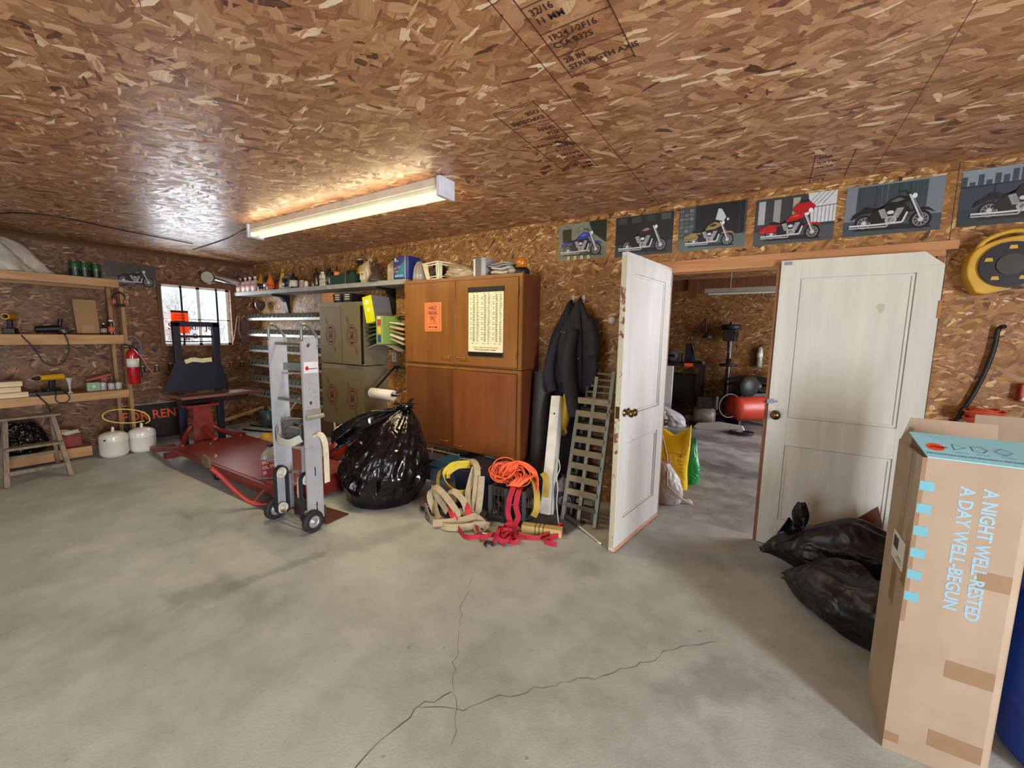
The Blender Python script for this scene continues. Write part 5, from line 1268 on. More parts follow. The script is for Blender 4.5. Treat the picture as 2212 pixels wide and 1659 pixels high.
cord('black_hose', 'black air hose hanging on the strand board right of the closed door', [(1.075, 3.36, 1.56), (1.06, 3.385, 1.545), (1.055, 3.385, 1.44), (1.035, 3.39, 1.30), (1.00, 3.39, 1.16), (.965, 3.39, 1.06), (.93, 3.385, .93), (.90, 3.385, .80)], .011, m_cord)
b = MB(); r = random.Random(5)
for k in range(9):
    q = .055 + .008 * (k % 4); z0 = .012 * (k // 4) + .03 * 0
    b.tube([(q * cos(a / 20 * 2 * pi), q * .6 * sin(a / 20 * 2 * pi) - .012 * k * 0, .010 * k + .004 * sin(a)) for a in range(20)], .006, 7, True)
t_ = thing('hanging_cord_coil', 'orange red coiled cord hanging low on the wall right of the door', 'cord', (1.03, 3.30, 1.02), 0)
b.build('coil', mat('cord_red', (206, 84, 54), .45), t_)
MB().bb((-.006, .02, .03), (.006, .109, .042)).build('hook', m_black, t_)
t_ = thing('red_pistol', 'small red and white caulking tool hanging at the right frame edge', 'tool', (1.19, YB, 1.20))
MB().bb((-.02, -.05, -.05), (.04, 0, .05)).build('body', mat('tool_red', (168, 40, 26), .4), t_, bevel=.006)
MB().cyl((-.015, -.055, -.03), (.03, -.055, -.045), .012).build('tip', mat('white_cap', (226, 222, 212), .4), t_)

# ================================================================ tall carton in the right foreground
m_card = NT('carton_board'); v = m_card.obj()
cl = m_card.ramp(m_card.noise(v, 4, 5, .6), [(.35, srgb(150, 130, 108)), (.65, srgb(162, 142, 120))])
m_card.set(Base_Color=cl, Roughness=.75); m_card.bump(m_card.noise(v, 60, 3), .06, .003); m_card = m_card.m
m_tape = mat('brown_tape', (138, 112, 84), .3, vs=20, var=.05, coat=.2)
t_ = thing('tall_carton', 'tall brown carton with blue slogan lettering in the right foreground', 'carton', (.455, 1.855, 0))
BW, BD, BH = .262, .30, 1.088
b = MB().bb((0, 0, 0), (BW - .022, .004, BH)).bb((0, .004, 0), (.004, BD, BH)).bb((.004, BD - .004, 0), (BW, BD, BH)).bb((BW - .004, .012, 0), (BW, BD - .004, BH)).bb((.004, .004, 0), (BW - .004, BD - .004, .006))
b.prism([(BW - .022, 0), (BW, .014), (BW - .004, .016), (BW - .024, .004)], 0, BH, 'xy')
b.build('walls', m_card, t_)
# flaps
def flap(pts, nm='flap', m_=m_card):
    b = MB(); n = (Vector(pts[1]) - Vector(pts[0])).cross(Vector(pts[3]) - Vector(pts[0])).normalized() * .004
    b.add([tuple(Vector(p)) for p in pts] + [tuple(Vector(p) + n) for p in pts], [(0, 1, 2, 3), (7, 6, 5, 4), (0, 1, 5, 4), (1, 2, 6, 5), (2, 3, 7, 6), (3, 0, 4, 7)])
    return b.build(nm, m_, t_)
flap([(.004, BD, BH), (BW, BD, BH), (BW + .0, BD + .02, BH + .085), (.03, BD + .02, BH + .085)])
flap([(.001, .17, BH), (.001, BD - .01, BH), (.022, BD - .02, BH + .055), (.014, .19, BH + .06)])
f_ = flap([(.012, .002, BH), (BW + .03, .002, BH), (BW + .03, .17, BH + .052), (-.010, .14, BH + .055)], 'blue_flap', mat('flap_blue', (150, 210, 228), .5, var=.03))
# printing on the blue flap: round label, pictograms and a line of small type
fo = Vector((.012, .002, BH + .0046)); fx_ = Vector((1, 0, 0)); fy_ = Vector((0, .14, .054)).normalized()
b = MB(); vs = [fo + fx_ * (.030 + .022 * cos(2 * pi * k / 28)) + fy_ * (.062 + .022 * sin(2 * pi * k / 28)) + Vector((0, 0, .0012)) for k in range(28)]
b.add(vs, [tuple(range(28))]); b.build('round_label', mat('label_orange', (236, 84, 44), .4), f_)
b = MB()
for k in range(6): b.text('IIII'[:2 + k % 3], fo + fx_ * (.016 + k * .006) + fy_ * (.055 + .004 * (k % 2)) + Vector((0, 0, .002)), fx_, fy_, .014)
b.build('lettering', mat('label_brown', (110, 26, 18), .5), f_)
b = MB().text('INSTRUCTIONS AND RETURN POLICY ARE INSIDE THIS BOX', fo + fx_ * .002 + fy_ * .018 + Vector((0, 0, .001)), fx_, fy_, .0105, .95, weight=.012)
for (a, s_) in ((.085, 3), (.135, 5), (.19, 4)):
    c_ = fo + fx_ * a + fy_ * .075 + Vector((0, 0, .001))
    for k in range(s_):
        a0, a1 = 2 * pi * k / s_, 2 * pi * (k + 1) / s_
        p, q = c_ + fx_ * .02 * cos(a0) + fy_ * .02 * sin(a0), c_ + fx_ * .02 * cos(a1) + fy_ * .02 * sin(a1)
        b.beam(p, q, .0016, .0006)
    b.beam(c_ + fx_ * -.012 + fy_ * -.032, c_ + fx_ * .02 + fy_ * -.032, .0012, .0006)
b.build('lettering', mat('flap_ink', (44, 74, 88), .5), f_)
b = MB()
b.text('A NIGHT WELL-RESTED', (.150, -.0006, BH - .078), (0, 0, -1), (1, 0, 0), .0475, .885, weight=.028, off=0)
b.text('A DAY WELL-BEGUN', (.098, -.0006, BH - .080), (0, 0, -1), (1, 0, 0), .0475, .95, weight=.028, off=0)
b.build('lettering', mat('slogan_blue', (138, 172, 190), .5, var=.03), t_)
b = MB()
for k in range(6): MB().bb((.002, -.0012, BH - .112 - k * .079), (.038, -.0004, BH - .080 - k * .079)).build('blue_square', mat('square_blue', (104, 164, 180), .45, var=.03), t_)
for (x0, z0, w_, h_) in ((.125, .345, .13, .062), (.110, .075, .14, .062), (.165, .683, .10, .058), (-.0002, .035, .04, .035)):
    MB().bb((x0, -.0005, z0), (min(x0 + w_, BW - .022), -.0001, z0 + h_)).build('tape', m_tape, t_)
MB().bb((.0, -.0009, .50), (.012, -.0003, BH)).build('tape', m_tape, t_)
MB().bb((-.0012, .0, .62), (-.0003, .055, BH)).build('tape', mat('tape_olive', (150, 122, 84), .2, coat=.4), t_)
MB().bb((-.0016, .105, .50), (-.0003, .16, BH)).build('tape', m_tape, t_)
lb = MB().bb((-.002, .045, .655), (-.001, .195, .76)).build('shipping_label', mat('ship_label', (214, 210, 200), .4), t_)
b = MB()
for k in range(16): b.bb((-.0024, .12 + k * .0038, .70), (-.002, .122 + k * .0038 + .001 * (k % 2), .745))
b.bb((-.0024, .07, .68), (-.002, .12, .684)).bb((-.0024, .06, .67), (-.002, .14, .672))
b.build('barcode', mat('ink', (50, 48, 46), .5), lb)
# second, lighter carton panel behind it and blue barrel
t_ = thing('cardboard_sheet', 'flat piece of cardboard standing behind the tall carton at the frame edge', 'cardboard', (.86, 2.50, 0), 0, rot=(-.08, 0, .1))
MB().bb((-.07, 0, 0), (.26, .006, 1.16)).build('sheet', m_card, t_)
t_ = thing('blue_drum', 'large blue plastic drum behind the tall carton', 'drum', (1.10, 2.14, 0))
MB().lathe([(.25, 0), (.27, .012), (.285, .04), (.29, .2), (.297, .21), (.297, .235), (.29, .245), (.29, .6), (.297, .61), (.297, .635), (.29, .645), (.285, .83), (.26, .88), (.25, .89)], n=56).build('shell', mat('drum_blue', (22, 56, 150), .35, vs=3, var=.06), t_)
MB().cyl((.1, 0, .885), (.1, 0, .905), .035).build('bung', m_black, t_)

# ---------------------------------------------------------------- black bags by the closed door
m_bag2 = film('matt_black_film', (9, 9, 11), .42, 9, 1.0)
def lying(nm, lab, loc, rz, L, w_, h_, seed, m_, extra=None):
    """Soft bag lying on its side: closed surface along local x, tied at x = 0."""
    r = random.Random(seed); ph = [r.uniform(0, 6.28) for _ in range(10)]
    def fn(u, v):
        a = u * 2 * pi; env = (sin(min(v / .45, 1) * pi / 2) ** .8) * (1 - max(0, (v - .7) / .3) ** 2.5 * .85) if v > 0 else .08
        env = max(env, .08); wv = sum(sin(f_ * a + ph[k] + (5 - k) * v * 2) / (1.5 + k) for k, f_ in enumerate((2, 3, 5, 9, 14)))
        q = env * (1 + .10 * wv + .07 * sin(16 * v + ph[7] + 2 * sin(a)))
        y_, z_ = q * cos(a) * w_, q * sin(a) * h_
        return (v * L + .02 * wv, y_, max(.002, h_ * .85 * env ** .3 + z_ * (1.0 if z_ > 0 else .95)))
    t_ = thing(nm, lab, 'garbage bag', loc, rz)
    b = MB().grid(fn, 84, 50, True, True); b.add([fn(k / 84, 1) for k in range(84)], [tuple(range(84))]); b.add([fn(k / 84, 0) for k in range(84)], [tuple(range(84))[::-1]])
    b.build('sack', m_, t_)
    if extra: MB().grid(extra, 10, 10).build('tied_end', m_, t_)
    return t_
lying('garbage_bag', 'black garbage bag with an upright knotted ear against the closed door', (.06, 3.06, 0), -.05, 1.0, .15, .21, 4, m_bag2)
t_ = lying('garbage_bag', 'black garbage bag lying in front, touching the tall carton', (.17, 2.80, 0), -.66, .70, .17, .17, 9, m_bag2)
b = MB().grid(lambda u, v: (.235 + (.035 + .01 * sin(3 * v)) * (u - .5) * 2 * (.55 + .45 * sin(v * pi)), 3.02 + .012 * sin(5 * u + 3 * v), .30 + .17 * v), 9, 12)
b.grid(lambda u, v: (.20 + .15 * (u - .5) * (1 - .6 * v), 3.0 + .05 * sin(u * pi), .24 + .10 * v + .015 * sin(9 * u)), 12, 8)
o = b.build('knotted_ear', m_bag2); bag1 = [q for q in bpy.data.objects if q.name.startswith('garbage_bag')][0]; o.parent = bag1; o.matrix_parent_inverse = (Matrix.Translation(bag1.location) @ Matrix.Rotation(-.05, 4, 'Z')).inverted()
sm = o.modifiers.new('thick', 'SOLIDIFY'); sm.thickness = .004
t_ = thing('carton_scrap', 'reddish cardboard corner poking up behind the black bags', 'cardboard', (.60, 3.24, .0))
MB().prism([(-.08, 0), (.06, 0), (.06, .36), (.03, .46), (-.06, .36)], 0, .006, 'xz').build('sheet', mat('redcard', (128, 84, 66), .8), t_)
# ================================================================ fluorescent fixture
t_ = thing('shop_light', 'twin tube fluorescent shop light on the ceiling', 'ceiling light', (-3.115, 2.155, H))
m_fx = mat('fixture_white', (206, 200, 186), .4)
MB().prism([(-.055, 0), (.055, 0), (.062, -.055), (.045, -.07), (-.045, -.07), (-.062, -.055)], -1.22, 1.22, 'yz').build('housing', m_fx, t_, bevel=.002)
for s in (-1, 1):
    b = MB().bb((s * 1.205, -.075, -.125), (s * 1.235, .075, 0)); b.bb((s * 1.19, -.06, -.12), (s * 1.205, .06, -.07)); b.build('end_cap', mat('cap_plastic', (206, 208, 222), .4), t_, bevel=.004)
em = NT('tube_glow'); em.set(Base_Color=(.25, .25, .22, 1)); em.b.inputs['Emission Color'].default_value = (1.0, .90, .50, 1); em.b.inputs['Emission Strength'].default_value = 1.05
for s in (-1, 1): MB().cyl((-1.19, s * .04, -.098), (1.19, s * .04, -.098), .018, n=16).build('tube', em.m, t_)
MB().tube(spline([(-1.235, 0, -.03), (-1.5, .03, -.006), (-2.0, .12, -.006), (-2.6, .18, -.006), (-3.2, .22, -.006)], 5), .006, 6).build('supply_wire', m_cord, t_)
for (dy, dz, e_) in ((-.07, .35, 3), (.07, .35, 3), (0, -1, 26)):
    o = area('tube_light', (0, dy, -.10 if dy else -.122), (0, dy * 14, dz), 2.3, .04, e_, (1.0, .80, .48)); o.parent = t_
cord('ceiling_wire', 'thin black wire stapled along the ceiling above the top pine shelf', [(-6.2, .45, H - .012), (-6.05, .72, H - .012), (-5.75, .85, H - .012), (-5.6, 1.1, H - .012), (-5.75, 1.6, H - .012), (-5.85, 2.2, H - .012)], .006, m_cord)

# ================================================================ blue stand with tray table
m_nv = mat('navy_steel', (18, 21, 38), .5, .2); 
t_ = thing('steel_stand', 'dark navy steel stand with two uprights and a reddish tray table', 'stand', (-6.05, 2.24, 0))
for s in (-1, 1): MB().bb((-.03, s * .205 - .035, 0), (.03, s * .205 + .035, 1.55)).build('upright', m_nv, t_, bevel=.004)
MB().bb((-.03, -.24, 1.50), (.03, .24, 1.56)).build('crossbar', m_nv, t_, bevel=.004)
MB().bb((-.02, -.17, 1.365), (.02, .17, 1.395)).build('crossbar', m_nv, t_)
MB().prism([(-.25, 1.07), (.22, 1.06), (.31, .77), (.30, .70), (-.40, .72)], .031, .045, 'yz').build('back_panel', m_nv, t_)
m_tt = mat('tray_red', (118, 80, 76), .38, .1, grime=((176, 136, 120), 3, .6))
b = MB().prism([(.07, -.38), (.48, -.36), (.46, .52), (.055, .45)], .672, .682, 'xy').beam((.48, -.36, .685), (.46, .52, .685), .008, .03).beam((.07, -.38, .69), (.48, -.36, .69), .008, .03).beam((.46, .52, .69), (.055, .45, .69), .008, .03); b.build('tray_table', m_tt, t_)
MB().prism([(.10, .67), (.40, .67), (.30, .60), (.14, .56)], -.3, .40, 'xz').build('under_bracket', mat('dark_maroon', (48, 18, 20), .5), t_)
t_ = thing('paper_bundle', 'open booklet and papers lying on top of the navy back panel', 'papers', (-5.985, 2.22, 1.072))
b = MB().beam((0, -.14, .0), (.0, -.06, .03), .05, .006, (1, 0, 0)).beam((0, -.06, .03), (.0, .06, .006), .05, .004, (1, 0, 0)).beam((0, .05, .012), (0, .14, .02), .05, .012, (1, 0, 0)); b.build('sheets', mat('booklet', (206, 196, 160), .6), t_)

# ================================================================ red motorcycle lift
m_red = mat('lift_red', (112, 32, 28), .42, .1, var=.2, vs=5, grime=((110, 60, 48), 4, .60)); m_deck = mat('deck_red', (124, 58, 50), .36, .15, var=.16, vs=3, grime=((150, 104, 76), 1.6, .60)); m_red2 = mat('lift_bright', (150, 40, 32), .4)
t_ = thing('motorcycle_lift', 'low red motorcycle lift platform on the floor', 'lift', (-4.2, 2.06, 0))
b = MB().prism([(-1.18, -.36), (.95, -.34), (.95, .34), (-1.18, .34)], .185, .20, 'xy'); b.build('deck', m_deck, t_)
b = MB().bb((-1.18, -.375, .155), (.95, -.345, .195)).bb((-1.18, .335, .155), (.95, .365, .195)).bb((.93, -.345, .10), (.965, .335, .195)).bb((-1.2, -.345, .155), (-1.17, .335, .195)); b.build('edge_rail', m_red, t_)
b = MB().bb((-.35, -.31, .06), (.85, -.26, .15)).bb((-.35, .26, .06), (.85, .31, .15)).bb((-.40, -.31, .03), (-.34, .31, .12)).bb((.84, -.33, .02), (.93, .33, .12)); b.build('base_frame', m_red, t_)
for s in (-1, 1): MB().beam((-.3, s * .2, .07), (.7, s * .2, .17), .04, .04).build('scissor_arm', m_red, t_)
for k, (x_, y_) in enumerate(((-.30, -.30), (-.30, .30), (.78, -.28), (.78, .28))):
    c_ = MB().cyl((x_ - .012, y_, .035), (x_ + .012, y_, .035), .034, n=16).build('caster', m_black, t_); MB().bb((x_ - .02, y_ - .02, .035), (x_ + .02, y_ + .02, .075)).build('fork', mat('zinc', (140, 152, 168), .4, .7), c_)
MB().bb((.80, -.36, .0), (.90, -.2, .08)).build('foot', m_red2, t_)
# front wheel vice
b = MB().box((-1.42, .0, .32), (.15, .20, .26)).prism([(-1.50, .19), (-1.34, .19), (-1.36, .60), (-1.48, .60)], -.09, .09, 'xz').bb((-1.52, -.15, .575), (-1.34, .17, .60)); b.build('vice_column', m_red, t_)
b = MB()
for s in (-1, 1): b.tube(spline([(-1.42, s * .09, .36), (-1.38, s * .16, .28), (-1.25, s * .24, .22), (-1.10, s * .30, .205)], 6), .025, 8)
b.tube(spline([(-1.40, .0, .36), (-1.25, .0, .28), (-1.08, .02, .215)], 6), .03, 8); b.build('curved_leg', m_red, t_)
b = MB().beam((-1.95, -.31, .05), (-1.15, -.33, .18), .05, .05).beam((-1.95, -.31, .03), (-1.93, -.1, .03), .05, .05).beam((-1.62, .30, .2), (-1.15, .33, .2), .06, .05).bb((-1.60, -.32, .0), (-1.5, .32, .05)).bb((-1.5, -.05, .02), (-1.18, .05, .19)); b.build('front_arm', m_red, t_)
b = MB().tube([(.0, 0, 0), (0, 0, 0.001)], .001); 
P = spline([(-3.75 + 4.2, 1.42 - 2.06, .36), (-3.70 + 4.2, 1.47 - 2.06, .28), (-3.60 + 4.2, 1.55 - 2.06, .13), (-3.53 + 4.2, 1.62 - 2.06, .045), (-3.42 + 4.2, 1.70 - 2.06 + .02, .04), (-3.33 + 4.2, 1.80 - 2.06 + .02, .10)], 6)
MB().tube(P, .018, 10).build('foot_lever', m_red2, t_)
MB().prism([(.34, .40), (.40, .355), (.48, .37), (.46, .44), (.37, .46)], -.66, -.645, 'xz').build('lever_pad', mat('olive_pad', (92, 78, 44), .7), t_)
MB().beam((.66, -.44, .05), (.70, -.36, .15), .025, .02).build('lever_brace', m_red, t_)
# small things on the deck
t_ = jug('oil_jug', 'grey gallon oil jug with a red and white label standing on the red deck', (-3.60, 1.82, .2008), 1.15, .9, mat('jug_grey', (128, 128, 130), .3), None, None)
MB().bb((-.055, -.0705, .02), (.052, -.067, .15)).build('paper_label', mat('oil_label', (132, 30, 26), .4), t_)
b = MB()
for k, s_ in enumerate(('MOTOR', 'OIL 5W', '30')): b.text(s_, (-.045, -.0715, .118 - k * .038), (1, 0, .25), (-.25, 0, 1), .034, .8)
b.build('lettering', mat('white_cap', (226, 222, 212), .4), t_)
one('wrench', MB().beam((0, -.08, .008), (0, .08, .008), .018, .008).cyl((0, .08, .002), (0, .08, .014), .02), mat('steel_tool', (150, 146, 138), .35, .8), 'steel wrench lying on the left end of the red deck', 'wrench', (-5.25, 2.02, .2008), 1.0)
one('zip_tie', MB().tube(spline([(0, 0, .004), (.02, .04, .004), (.0, .09, .004)], 4), .004), mat('white_cap', (226, 222, 212), .4), 'short pale scrap on the near left of the red deck', 'scrap', (-4.62, 1.79, .2008), 1.2)
t_ = thing('hand_tool', 'grey clamp tool lying near the wheel vice of the red lift', 'clamp', (-5.72, 1.93, .0), .2)
MB().bb((-.1, -.04, 0), (.1, .04, .05)).build('body', mat('clamp_grey', (126, 112, 98), .5), t_, bevel=.01)
MB().beam((-.02, 0, .06), (.2, .05, .085), .02, .02).build('handle', mat('clamp_pale', (176, 160, 142), .5), t_)
# behind the lift
one('white_board', MB().prism([(-.55, -.25), (.45, -.28), (.55, .2), (-.35, .28)], 0, .012, 'xy'), mat('board_white', (206, 202, 190), .6, var=.04), 'white sheet of board lying on the floor behind the red lift', 'board', (-5.45, 2.78, .0))
t_ = thing('ribbed_brush', 'yellow ribbed plastic floor tool with a slanted stick behind the lift', 'floor tool', (-5.25, 2.66, .0135))
b = MB().lathe([(.02, .0), (.07, .03), (.09, .10), (.07, .17), (.02, .20)], n=20, rot=Matrix.Rotation(.5, 3, 'X')); b.build('head', mat('brush_yellow', (216, 176, 70), .45), t_)
b = MB()
for k in range(6):
    a = -1.2 + k * .42; b.tube([(.093 * sin(v * pi) ** .7 * sin(a - .6) * 1.0, -.093 * sin(v * pi) ** .7 * cos(a - .6), .02 + .17 * v) for v in (.12, .25, .4, .55, .7, .85)], .006, 6)
for q in range(len(b.v)):
    p = Matrix.Rotation(.5, 3, 'X') @ Vector(b.v[q]); b.v[q] = tuple(p)
b.build('ribs', mat('rib_dark', (40, 30, 20), .6), t_)
MB().cyl((.02, .0, .17), (.30, .22, .62), .009, n=8).build('stick', mat('stick_pink', (176, 130, 116), .5), t_)
t_ = thing('metal_pail', 'blue grey pail standing in the corner behind the red lift', 'pail', (-6.42, 3.22, 0)); MB().lathe([(.085, 0), (.105, .27), (.10, .27), (.08, .01)], n=24).build('shell', mat('pail_blue', (74, 88, 102), .4, .3), t_)
MB().tube(arc((0, 0, .26), .105, 0, pi, 12, 'xz', .06), .004).build('bail', m_rail, t_)
cord('floor_cable', 'thick black cable coiled on the floor behind the red lift', [(-6.5, 2.9, .014), (-6.2, 3.0, .014), (-5.9, 3.12, .014), (-5.6, 3.25, .014), (-5.3, 3.30, .014), (-5.5, 3.18, .034), (-5.95, 3.0 + .12, .034), (-6.25, 3.2, .014), (-6.7, 3.1, .014)], .013, m_cord)
one('timber_batten', MB().beam((-6.93, 2.62, .06), (-6.75, 3.33, .26), .03, .045), m_pine, 'pale timber batten leaning low in the far corner', 'timber')
# round red fuel can and bits behind the lift
m_gas = mat('gas_red', (140, 34, 28), .4)
t_ = thing('gas_can', 'round red fuel can with a yellow spout behind the lift', 'gas can', (-4.18, 2.86, 0))
MB().lathe([(.095, 0), (.115, .02), (.12, .13), (.09, .19), (.04, .215), (.03, .25)], n=28).build('body', m_gas, t_)
b = MB().cyl((0, 0, .25), (-.02, 0, .29), .022, n=12).cyl((-.01, 0, .27), (-.05, 0, .42), .013, .010, 10).cyl((-.01, 0, .28), (.06, 0, .30), .012, n=8).cyl((-.05, 0, .30), (-.02, 0, .28), .02); b.build('spout', mat('spout_cream', (206, 180, 126), .4), t_)
bottle('white_jug', 'small cream bottle with a white cap half hidden by the large garbage bag', (-3.62, 2.62, 0), .055, .24, 'oil', mat('creamb', (190, 172, 140), .4), m_capw)
one('red_jack', MB().bb((-.22, -.05, 0), (.25, .05, .09)).cyl((.1, 0, .09), (.1, 0, .20), .03).beam((-.2, 0, .08), (-.45, .0, .30), .025, .025), m_gas, 'small dark red floor jack lying behind the large garbage bag', 'jack', (-3.72, 3.05, 0), .2)
one('steel_bar', MB().cyl((-.5, 0, .016), (.5, 0, .016), .014, n=8), mat('bar_dark', (60, 50, 44), .5, .5), 'dark steel bar on the floor behind the lift', 'bar', (-3.9, 2.62 + .07, 0), -.1)
one('wall_board', MB().bb((-1.5, -.02, 0), (0.9, 0, .30)), wood('brown_board', (70, 44, 26), (104, 70, 42), 0, .7, False), 'brown board standing along the rear wall below the olive cabinets', 'board', (-4.5, YB - .01, 0))

# ================================================================ aluminium hand truck
m_al = mat('worn_aluminium', (186, 190, 198), .42, .35, var=.06, vs=12, grime=((120, 122, 120), 14, .66)); m_ald = mat('steel_grey', (118, 122, 118), .45, .6)
t_ = thing('hand_truck', 'tall aluminium appliance hand truck standing in front of the red lift', 'hand truck', (-2.975, 1.64, 0), radians(5))
for s in (-1, 1):
    X = s * .185
    b = MB().bb((X - .003, 0, .06), (X + .003, .125, 1.42)).bb((X - .015 if s > 0 else X, -.004, .06), (X + .0 if s > 0 else X + .015, 0.0, 1.42)).bb((X - .018 if s > 0 else X, .121, .06), (X if s > 0 else X + .018, .127, 1.42))
    b.bb((X - .005, -.006, .06), (X + .005, .004, 1.42)); rl = b.build('side_rail', m_al, t_)
    MB().tube(spline([(X, .0, 1.40), (X, .002, 1.49), (X, .02, 1.515), (X, .06, 1.50), (X, .105, 1.455), (X, .123, 1.42), (X, .123, 1.36)], 6), .010, 8).build('grip', m_ald, t_)
    b = MB()
    for (y_, z_, q) in ((.045, 1.365, .010), (.05, .95, .009), (.055, .18, .004), (.06, .46, .004), (.03, 1.22, .003)): b.cyl((X + s * .003, y_, z_), (X + s * .005, y_, z_), q, n=14)
    b.build('rivet', mat('rust', (96, 40, 26), .7), rl)
b = MB()
b.bb((.1882, .058, .40), (.189, .066, .47)).bb((.1882, .062, .12), (.189, .070, .20)); b.build('slot', m_black, bpy.data.objects[rl.name])
MB().bb((.1882, .006, 1.17), (.1888, .12, 1.25)).build('sticker', mat('sticker_white', (216, 216, 222), .4), rl)
MB().cyl((.1886, .03, 1.205), (.1894, .03, 1.205), .014, n=16).build('sticker_dot', mat('dot_red', (196, 30, 50), .4), rl)
b = MB().bb((.189, .04, 1.198), (.1893, .115, 1.203)); b.build('sticker_line', m_blk, rl)
r = random.Random(6); b = MB()
for k in range(26): b.box((.1884, .05 + .03 * sin(k * 1.7) + k * .001, .80 + k * .012), (.0006, r.uniform(.006, .02), .003), Matrix.Rotation(r.uniform(-1, 1), 3, 'X'))
b.build('scribble', mat('pen_grey', (120, 122, 130), .6), rl)
MB().cyl((-.19, .05, 1.375), (.19, .05, 1.375), .011, n=12).build('crossbar', m_ald, t_); MB().cyl((-.19, .05, .955), (.19, .05, .955), .011, n=12).build('crossbar', m_ald, t_)
MB().prism([(-.184, .10), (-.1, .118), (.1, .118), (.184, .10), (.184, .108), (.1, .128), (-.1, .128), (-.184, .108)], 1.17, 1.225, 'xy').build('back_brace', m_ald, t_)
MB().prism([(-.184, .08), (-.1, .12), (.1, .12), (.184, .08), (.184, .10), (.1, .145), (-.1, .145), (-.184, .10)], 1.14, 1.15, 'xy').build('back_brace', m_ald, t_)
MB().prism([(-.184, .06), (-.09, .125), (.09, .125), (.184, .06), (.184, .085), (.09, .145), (-.09, .145), (-.184, .085)], .355, .372, 'xy').build('back_brace', m_ald, t_)
MB().prism([(-.184, .06), (-.09, .10), (.09, .10), (.184, .06), (.184, .09), (.09, .13), (-.09, .13), (-.184, .09)], .76, .80, 'xy').build('back_brace', m_ald, t_)
MB().bb((-.018, .10, .36), (.018, .118, .80)).build('centre_strip', m_al, t_)
b = MB().cyl((-.07, .05, .72), (.07, .05, .72), .034, n=18).cyl((-.06, .05, .66), (.06, .05, .66), .05, .05, 20).bb((-.10, .02, .68), (-.085, .09, .79)).bb((.085, .02, .68), (.10, .09, .79)).beam((-.08, .02, .80), (.05, .01, .82), .02, .012); b.build('strap_ratchet', m_ald, t_)
m_web = mat('web_grey', (176, 174, 158), .8, vs=40)
b = MB().ribbon(spline([(-.175, .03, .735), (-.12, -.02, .68), (-.04, -.035, .655), (.05, -.03, .655), (.12, .01, .69)], 6), .055, (0, 0, 1), .003); b.build('strap', m_web, t_); b = MB(); b.ribbon(spline([(-.05, .10, .34), (-.03, .08, .27), (.0, .06, .21), (.03, .07, .19)], 5), .05, (1, 0, .1), .003); b.build('strap', m_web, t_)
MB().ribbon(spline([(.20, .055, .70), (.215, .07, .72), (.232, .10, .70), (.238, .12, .62), (.236, .125, .45), (.236, .125, .34)], 6), .045, (0, 1, .2), .003).build('strap', mat('web_cream', (214, 204, 180), .8, vs=40), t_)
b = MB().bb((.189, .0, .865), (.196, .125, .905)).cyl((.205, -.005, .85), (.205, .135, .85), .017, n=14); b.build('strap_bracket', mat('bracket_grey', (160, 158, 152), .5, .4), t_)
# crawler belts, wheels, axle, toe plate
m_rub = mat('rubber', (30, 30, 32), .7); m_hub = mat('hub_white', (206, 200, 184), .4)
for s in (-1, 1):
    X = s * .150; y_ = .015
    P = arc((X, y_, .385), .045, 0, pi, 10, 'yz') + arc((X, y_, .10), .045, pi, 2 * pi, 10, 'yz')
    b = MB(); n = len(P); vs = []
    for p in P:
        d = (Vector(p) - Vector((X, y_, min(max(p[2], .10), .385)))).normalized() if abs(p[2] - .2) < 9 else None
        o_ = Vector(p) + d * .007
        vs += [(p[0] - .02, p[1], p[2]), (p[0] + .02, p[1], p[2]), (o_.x + .02, o_.y, o_.z), (o_.x - .02, o_.y, o_.z)]
    b.add(vs, [(4 * i + k, 4 * ((i + 1) % n) + k, 4 * ((i + 1) % n) + (k + 1) % 4, 4 * i + (k + 1) % 4) for i in range(n) for k in range(4)]); b.build('crawler_belt', m_rub, t_)
    for z_ in (.10, .385):
        b = MB().lathe([(.026, -.014), (.042, -.014), (.042, .014), (.026, .014), (.026, -.014)], (X, y_, z_), 24, 'X').lathe([(.010, -.010), (.026, -.004), (.026, .004), (.010, .010)], (X, y_, z_), 10, 'X'); b.build('belt_pulley', m_hub, t_)
    w_ = MB().lathe([(.045, -.022), (.074, -.022), (.080, -.014), (.080, .014), (.074, .022), (.045, .022), (.045, -.022)], (s * .223, .0, .08), 36, 'X').build('wheel', m_rub, t_)
    MB().lathe([(.0001, -.016), (.018, -.02), (.022, -.008), (.045, -.012), (.047, -.023), (.0475, .023), (.045, .012), (.022, .008), (.018, .02), (.0001, .024)], (s * .223, .0, .08), 28, 'X').build('hub', mat('hub_grey', (170, 170, 176), .4, .4), w_)
MB().cyl((-.225, 0, .08), (.225, 0, .08), .010, n=10).build('axle', m_ald, t_)
m_toe = mat('toe_brown', (92, 58, 46), .45, .3)
MB().bb((-.18, .127, .003), (.205, .132, .15)).bb((-.18, .132, .002), (.215, .33, .008)).build('toe_plate', m_toe, t_)

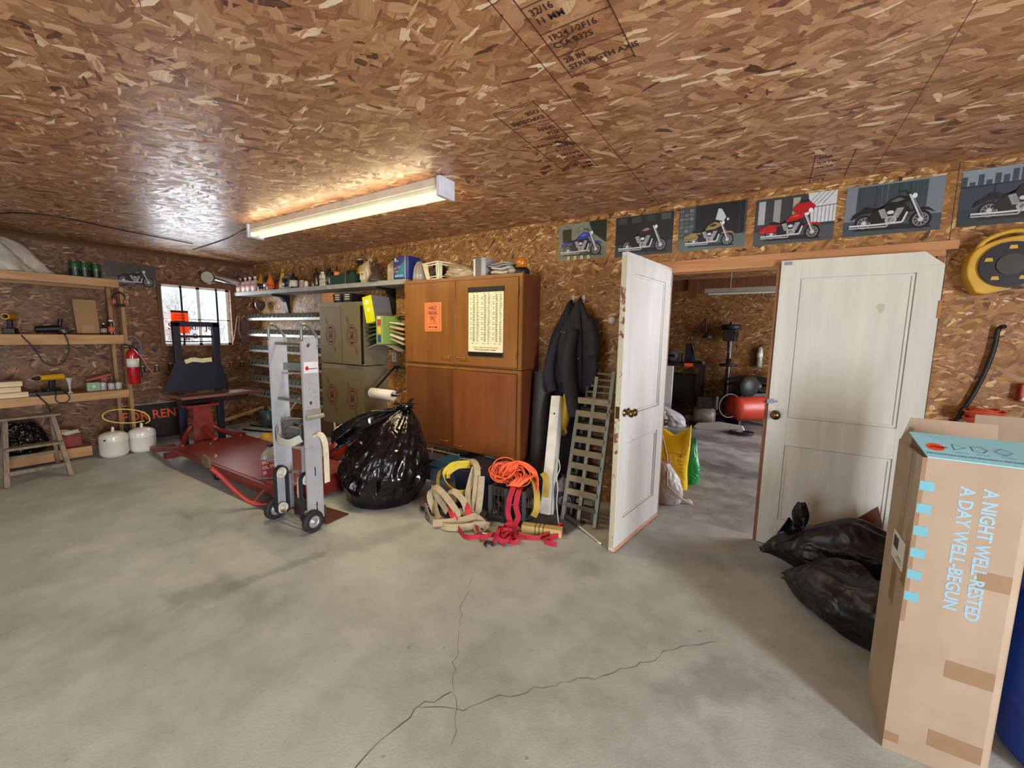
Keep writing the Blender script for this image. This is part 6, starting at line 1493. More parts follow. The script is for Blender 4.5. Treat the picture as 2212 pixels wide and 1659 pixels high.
# ================================================================ large garbage bag
t_, fn = sack('garbage_bag', 'large shiny black garbage bag bulging beside the hand truck', (-2.86, 2.40, 0), .385, .36, .80, film('gloss_black_film', (8, 8, 11), .17, 7, 1.0), 21, neck=.10, fold=.045, n=84, lean=(.14, .16), base=.80, cat='garbage bag')
def tuft(u, v):
    a = (u - .5) * 1.5; s_ = 1 - v
    x_ = .14 * s_ + (-.47) * v + .02 * sin(13 * u + 5 * v); z_ = .77 - .10 * v - .16 * v * v + .13 * sin(a) * (.35 + v * .9) + .022 * sin(17 * u + 7 * v)
    return (x_ * .65 - .05 * sin(9 * u) * v, .16 * s_ - .36 * v * 1.0 * .75 + .05 * cos(9 * u + 4 * v) * v, z_)
o = MB().grid(tuft, 36, 26).build('loose_end', bpy.data.materials['gloss_black_film'], t_); q = o.modifiers.new('thick', 'SOLIDIFY'); q.thickness = .004
b = MB().lathe([(.045, .74), (.03, .785), (.06, .83), (.075, .86)], (.135, .155, -.02), 18); 
for k in range(7):
    a = k * .9; b.ribbon([(.135, .155, .79), (.135 + .05 * cos(a), .155 + .05 * sin(a), .82 + .01 * (k % 3)), (.135 + .11 * cos(a), .155 + .11 * sin(a), .81 + .03 * (k % 3))], .05, (sin(a), -cos(a), .3), .003)
b.build('tied_neck', bpy.data.materials['gloss_black_film'], t_)

# ================================================================ under the cabinets
m_bluelid = mat('lid_blue', (40, 82, 122), .4)
t_ = thing('storage_bin', 'clear storage bin with a blue lid beside the large garbage bag', 'storage bin', (-2.49, 2.95, 0), .12)
MB().box((0, 0, .11), (.30, .36, .22), taper=(1.06, 1.05)).build('bin', glass('bin_plastic', (120, 120, 140), .15, .45), t_, bevel=.01)
MB().bb((-.175, -.205, .22), (.175, .205, .255)).build('lid', m_bluelid, t_, bevel=.008)
for (x_, y_, z_, c_, lab) in ((-.05, -.08, .17, (210, 60, 50), 'red toy block at the top inside the clear bin'), (.02, -.10, .05, (196, 50, 46), 'red toy piece at the bottom inside the clear bin'), (-.08, -.10, .06, (70, 160, 80), 'rounded green toy at the left inside the clear bin'), (.09, -.11, .07, (60, 170, 70), 'pointed green toy at the right inside the clear bin')):
    p = Matrix.Rotation(.12, 3, 'Z') @ Vector((x_, y_, 0))
    one('toy_piece', MB().box((0, 0, 0), (.10, .05, .05), taper=(.6, .7)), mat('toy%d' % c_[0], c_, .4), lab, 'toy', (-2.49 + p.x, 2.95 + p.y, z_), .4, bevel=.01)
t_ = thing('wire_rack', 'dark metal shelf rack under the left lower cabinet', 'rack', (-2.92, 3.22, 0))
b = MB()
for x_ in (-.36, 0, .36):
    for y_ in (-.12, .14): b.cyl((x_, y_, 0), (x_, y_, .28), .008, n=8)
for z_ in (.06, .26):
    for y_ in (-.12, .01, .14): b.cyl((-.36, y_, z_), (.36, y_, z_), .006, n=8)
b.build('frame', m_rail, t_)
t_ = thing('black_crate', 'black plastic crate pushed under the lower cabinet', 'crate', (-2.80, 3.02, .0)); MB().box((0, 0, .11), (.26, .16, .22), taper=(1.12, 1.05)).build('shell', m_black, t_, bevel=.006); MB().bb((-.155, -.09, .21), (.155, .09, .23)).build('rim', mat('rim_grey', (70, 70, 72), .4), t_)
m_totenv = mat('tote_navy', (20, 30, 56), .5)
t_ = thing('navy_tote', 'dark navy plastic tote under the draped tow straps', 'tote', (-2.075, 2.86, 0), .05)
MB().box((0, 0, .15), (.34, .36, .30), taper=(1.1, 1.1)).build('body', m_totenv, t_, bevel=.012); MB().bb((-.20, -.21, .30), (.20, .21, .315)).build('lid', m_totenv, t_, bevel=.004)
t_ = thing('hard_hat', 'white hard hat peeking out under the cabinet', 'hard hat', (-2.24, 3.13 + .04, .0)); t_.location.z = .317 - .317
MB().lathe([(.085, .2), (.085, .23), (.075, .27), (.045, .30), (.0001, .31)], n=26).build('shell', mat('hat_white', (232, 232, 238), .25, coat=.4), t_)
MB().bb((-.06, -.06, 0), (.06, .06, .20)).build('stand_block', m_black, t_)
# milk crate with cords
t_ = thing('milk_crate', 'dark wire milk crate full of hooks and straps', 'crate', (-1.665, 2.735, 0), .12)
m_cw = mat('crate_wire', (70, 70, 70), .5, .4); CWX, CWY, CHH = .145, .165, .28
b = MB()
for z_ in (.01, .22, .235, .25, .265, .28):
    for s in (-1, 1): b.beam((-CWX, s * CWY, z_), (CWX, s * CWY, z_), .005, .005).beam((s * CWX, -CWY, z_), (s * CWX, CWY, z_), .005, .005)
for k in range(9):
    f = -1 + k * .25
    for s in (-1, 1): b.beam((f * CWX, s * CWY, 0), (f * CWX, s * CWY, CHH), .004, .004, (0, 1, 0)).beam((s * CWX, f * CWY, 0), (s * CWX, f * CWY, CHH), .004, .004, (0, 1, 0))
b.build('wire_grid', m_cw, t_)
b = MB()
for sx in (-1, 1):
    for sy in (-1, 1): b.bb((sx * CWX - .012, sy * CWY - .012, 0), (sx * CWX + .012, sy * CWY + .012, CHH + .005))
b.bb((-CWX, -CWY - .006, 0), (CWX, -CWY + .006, .05)).bb((CWX - .006, -CWY, 0), (CWX + .006, CWY, .05)).bb((-CWX, -CWY, 0), (CWX, CWY, .01)).bb((-.02, -CWY - .006, 0), (.015, -CWY + .004, CHH)); b.build('corner_post', mat('crate_plastic', (62, 64, 66), .5), t_)
r = random.Random(12); b = MB()
for k in range(16):
    c_ = Vector((r.uniform(-.10, .10), r.uniform(-.12, .10), r.uniform(.05, .17))); R_ = Matrix.Rotation(r.uniform(0, 3), 3, 'X') @ Matrix.Rotation(r.uniform(0, 3), 3, 'Z')
    b.tube([tuple(c_ + R_ @ Vector((.028 * cos(a), .02 * sin(a), .006 * a))) for a in [q * .55 for q in range(9)]], .005, 6)
hk = one('metal_hooks', b, mat('hook_steel', (120, 112, 104), .35, .8, var=.5, vs=40), 'tangle of steel hooks lying in the milk crate', 'hooks', (-1.665, 2.735, .01), .12); hk['kind'] = 'stuff'
b = MB(); 
for k in range(10):
    c_ = Vector((r.uniform(-.08, .08), r.uniform(-.10, .09), .06 + k * .012)); b.ribbon([tuple(c_ + Vector((.05 * cos(a + k), .06 * sin(a * 1.3 + k), .02 * sin(3 * a)))) for a in [q * .5 for q in range(12)]], .025, (0, .3, 1), .003)
cs = one('maroon_strap', b, mat('maroon_web', (66, 28, 32), .8), 'dark maroon webbing bundled inside the milk crate', 'strap', (-1.665, 2.735, .01), .12)
# orange cord bundle
b = MB(); r = random.Random(31)
for k in range(18):
    c_ = Vector((-.075 + r.uniform(-.02, .02) + (.105 if k % 3 == 0 else 0), -.03 + r.uniform(-.03, .02), .075 + r.uniform(-.03, .02))); q = .058 + r.uniform(-.024, .020)
    ti = Matrix.Rotation(1.0 + r.uniform(-.6, .4), 3, 'X') @ Matrix.Rotation(r.uniform(-.3, .3), 3, 'Y'); n = 26
    b.tube([tuple(c_ + ti @ Vector((q * 1.15 * cos(2 * pi * a / n), q * sin(2 * pi * a / n), .008 * sin(4 * pi * a / n + k)))) for a in range(n)], .0042, 6, True)
for k in range(26):
    q = r.uniform(.0, 1); x0 = -.13 + .12 * r.random()
    b.tube(spline([(x0, -.06 + .08 * r.random(), .03), (x0 + .04, -.04, .115 + .02 * q), (.0 + .05 * q, .0, .145 + .012 * sin(k)), (.10 + .03 * q, -.02 + .04 * q, .11), (.15 + .035 * q, -.06 * q, .03 + .02 * r.random()), (.13 + .05 * q, -.05 * q - .03, -.06 * q)], 5), .0042, 6)
for k in range(9):
    b.tube(spline([(-.02 + .01 * k, -.11, -.0 + .006 * k), (.02 + .008 * k, -.15, .03), (.05 + .01 * k, -.11 + .01 * (k % 3), .075), (.0 + .02 * k, -.05, .09)], 5), .0042, 6)
t_ = one('extension_cord', b, mat('cord_orange', (246, 108, 64), .4), 'bright orange extension cord heaped on the milk crate', 'cord', (-1.67, 2.74, .285), .12); t_.scale = (1.22, 1.15, 1.12)
# straps
m_y = mat('strap_yellow', (222, 196, 62), .7, vs=50); m_be = mat('strap_beige', (170, 156, 128), .85, var=.14, vs=20); m_pk = mat('strap_red', (176, 26, 52), .7, vs=30); m_yd = mat('strap_olive', (178, 152, 66), .75)
def strap(nm, lab, runs, wd, m_, side=(0, 0, 1), th=.004):
    b = MB()
    for q in runs:
        pts, sd = (q if isinstance(q, tuple) else (q, side)); b.ribbon(spline(pts, 7), wd, sd, th)
    return one(nm, b, m_, lab, 'strap')
strap('tow_strap', 'bright yellow tow strap hanging in a loop over the navy tote', [([(-2.00, 2.66, .40), (-2.10, 2.62, .395), (-2.20, 2.58, .37), (-2.26, 2.55, .30), (-2.24, 2.53, .235), (-2.17, 2.52, .19), (-2.08, 2.52, .175), (-2.01, 2.54, .19), (-1.98, 2.56, .22)], [(-.0, -.35, 1)] * 4 * 7 + [(0, -.4, 1)] * 4 * 7 + [(0, -.4, 1)]), ([(-2.06, 2.64, .37), (-2.16, 2.60, .355), (-2.23, 2.575, .30), (-2.235, 2.56, .25)], (0, -.3, 1))], .045, m_y)
strap('tow_strap', 'olive yellow strap end curling left of the navy tote', [([(-2.30, 2.66, .31), (-2.37, 2.63, .27), (-2.40, 2.62, .21), (-2.385, 2.60, .13), (-2.36, 2.57, .05), (-2.33, 2.55, .008)], (.6, 0, .5))], .04, m_yd)
strap('web_strap', 'beige webbing strap hanging down from the top of the tote', [([(-2.16, 2.70, .375), (-2.08, 2.66, .42), (-1.99, 2.62, .41), (-1.93, 2.57, .36), (-1.91, 2.53, .27), (-1.90, 2.50, .17), (-1.88, 2.48, .08), (-1.85, 2.47, .05), (-1.845, 2.475, .10), (-1.86, 2.52, .22), (-1.88, 2.56, .34)], (1, .6, 0)), ([(-1.98, 2.60, .385), (-1.985, 2.55, .27), (-1.97, 2.50, .17), (-1.90, 2.46, .06), (-1.86, 2.43, .012)], (1, .5, 0)), ([(-2.24, 2.72, .335), (-2.18, 2.68, .40), (-2.06, 2.67, .405), (-1.97, 2.66, .36)], (.2, -1, .3))], .05, m_be)
strap('web_strap', 'dirty beige webbing piled on the floor in front of the tote', [([(-2.30, 2.50, .16), (-2.31, 2.44, .19), (-2.24, 2.40, .18), (-2.15, 2.38, .12), (-2.06, 2.35, .07)], (0, .3, 1)), ([(-2.30, 2.46, .15), (-2.22, 2.38, .10), (-2.13, 2.31, .05), (-2.08, 2.28, .03)], (.2, .5, 1)), ([(-2.07, 2.20, .035), (-1.98, 2.26, .045), (-1.88, 2.34, .06), (-1.81, 2.40, .09)], (-.4, .6, .8)), ([(-1.98, 2.40, .08), (-1.86, 2.40, .09), (-1.75, 2.39, .06), (-1.69, 2.37, .02)], (.1, .5, 1)), ([(-2.00, 2.34, .015), (-1.9, 2.38, .02), (-1.8, 2.35, .05), (-1.72, 2.31, .012)], (0, 1, .4))], .052, m_be)
strap('web_strap', 'beige webbing loop standing up at the left end of the strap pile', [([(-2.20, 2.36, .03), (-2.27, 2.38, .12), (-2.28, 2.40, .19), (-2.22, 2.40, .22), (-2.13, 2.38, .20), (-2.02, 2.36, .14), (-1.95, 2.34, .09), (-1.93, 2.30, .04)], (.1, .8, .6)), ([(-2.12, 2.42, .19), (-2.05, 2.42, .22), (-1.96, 2.42, .17), (-1.90, 2.40, .10)], (.1, .8, .6)), ([(-2.05, 2.24, .02), (-1.95, 2.22, .03), (-1.84, 2.28, .035), (-1.74, 2.36, .05), (-1.70, 2.42, .03)], (.1, .5, .9))], .05, m_be)
strap('ratchet_strap', 'red strap running under the beige webbing at the pile', [([(-2.14, 2.44, .17), (-2.06, 2.38, .12), (-1.98, 2.32, .08), (-1.93, 2.30, .05)], (.2, .6, .8)), ([(-1.97, 2.44, .14), (-1.90, 2.40, .13), (-1.86, 2.38, .08)], (.4, .5, .8))], .05, mat('strap_faded', (196, 50, 60), .7))
one('dark_straps', MB().grid(lambda u, v: (-2.16 + .40 * u, 2.40 + .18 * v, .10 + .05 * sin(9 * u + 5 * v) * sin(7 * v + 2) - .09 * abs(u - .5)), 26, 16), mat('dark_web', (34, 32, 34), .85), 'heap of black webbing under the beige straps before the tote', 'straps')
strap('ratchet_strap', 'crimson strap hanging over the front corner of the milk crate', [([(-1.60, 2.62, .305), (-1.585, 2.56, .30), (-1.60, 2.54, .22), (-1.605, 2.53, .12), (-1.57, 2.51, .05), (-1.55, 2.50, .02)], (1, .2, 0)), ([(-1.555, 2.62, .30), (-1.54, 2.57, .28), (-1.545, 2.545, .18), (-1.52, 2.54, .10), (-1.535, 2.52, .04), (-1.50, 2.50, .02)], (1, .3, 0))], .042, m_pk)
rr = random.Random(3); runs = []
runs.append(([(-1.95, 2.24, .02), (-1.86, 2.28, .03), (-1.80, 2.34, .02), (-1.72, 2.30, .05), (-1.66, 2.24, .03), (-1.60, 2.26, .04)], (0, .25, 1)))
runs.append(([(-1.97, 2.25, .022), (-1.92, 2.30, .024), (-1.86, 2.25, .03), (-1.76, 2.20, .02), (-1.68, 2.22, .03), (-1.58, 2.33, .03), (-1.52, 2.36, .04)], (0, .2, 1)))
runs.append(([(-1.58, 2.42, .05), (-1.56, 2.34, .07), (-1.55, 2.28, .03), (-1.55, 2.23, .012)], (1, .1, .3)))
runs.append(([(-1.52, 2.44, .04), (-1.50, 2.36, .06), (-1.50, 2.30, .03), (-1.47, 2.27, .012)], (1, .2, .3)))
for k in range(7):
    a = rr.uniform(0, 6); c_ = (-1.54 + rr.uniform(-.09, .09), 2.37 + rr.uniform(-.06, .07))
    runs.append(([(c_[0] + .06 * cos(a + q * .9), c_[1] + .045 * sin(a + q * .9), .025 + .015 * (k % 3) + .012 * sin(q * 2 + k)) for q in range(6)], (.2, .3, 1)))
runs.append(([(-1.50, 2.40, .03), (-1.44, 2.43, .018), (-1.36, 2.45, .018), (-1.30, 2.50, .02), (-1.26, 2.60, .03), (-1.265, 2.70, .035), (-1.24, 2.73, .03), (-1.21, 2.68, .025), (-1.20, 2.62, .02), (-1.23, 2.54, .018), (-1.26, 2.47, .018), (-1.20, 2.46, .018), (-1.16, 2.47, .018)], (0, .2, 1)))
strap('ratchet_strap', 'crimson strap tangled and trailing over the floor in front of the crate', runs, .034, m_pk, th=.003)
one('strap_tag', MB().box((0, 0, .045), (.035, .004, .04)), mat('tag_cream', (226, 196, 130), .6), 'small cream tag standing among the crimson straps', 'tag', (-1.64, 2.29, .0), .3, rot=(.5, 0, .3))
one('steel_hook', MB().tube(arc((0, 0, .012), .028, -.3, 4.4, 14), [.009] * 12 + [.007, .006, .005]), mat('hook_dark', (58, 52, 46), .5, .7), 'dark steel hook lying on the floor at the front of the crimson straps', 'hook', (-1.565, 2.22, 0), .4)
strap('tow_strap', 'wide dull yellow strap curving down the right side of the crate', [([(-1.57, 2.80, .33), (-1.50, 2.74, .315), (-1.45, 2.69, .27), (-1.42, 2.65, .20), (-1.42, 2.64, .14), (-1.45, 2.65, .08)], (-.8, -.4, .5)), ([(-1.49, 2.86, .36), (-1.45, 2.84, .33), (-1.435, 2.82, .25), (-1.44, 2.82, .18)], (1, .3, 0))], .05, m_yd)
t_ = thing('wooden_block', 'short yellowed timber block bound with wire on the floor', 'timber', (-1.34, 2.585, 0), .32)
MB().bb((-.15, -.035, 0), (.15, .035, .06)).build('block', wood('yellow_block', (176, 148, 88), (212, 186, 124), 0, .7, False), t_, bevel=.003)
for x_ in (-.045, -.015, .015): MB().bb((x_ - .002, -.037, -.0), (x_ + .002, .037, .062)).build('wire', m_black, t_)
t_ = thing('trailer_hitch', 'rusty triangular steel plate with a hole leaning in the strap pile', 'steel plate', (-2.21, 2.27, 0), -.5)
b = MB().prism([(-.03, 0), (.02, 0), (.09, .06), (.07, .075), (-.03, .125)], 0, .01, 'xz'); b.build('plate', mat('plate_rust', (134, 116, 106), .6, .3), t_)
MB().cyl((.012, -.003, .055), (.012, 0, .055), .014, n=16).build('hole', m_black, t_)
t_ = thing('black_pot', 'black round pan with a bright rim under the strap pile', 'pan', (-2.32, 2.44, 0)); MB().lathe([(.06, 0), (.085, .015), (.095, .06), (.09, .06), (.08, .02)], n=28).build('bowl', m_black, t_); MB().lathe([(.094, .058), (.1, .06), (.1, .064), (.094, .064)], n=28).build('rim', mat('pot_rim', (150, 146, 128), .3, .6), t_)
one('grey_floor_mat', MB().prism([(-.16, -.16), (.25, -.12), (.28, .16), (-.10, .2)], 0, .012, 'xy'), mat('mat_grey', (88, 86, 84), .8), 'dark grey flat mat on the floor under the crate and white post', 'mat', (-1.42, 2.78, 0.0))
# leaning post, roll, jug, fishing rod like tool
t_ = thing('painted_post', 'white painted square post leaning against the wall by the crate', 'post', (0, 0, 0)); t_.location = (-1.45, 2.875, .015)
MB().beam((0, 0, .0), (-.075, .30, .93), .085, .085, (0, 1, .3)).build('post', mat('post_white', (214, 214, 206), .5, grime=((160, 156, 140), 18, .68)), t_, bevel=.002)
MB().ball((-.05, .19, .80), .008, 8).build('nail_hole', m_black, t_)
t_ = thing('rolled_mat', 'dark grey rolled rubber mat leaning in the gap right of the cabinets', 'mat', (-1.72, 3.20, 0)); MB().cyl((0, 0, .0), (-.02, .11, 1.14), .085, .085, 26).build('roll', mat('mat_black', (42, 42, 46), .55), t_)
MB().cyl((-.05, .06, .0), (-.09, .16, 1.02), .045, .045, 18).build('inner_roll', mat('mat_black2', (30, 30, 34), .55), t_)
t_ = jug('antifreeze_jug', 'dark grey oil jug with an oval emblem between the post and the ladder', (-1.36, 3.02, 0), 1.3, .45, mat('jug_dark', (84, 84, 82), .35), None, None)
MB().bb((-.052, -.0705, .01), (.05, -.067, .16)).build('paper_label', m_black, t_)
b = MB()
for q in (.030, .022): b.tube([(q * 1.25 * cos(2 * pi * k / 20), -.0712, .105 + q * sin(2 * pi * k / 20)) for k in range(20)], .0016, 5, True)
b.text('OIL', (0, -.0715, .097), (1, 0, 0), (0, 0, 1), .022, 1, 'CENTER'); b.build('emblem', mat('emblem_grey', (176, 178, 180), .5), t_)
cord('white_wire', 'thin white cord hanging beside the white post', [(-1.40, 2.97, .46), (-1.37, 2.93, .40), (-1.38, 2.90, .33), (-1.36, 2.88, .25), (-1.35, 2.85, .14), (-1.31, 2.80, .03), (-1.30, 2.79, .008)], .004, mat('cord_white', (206, 204, 196), .5))
t_ = thing('grease_gun', 'black handled tool with a thin white rod lying on the floor by the ladder', 'tool', (-1.22, 2.86, 0), -.55)
MB().cyl((-.12, 0, .026), (.10, 0, .026), .026, .022, 16).build('handle', mat('grip_grey', (56, 54, 50), .6), t_)
b = MB().cyl((.10, 0, .022), (.33, 0, .010), .006, n=8).ball((.345, 0, .010), .013, 10, (1.8, 1, .7)); b.build('rod', mat('cord_white', (206, 204, 196), .5), t_)
# folded multi-position ladder
m_lad = mat('ladder_grey', (120, 122, 112), .45, .5); m_tread = mat('ladder_tread', (158, 150, 126), .6, .2, bump=.5, bs=90)
t_ = thing('folding_ladder', 'folded grey aluminium ladder leaning behind the open door', 'ladder', (-1.155, 2.885, 0))
def lp(x_, z_): return (x_, .30 * z_ / 1.2, z_)
for x_, z0, z1 in ((-.155, 0, .86), (-.02, 0, 1.14), (.115, 0, 1.19)):
    b = MB().beam(lp(x_, z0 + .002), lp(x_ * (1.0 if x_ > 0 else .93) + .02 * 0, z1), .03, .035, (0, 1, .25)); b.build('rail', m_lad, t_, bevel=.002)
b = MB()
for x_ in (-.11, .07): b.beam((x_, .07, .0), (x_, .07 + .26, 1.05), .022, .05, (0, 1, .25))
b.build('rear_rail', mat('ladder_dark', (62, 64, 60), .5, .4), t_)
for k in range(8): MB().beam((-.13, .10 + .02 * k, .10 + .11 * k), (.10, .10 + .02 * k, .10 + .11 * k), .035, .03, (0, 1, .25)).build('rear_rung', mat('ladder_dark', (62, 64, 60), .5, .4), t_)
for k in range(9):
    z_ = .13 + k * .102
    hh = .048 if k > 0 else .03
    MB().beam(tuple(Vector(lp(-.15, z_)) + Vector((0, -.018, 0))), tuple(Vector(lp(.11, z_)) + Vector((0, -.018, 0))), hh, .018, (0, 1, .25)).build('tread', m_tread if k else m_lad, t_)
for k in range(5):
    z_ = .97 + k * .05; MB().beam(lp(-.10 + .02 * k, z_), lp(.11, z_), .012, .02, (0, 1, .25)).build('rung', m_lad, t_)
# coats
def cloth_hang(parent, nm, m_, top, bot_z, w0, w1, d0, d1, ph, nf=6, skew=0.0, hem=.04, n=56):
    def fn(u, v):
        a = u * 2 * pi; t = v
        ww = w0 + (w1 - w0) * (sin(min(1, t * 1.5) * pi / 2)); dd = d0 + (d1 - d0) * min(1, t * 2)
        q = 1 + (.20 * sin(nf * a + ph + 1.5 * t) + .15 * sin((nf * 2 - 1) * a + ph * 2 + t) + .08 * sin((nf * 3 + 2) * a + 3 * t)) * min(1, t * 4)
        z_ = top[2] + (bot_z - top[2]) * t + hem * sin(3 * a + ph) * t * t
        return (top[0] + ww * q * cos(a) + skew * t, min(YB - .004, top[1] + dd * q * sin(a) - (dd * .6)), z_ + .03 * cos(a) * (1 - t))
    b = MB().grid(fn, n, 26, True, True); b.add([fn(k / n, 0) for k in range(n)], [tuple(range(n))[::-1]]); b.add([fn(k / n, 1) for k in range(n)], [tuple(range(n))])
    return b.build(nm, m_, parent)
m_cn = mat('coat_navy', (24, 27, 40), .85, var=.2, vs=14, bump=.5, bs=22); m_cg = mat('coat_grey', (36, 38, 46), .85, var=.2, vs=14, bump=.5, bs=22)
t_ = thing('work_coveralls', 'dark navy coveralls hanging behind the work jackets down to the floor', 'coveralls', (0, 0, 0))
cloth_hang(t_, 'garment', mat('coverall_navy', (22, 26, 46), .9, var=.2, bump=.4, bs=20), (-1.53, 3.385, 1.755), .10, .02, .14, .02, .05, .5, 5, .06)
t_ = thing('work_jacket', 'navy work jacket hanging from the left hook between cabinet and door', 'jacket', (0, 0, 0), 0, 'work jackets')
cloth_hang(t_, 'garment', m_cn, (-1.515, 3.33, 1.745), .98, .025, .145, .03, .055, 1.3, 4, -.03)
MB().tube(spline([(-1.56, 3.27, 1.50), (-1.62, 3.24, 1.30), (-1.64, 3.22, 1.12), (-1.60, 3.22, .98)], 6), [.035 + .018 * min(1, k / 6) for k in range(19)], 12).build('sleeve', m_cn, t_)
t_ = thing('work_jacket', 'charcoal work jacket with hanging sleeve on the right hook', 'jacket', (0, 0, 0), 0, 'work jackets')
cloth_hang(t_, 'garment', m_cg, (-1.415, 3.30, 1.762), 1.02, .025, .165, .03, .065, 3.0, 5, .03)
MB().tube(spline([(-1.40, 3.20, 1.52), (-1.42, 3.15, 1.30), (-1.405, 3.14, 1.10), (-1.37, 3.14, .92), (-1.345, 3.145, .80)], 6), [.038 + .02 * min(1, k / 8) for k in range(25)], 12).build('sleeve', m_cg, t_)
MB().tube(spline([(-1.30, 3.28, 1.60), (-1.25, 3.25, 1.45), (-1.235, 3.24, 1.30)], 6), [.04 + .015 * min(1, k / 8) for k in range(13)], 12).build('sleeve', m_cg, t_)
b = MB()
for (x_, z_) in ((-1.52, 1.50), (-1.495, 1.495), (-1.40, 1.42), (-1.36, 1.28)): b.ball((x_, 3.195, z_), .006, 8)
b.build('snap', m_rail, t_)
t_ = thing('rubber_glove', 'long yellow rubber glove hanging below the work jackets', 'glove', (0, 0, 0))
MB().tube(spline([(-1.455, 3.21, .97), (-1.45, 3.20, .88), (-1.46, 3.195, .78), (-1.475, 3.19, .69), (-1.48, 3.19, .655)], 6), [.030 + .014 * sin(k / 24 * pi) for k in range(25)], 14).build('cuff', mat('glove_yellow', (206, 166, 24), .45), t_)
b = MB()
for k in range(4): b.tube([(-1.505 + k * .017, 3.19, .66), (-1.508 + k * .018, 3.19, .63), (-1.51 + k * .019, 3.188, .60 + .006 * abs(k - 1.5))], [.011, .010, .007], 8)
b.tube([(-1.45, 3.18, .68), (-1.437, 3.175, .655), (-1.432, 3.175, .635)], [.012, .010, .007], 8); b.build('fingers', mat('glove_tan', (186, 160, 110), .6), t_)
for x_, lab in ((-1.515, 'steel coat hook holding the navy jacket'), (-1.415, 'steel coat hook holding the charcoal jacket')):
    one('coat_hook', MB().bb((-.012, -.006, -.03), (.012, 0, .03)).tube([(0, -.004, -.01), (0, -.03, -.02), (0, -.04, .0), (0, -.04, .015)], .004), m_rail, lab, 'hook', (x_, YB, 1.79), group='coat hooks')
t_ = thing('thermostat', 'small round white knob on the strand board beside the open door', 'knob', (-1.155, YB, 1.603)); MB().lathe([(.0001, -.035), (.02, -.034), (.032, -.02), (.034, -.0005)], (0, 0, 0), 24, 'Y').build('dial', mat('dial_white', (206, 200, 186), .4), t_)
MB().lathe([(.0001, -.039), (.010, -.038), (.012, -.034)], (0, 0, 0), 16, 'Y').build('knob', mat('dial_knob', (226, 222, 212), .3), t_)

# ================================================================ second room
t_ = thing('air_compressor', 'red horizontal tank air compressor in the second room', 'air compressor', (-.20, 7.70, 0), .75)
m_cr2 = mat('comp_red', (176, 56, 38), .38)
b = MB().lathe([(.0001, -.52), (.10, -.51), (.18, -.47), (.215, -.40), (.215, .45), (.18, .52), (.1, .56), (.0001, .57)], (.1, 0, .36), 30, 'X'); b.build('tank', m_cr2, t_)
MB().box((.12, -.19, .46), (.11, .012, .07), Matrix.Rotation(.5, 3, 'X')).build('paper_label', m_capw, t_)
MB().bb((-.32, -.14, .555), (.22, .14, .60)).build('platform', m_black, t_)
b = MB().cyl((-.25, -.02, .60), (-.25, -.02, .80), .09, n=16).cyl((.08, 0, .70), (-.12, 0, .70), .09, n=16).lathe([(.02, -.02), (.17, -.02), (.17, .02), (.02, .02)], (-.22, -.16, .72), 26, 'Y'); b.build('pump', mat('pump_dark', (44, 44, 46), .5, .4), t_)
for s in (-1, 1): MB().bb((-.35 + (s > 0) * .8, -.16, 0), (-.31 + (s > 0) * .8, .16, .17)).build('foot', m_black, t_)
MB().tube([(-.47 + .19 * cos(a), -.08, .40 + .19 * sin(a)) for a in [k * .3 for k in range(19)]] + [(-.3, -.10, .12)], .010, 8).build('hose', mat('hose_grey', (90, 86, 84), .5), t_)
t_ = thing('small_engine', 'greasy grey engine on the floor left of the red compressor', 'engine', (-.86, 7.42, 0), .2)
m_eng = mat('engine_grey', (118, 110, 100), .5, .4, var=.4, vs=14)
MB().lathe([(.12, -.16), (.16, -.1), (.16, .1), (.12, .16)], (0, 0, .19), 22, 'X').build('housing', m_eng, t_)
b = MB().bb((-.12, -.10, .30), (.10, .10, .50)).cyl((.15, 0, .30), (.15, 0, .52), .06)
for k in range(5): b.bb((-.14, -.12, .33 + k * .035), (.12, .12, .34 + k * .035))
b.build('cylinder_block', mat('engine_dark', (50, 50, 50), .4, .6, var=.5, vs=20), t_); MB().bb((-.22, -.13, 0), (.25, .13, .05)).build('base', m_black, t_)
one('chain_guard', MB().prism([(-.36, .03), (-.30, 0), (.30, 0), (.38, .05), (.34, .12), (.0, .15), (-.30, .10)], -.03, .03, 'xz'), mat('guard_alu', (176, 172, 166), .4, .5), 'long grey metal cover lying on the floor before the compressor', 'cover', (-.62, 7.18, 0), .12, bevel=.01)
b = MB()
for k in range(3): b.tube([(.16 * cos(a) + .01 * k, .10 * sin(a), .012 + .018 * k) for a in [q * 2 * pi / 24 for q in range(24)]], .009, 6, True)
one('air_hose', b, m_cord, 'black air hose coiled on the floor before the red compressor', 'hose', (-.30, 7.10, 0))
t_ = thing('drill_press', 'dark floor standing drill press against the far wall', 'drill press', (-.62, 8.17, 0))
m_dp = mat('press_dark', (40, 38, 40), .45, .3)
MB().box((0, 0, .03), (.30, .34, .06)).build('base', m_dp, t_); MB().cyl((0, .05, .06), (0, .05, 1.75), .035, n=16).build('column', mat('press_column', (84, 78, 74), .35, .6), t_)
MB().lathe([(.14, 0), (.15, .02), (.15, .035), (.04, .05), (.045, .13)], (0, -.02, .98), 22).build('table', m_dp, t_)
b = MB().bb((-.10, -.22, 1.42), (.10, .12, 1.62)).cyl((0, -.15, 1.42), (0, -.15, 1.22), .03, .018, 14).lathe([(.15, 0), (.17, .05), (.15, .09)], (0, -.02, 1.62), 20); b.build('head', m_dp, t_, bevel=.01)
b = MB()
for k in range(3): a = k * 2.09 + .4; b.tube([(.11, -.15, 1.48), (.12, -.15 + .15 * cos(a), 1.48 + .15 * sin(a))], .007).ball((.12, -.15 + .15 * cos(a), 1.48 + .15 * sin(a)), .018, 8)
b.build('feed_handle', m_dp, t_)
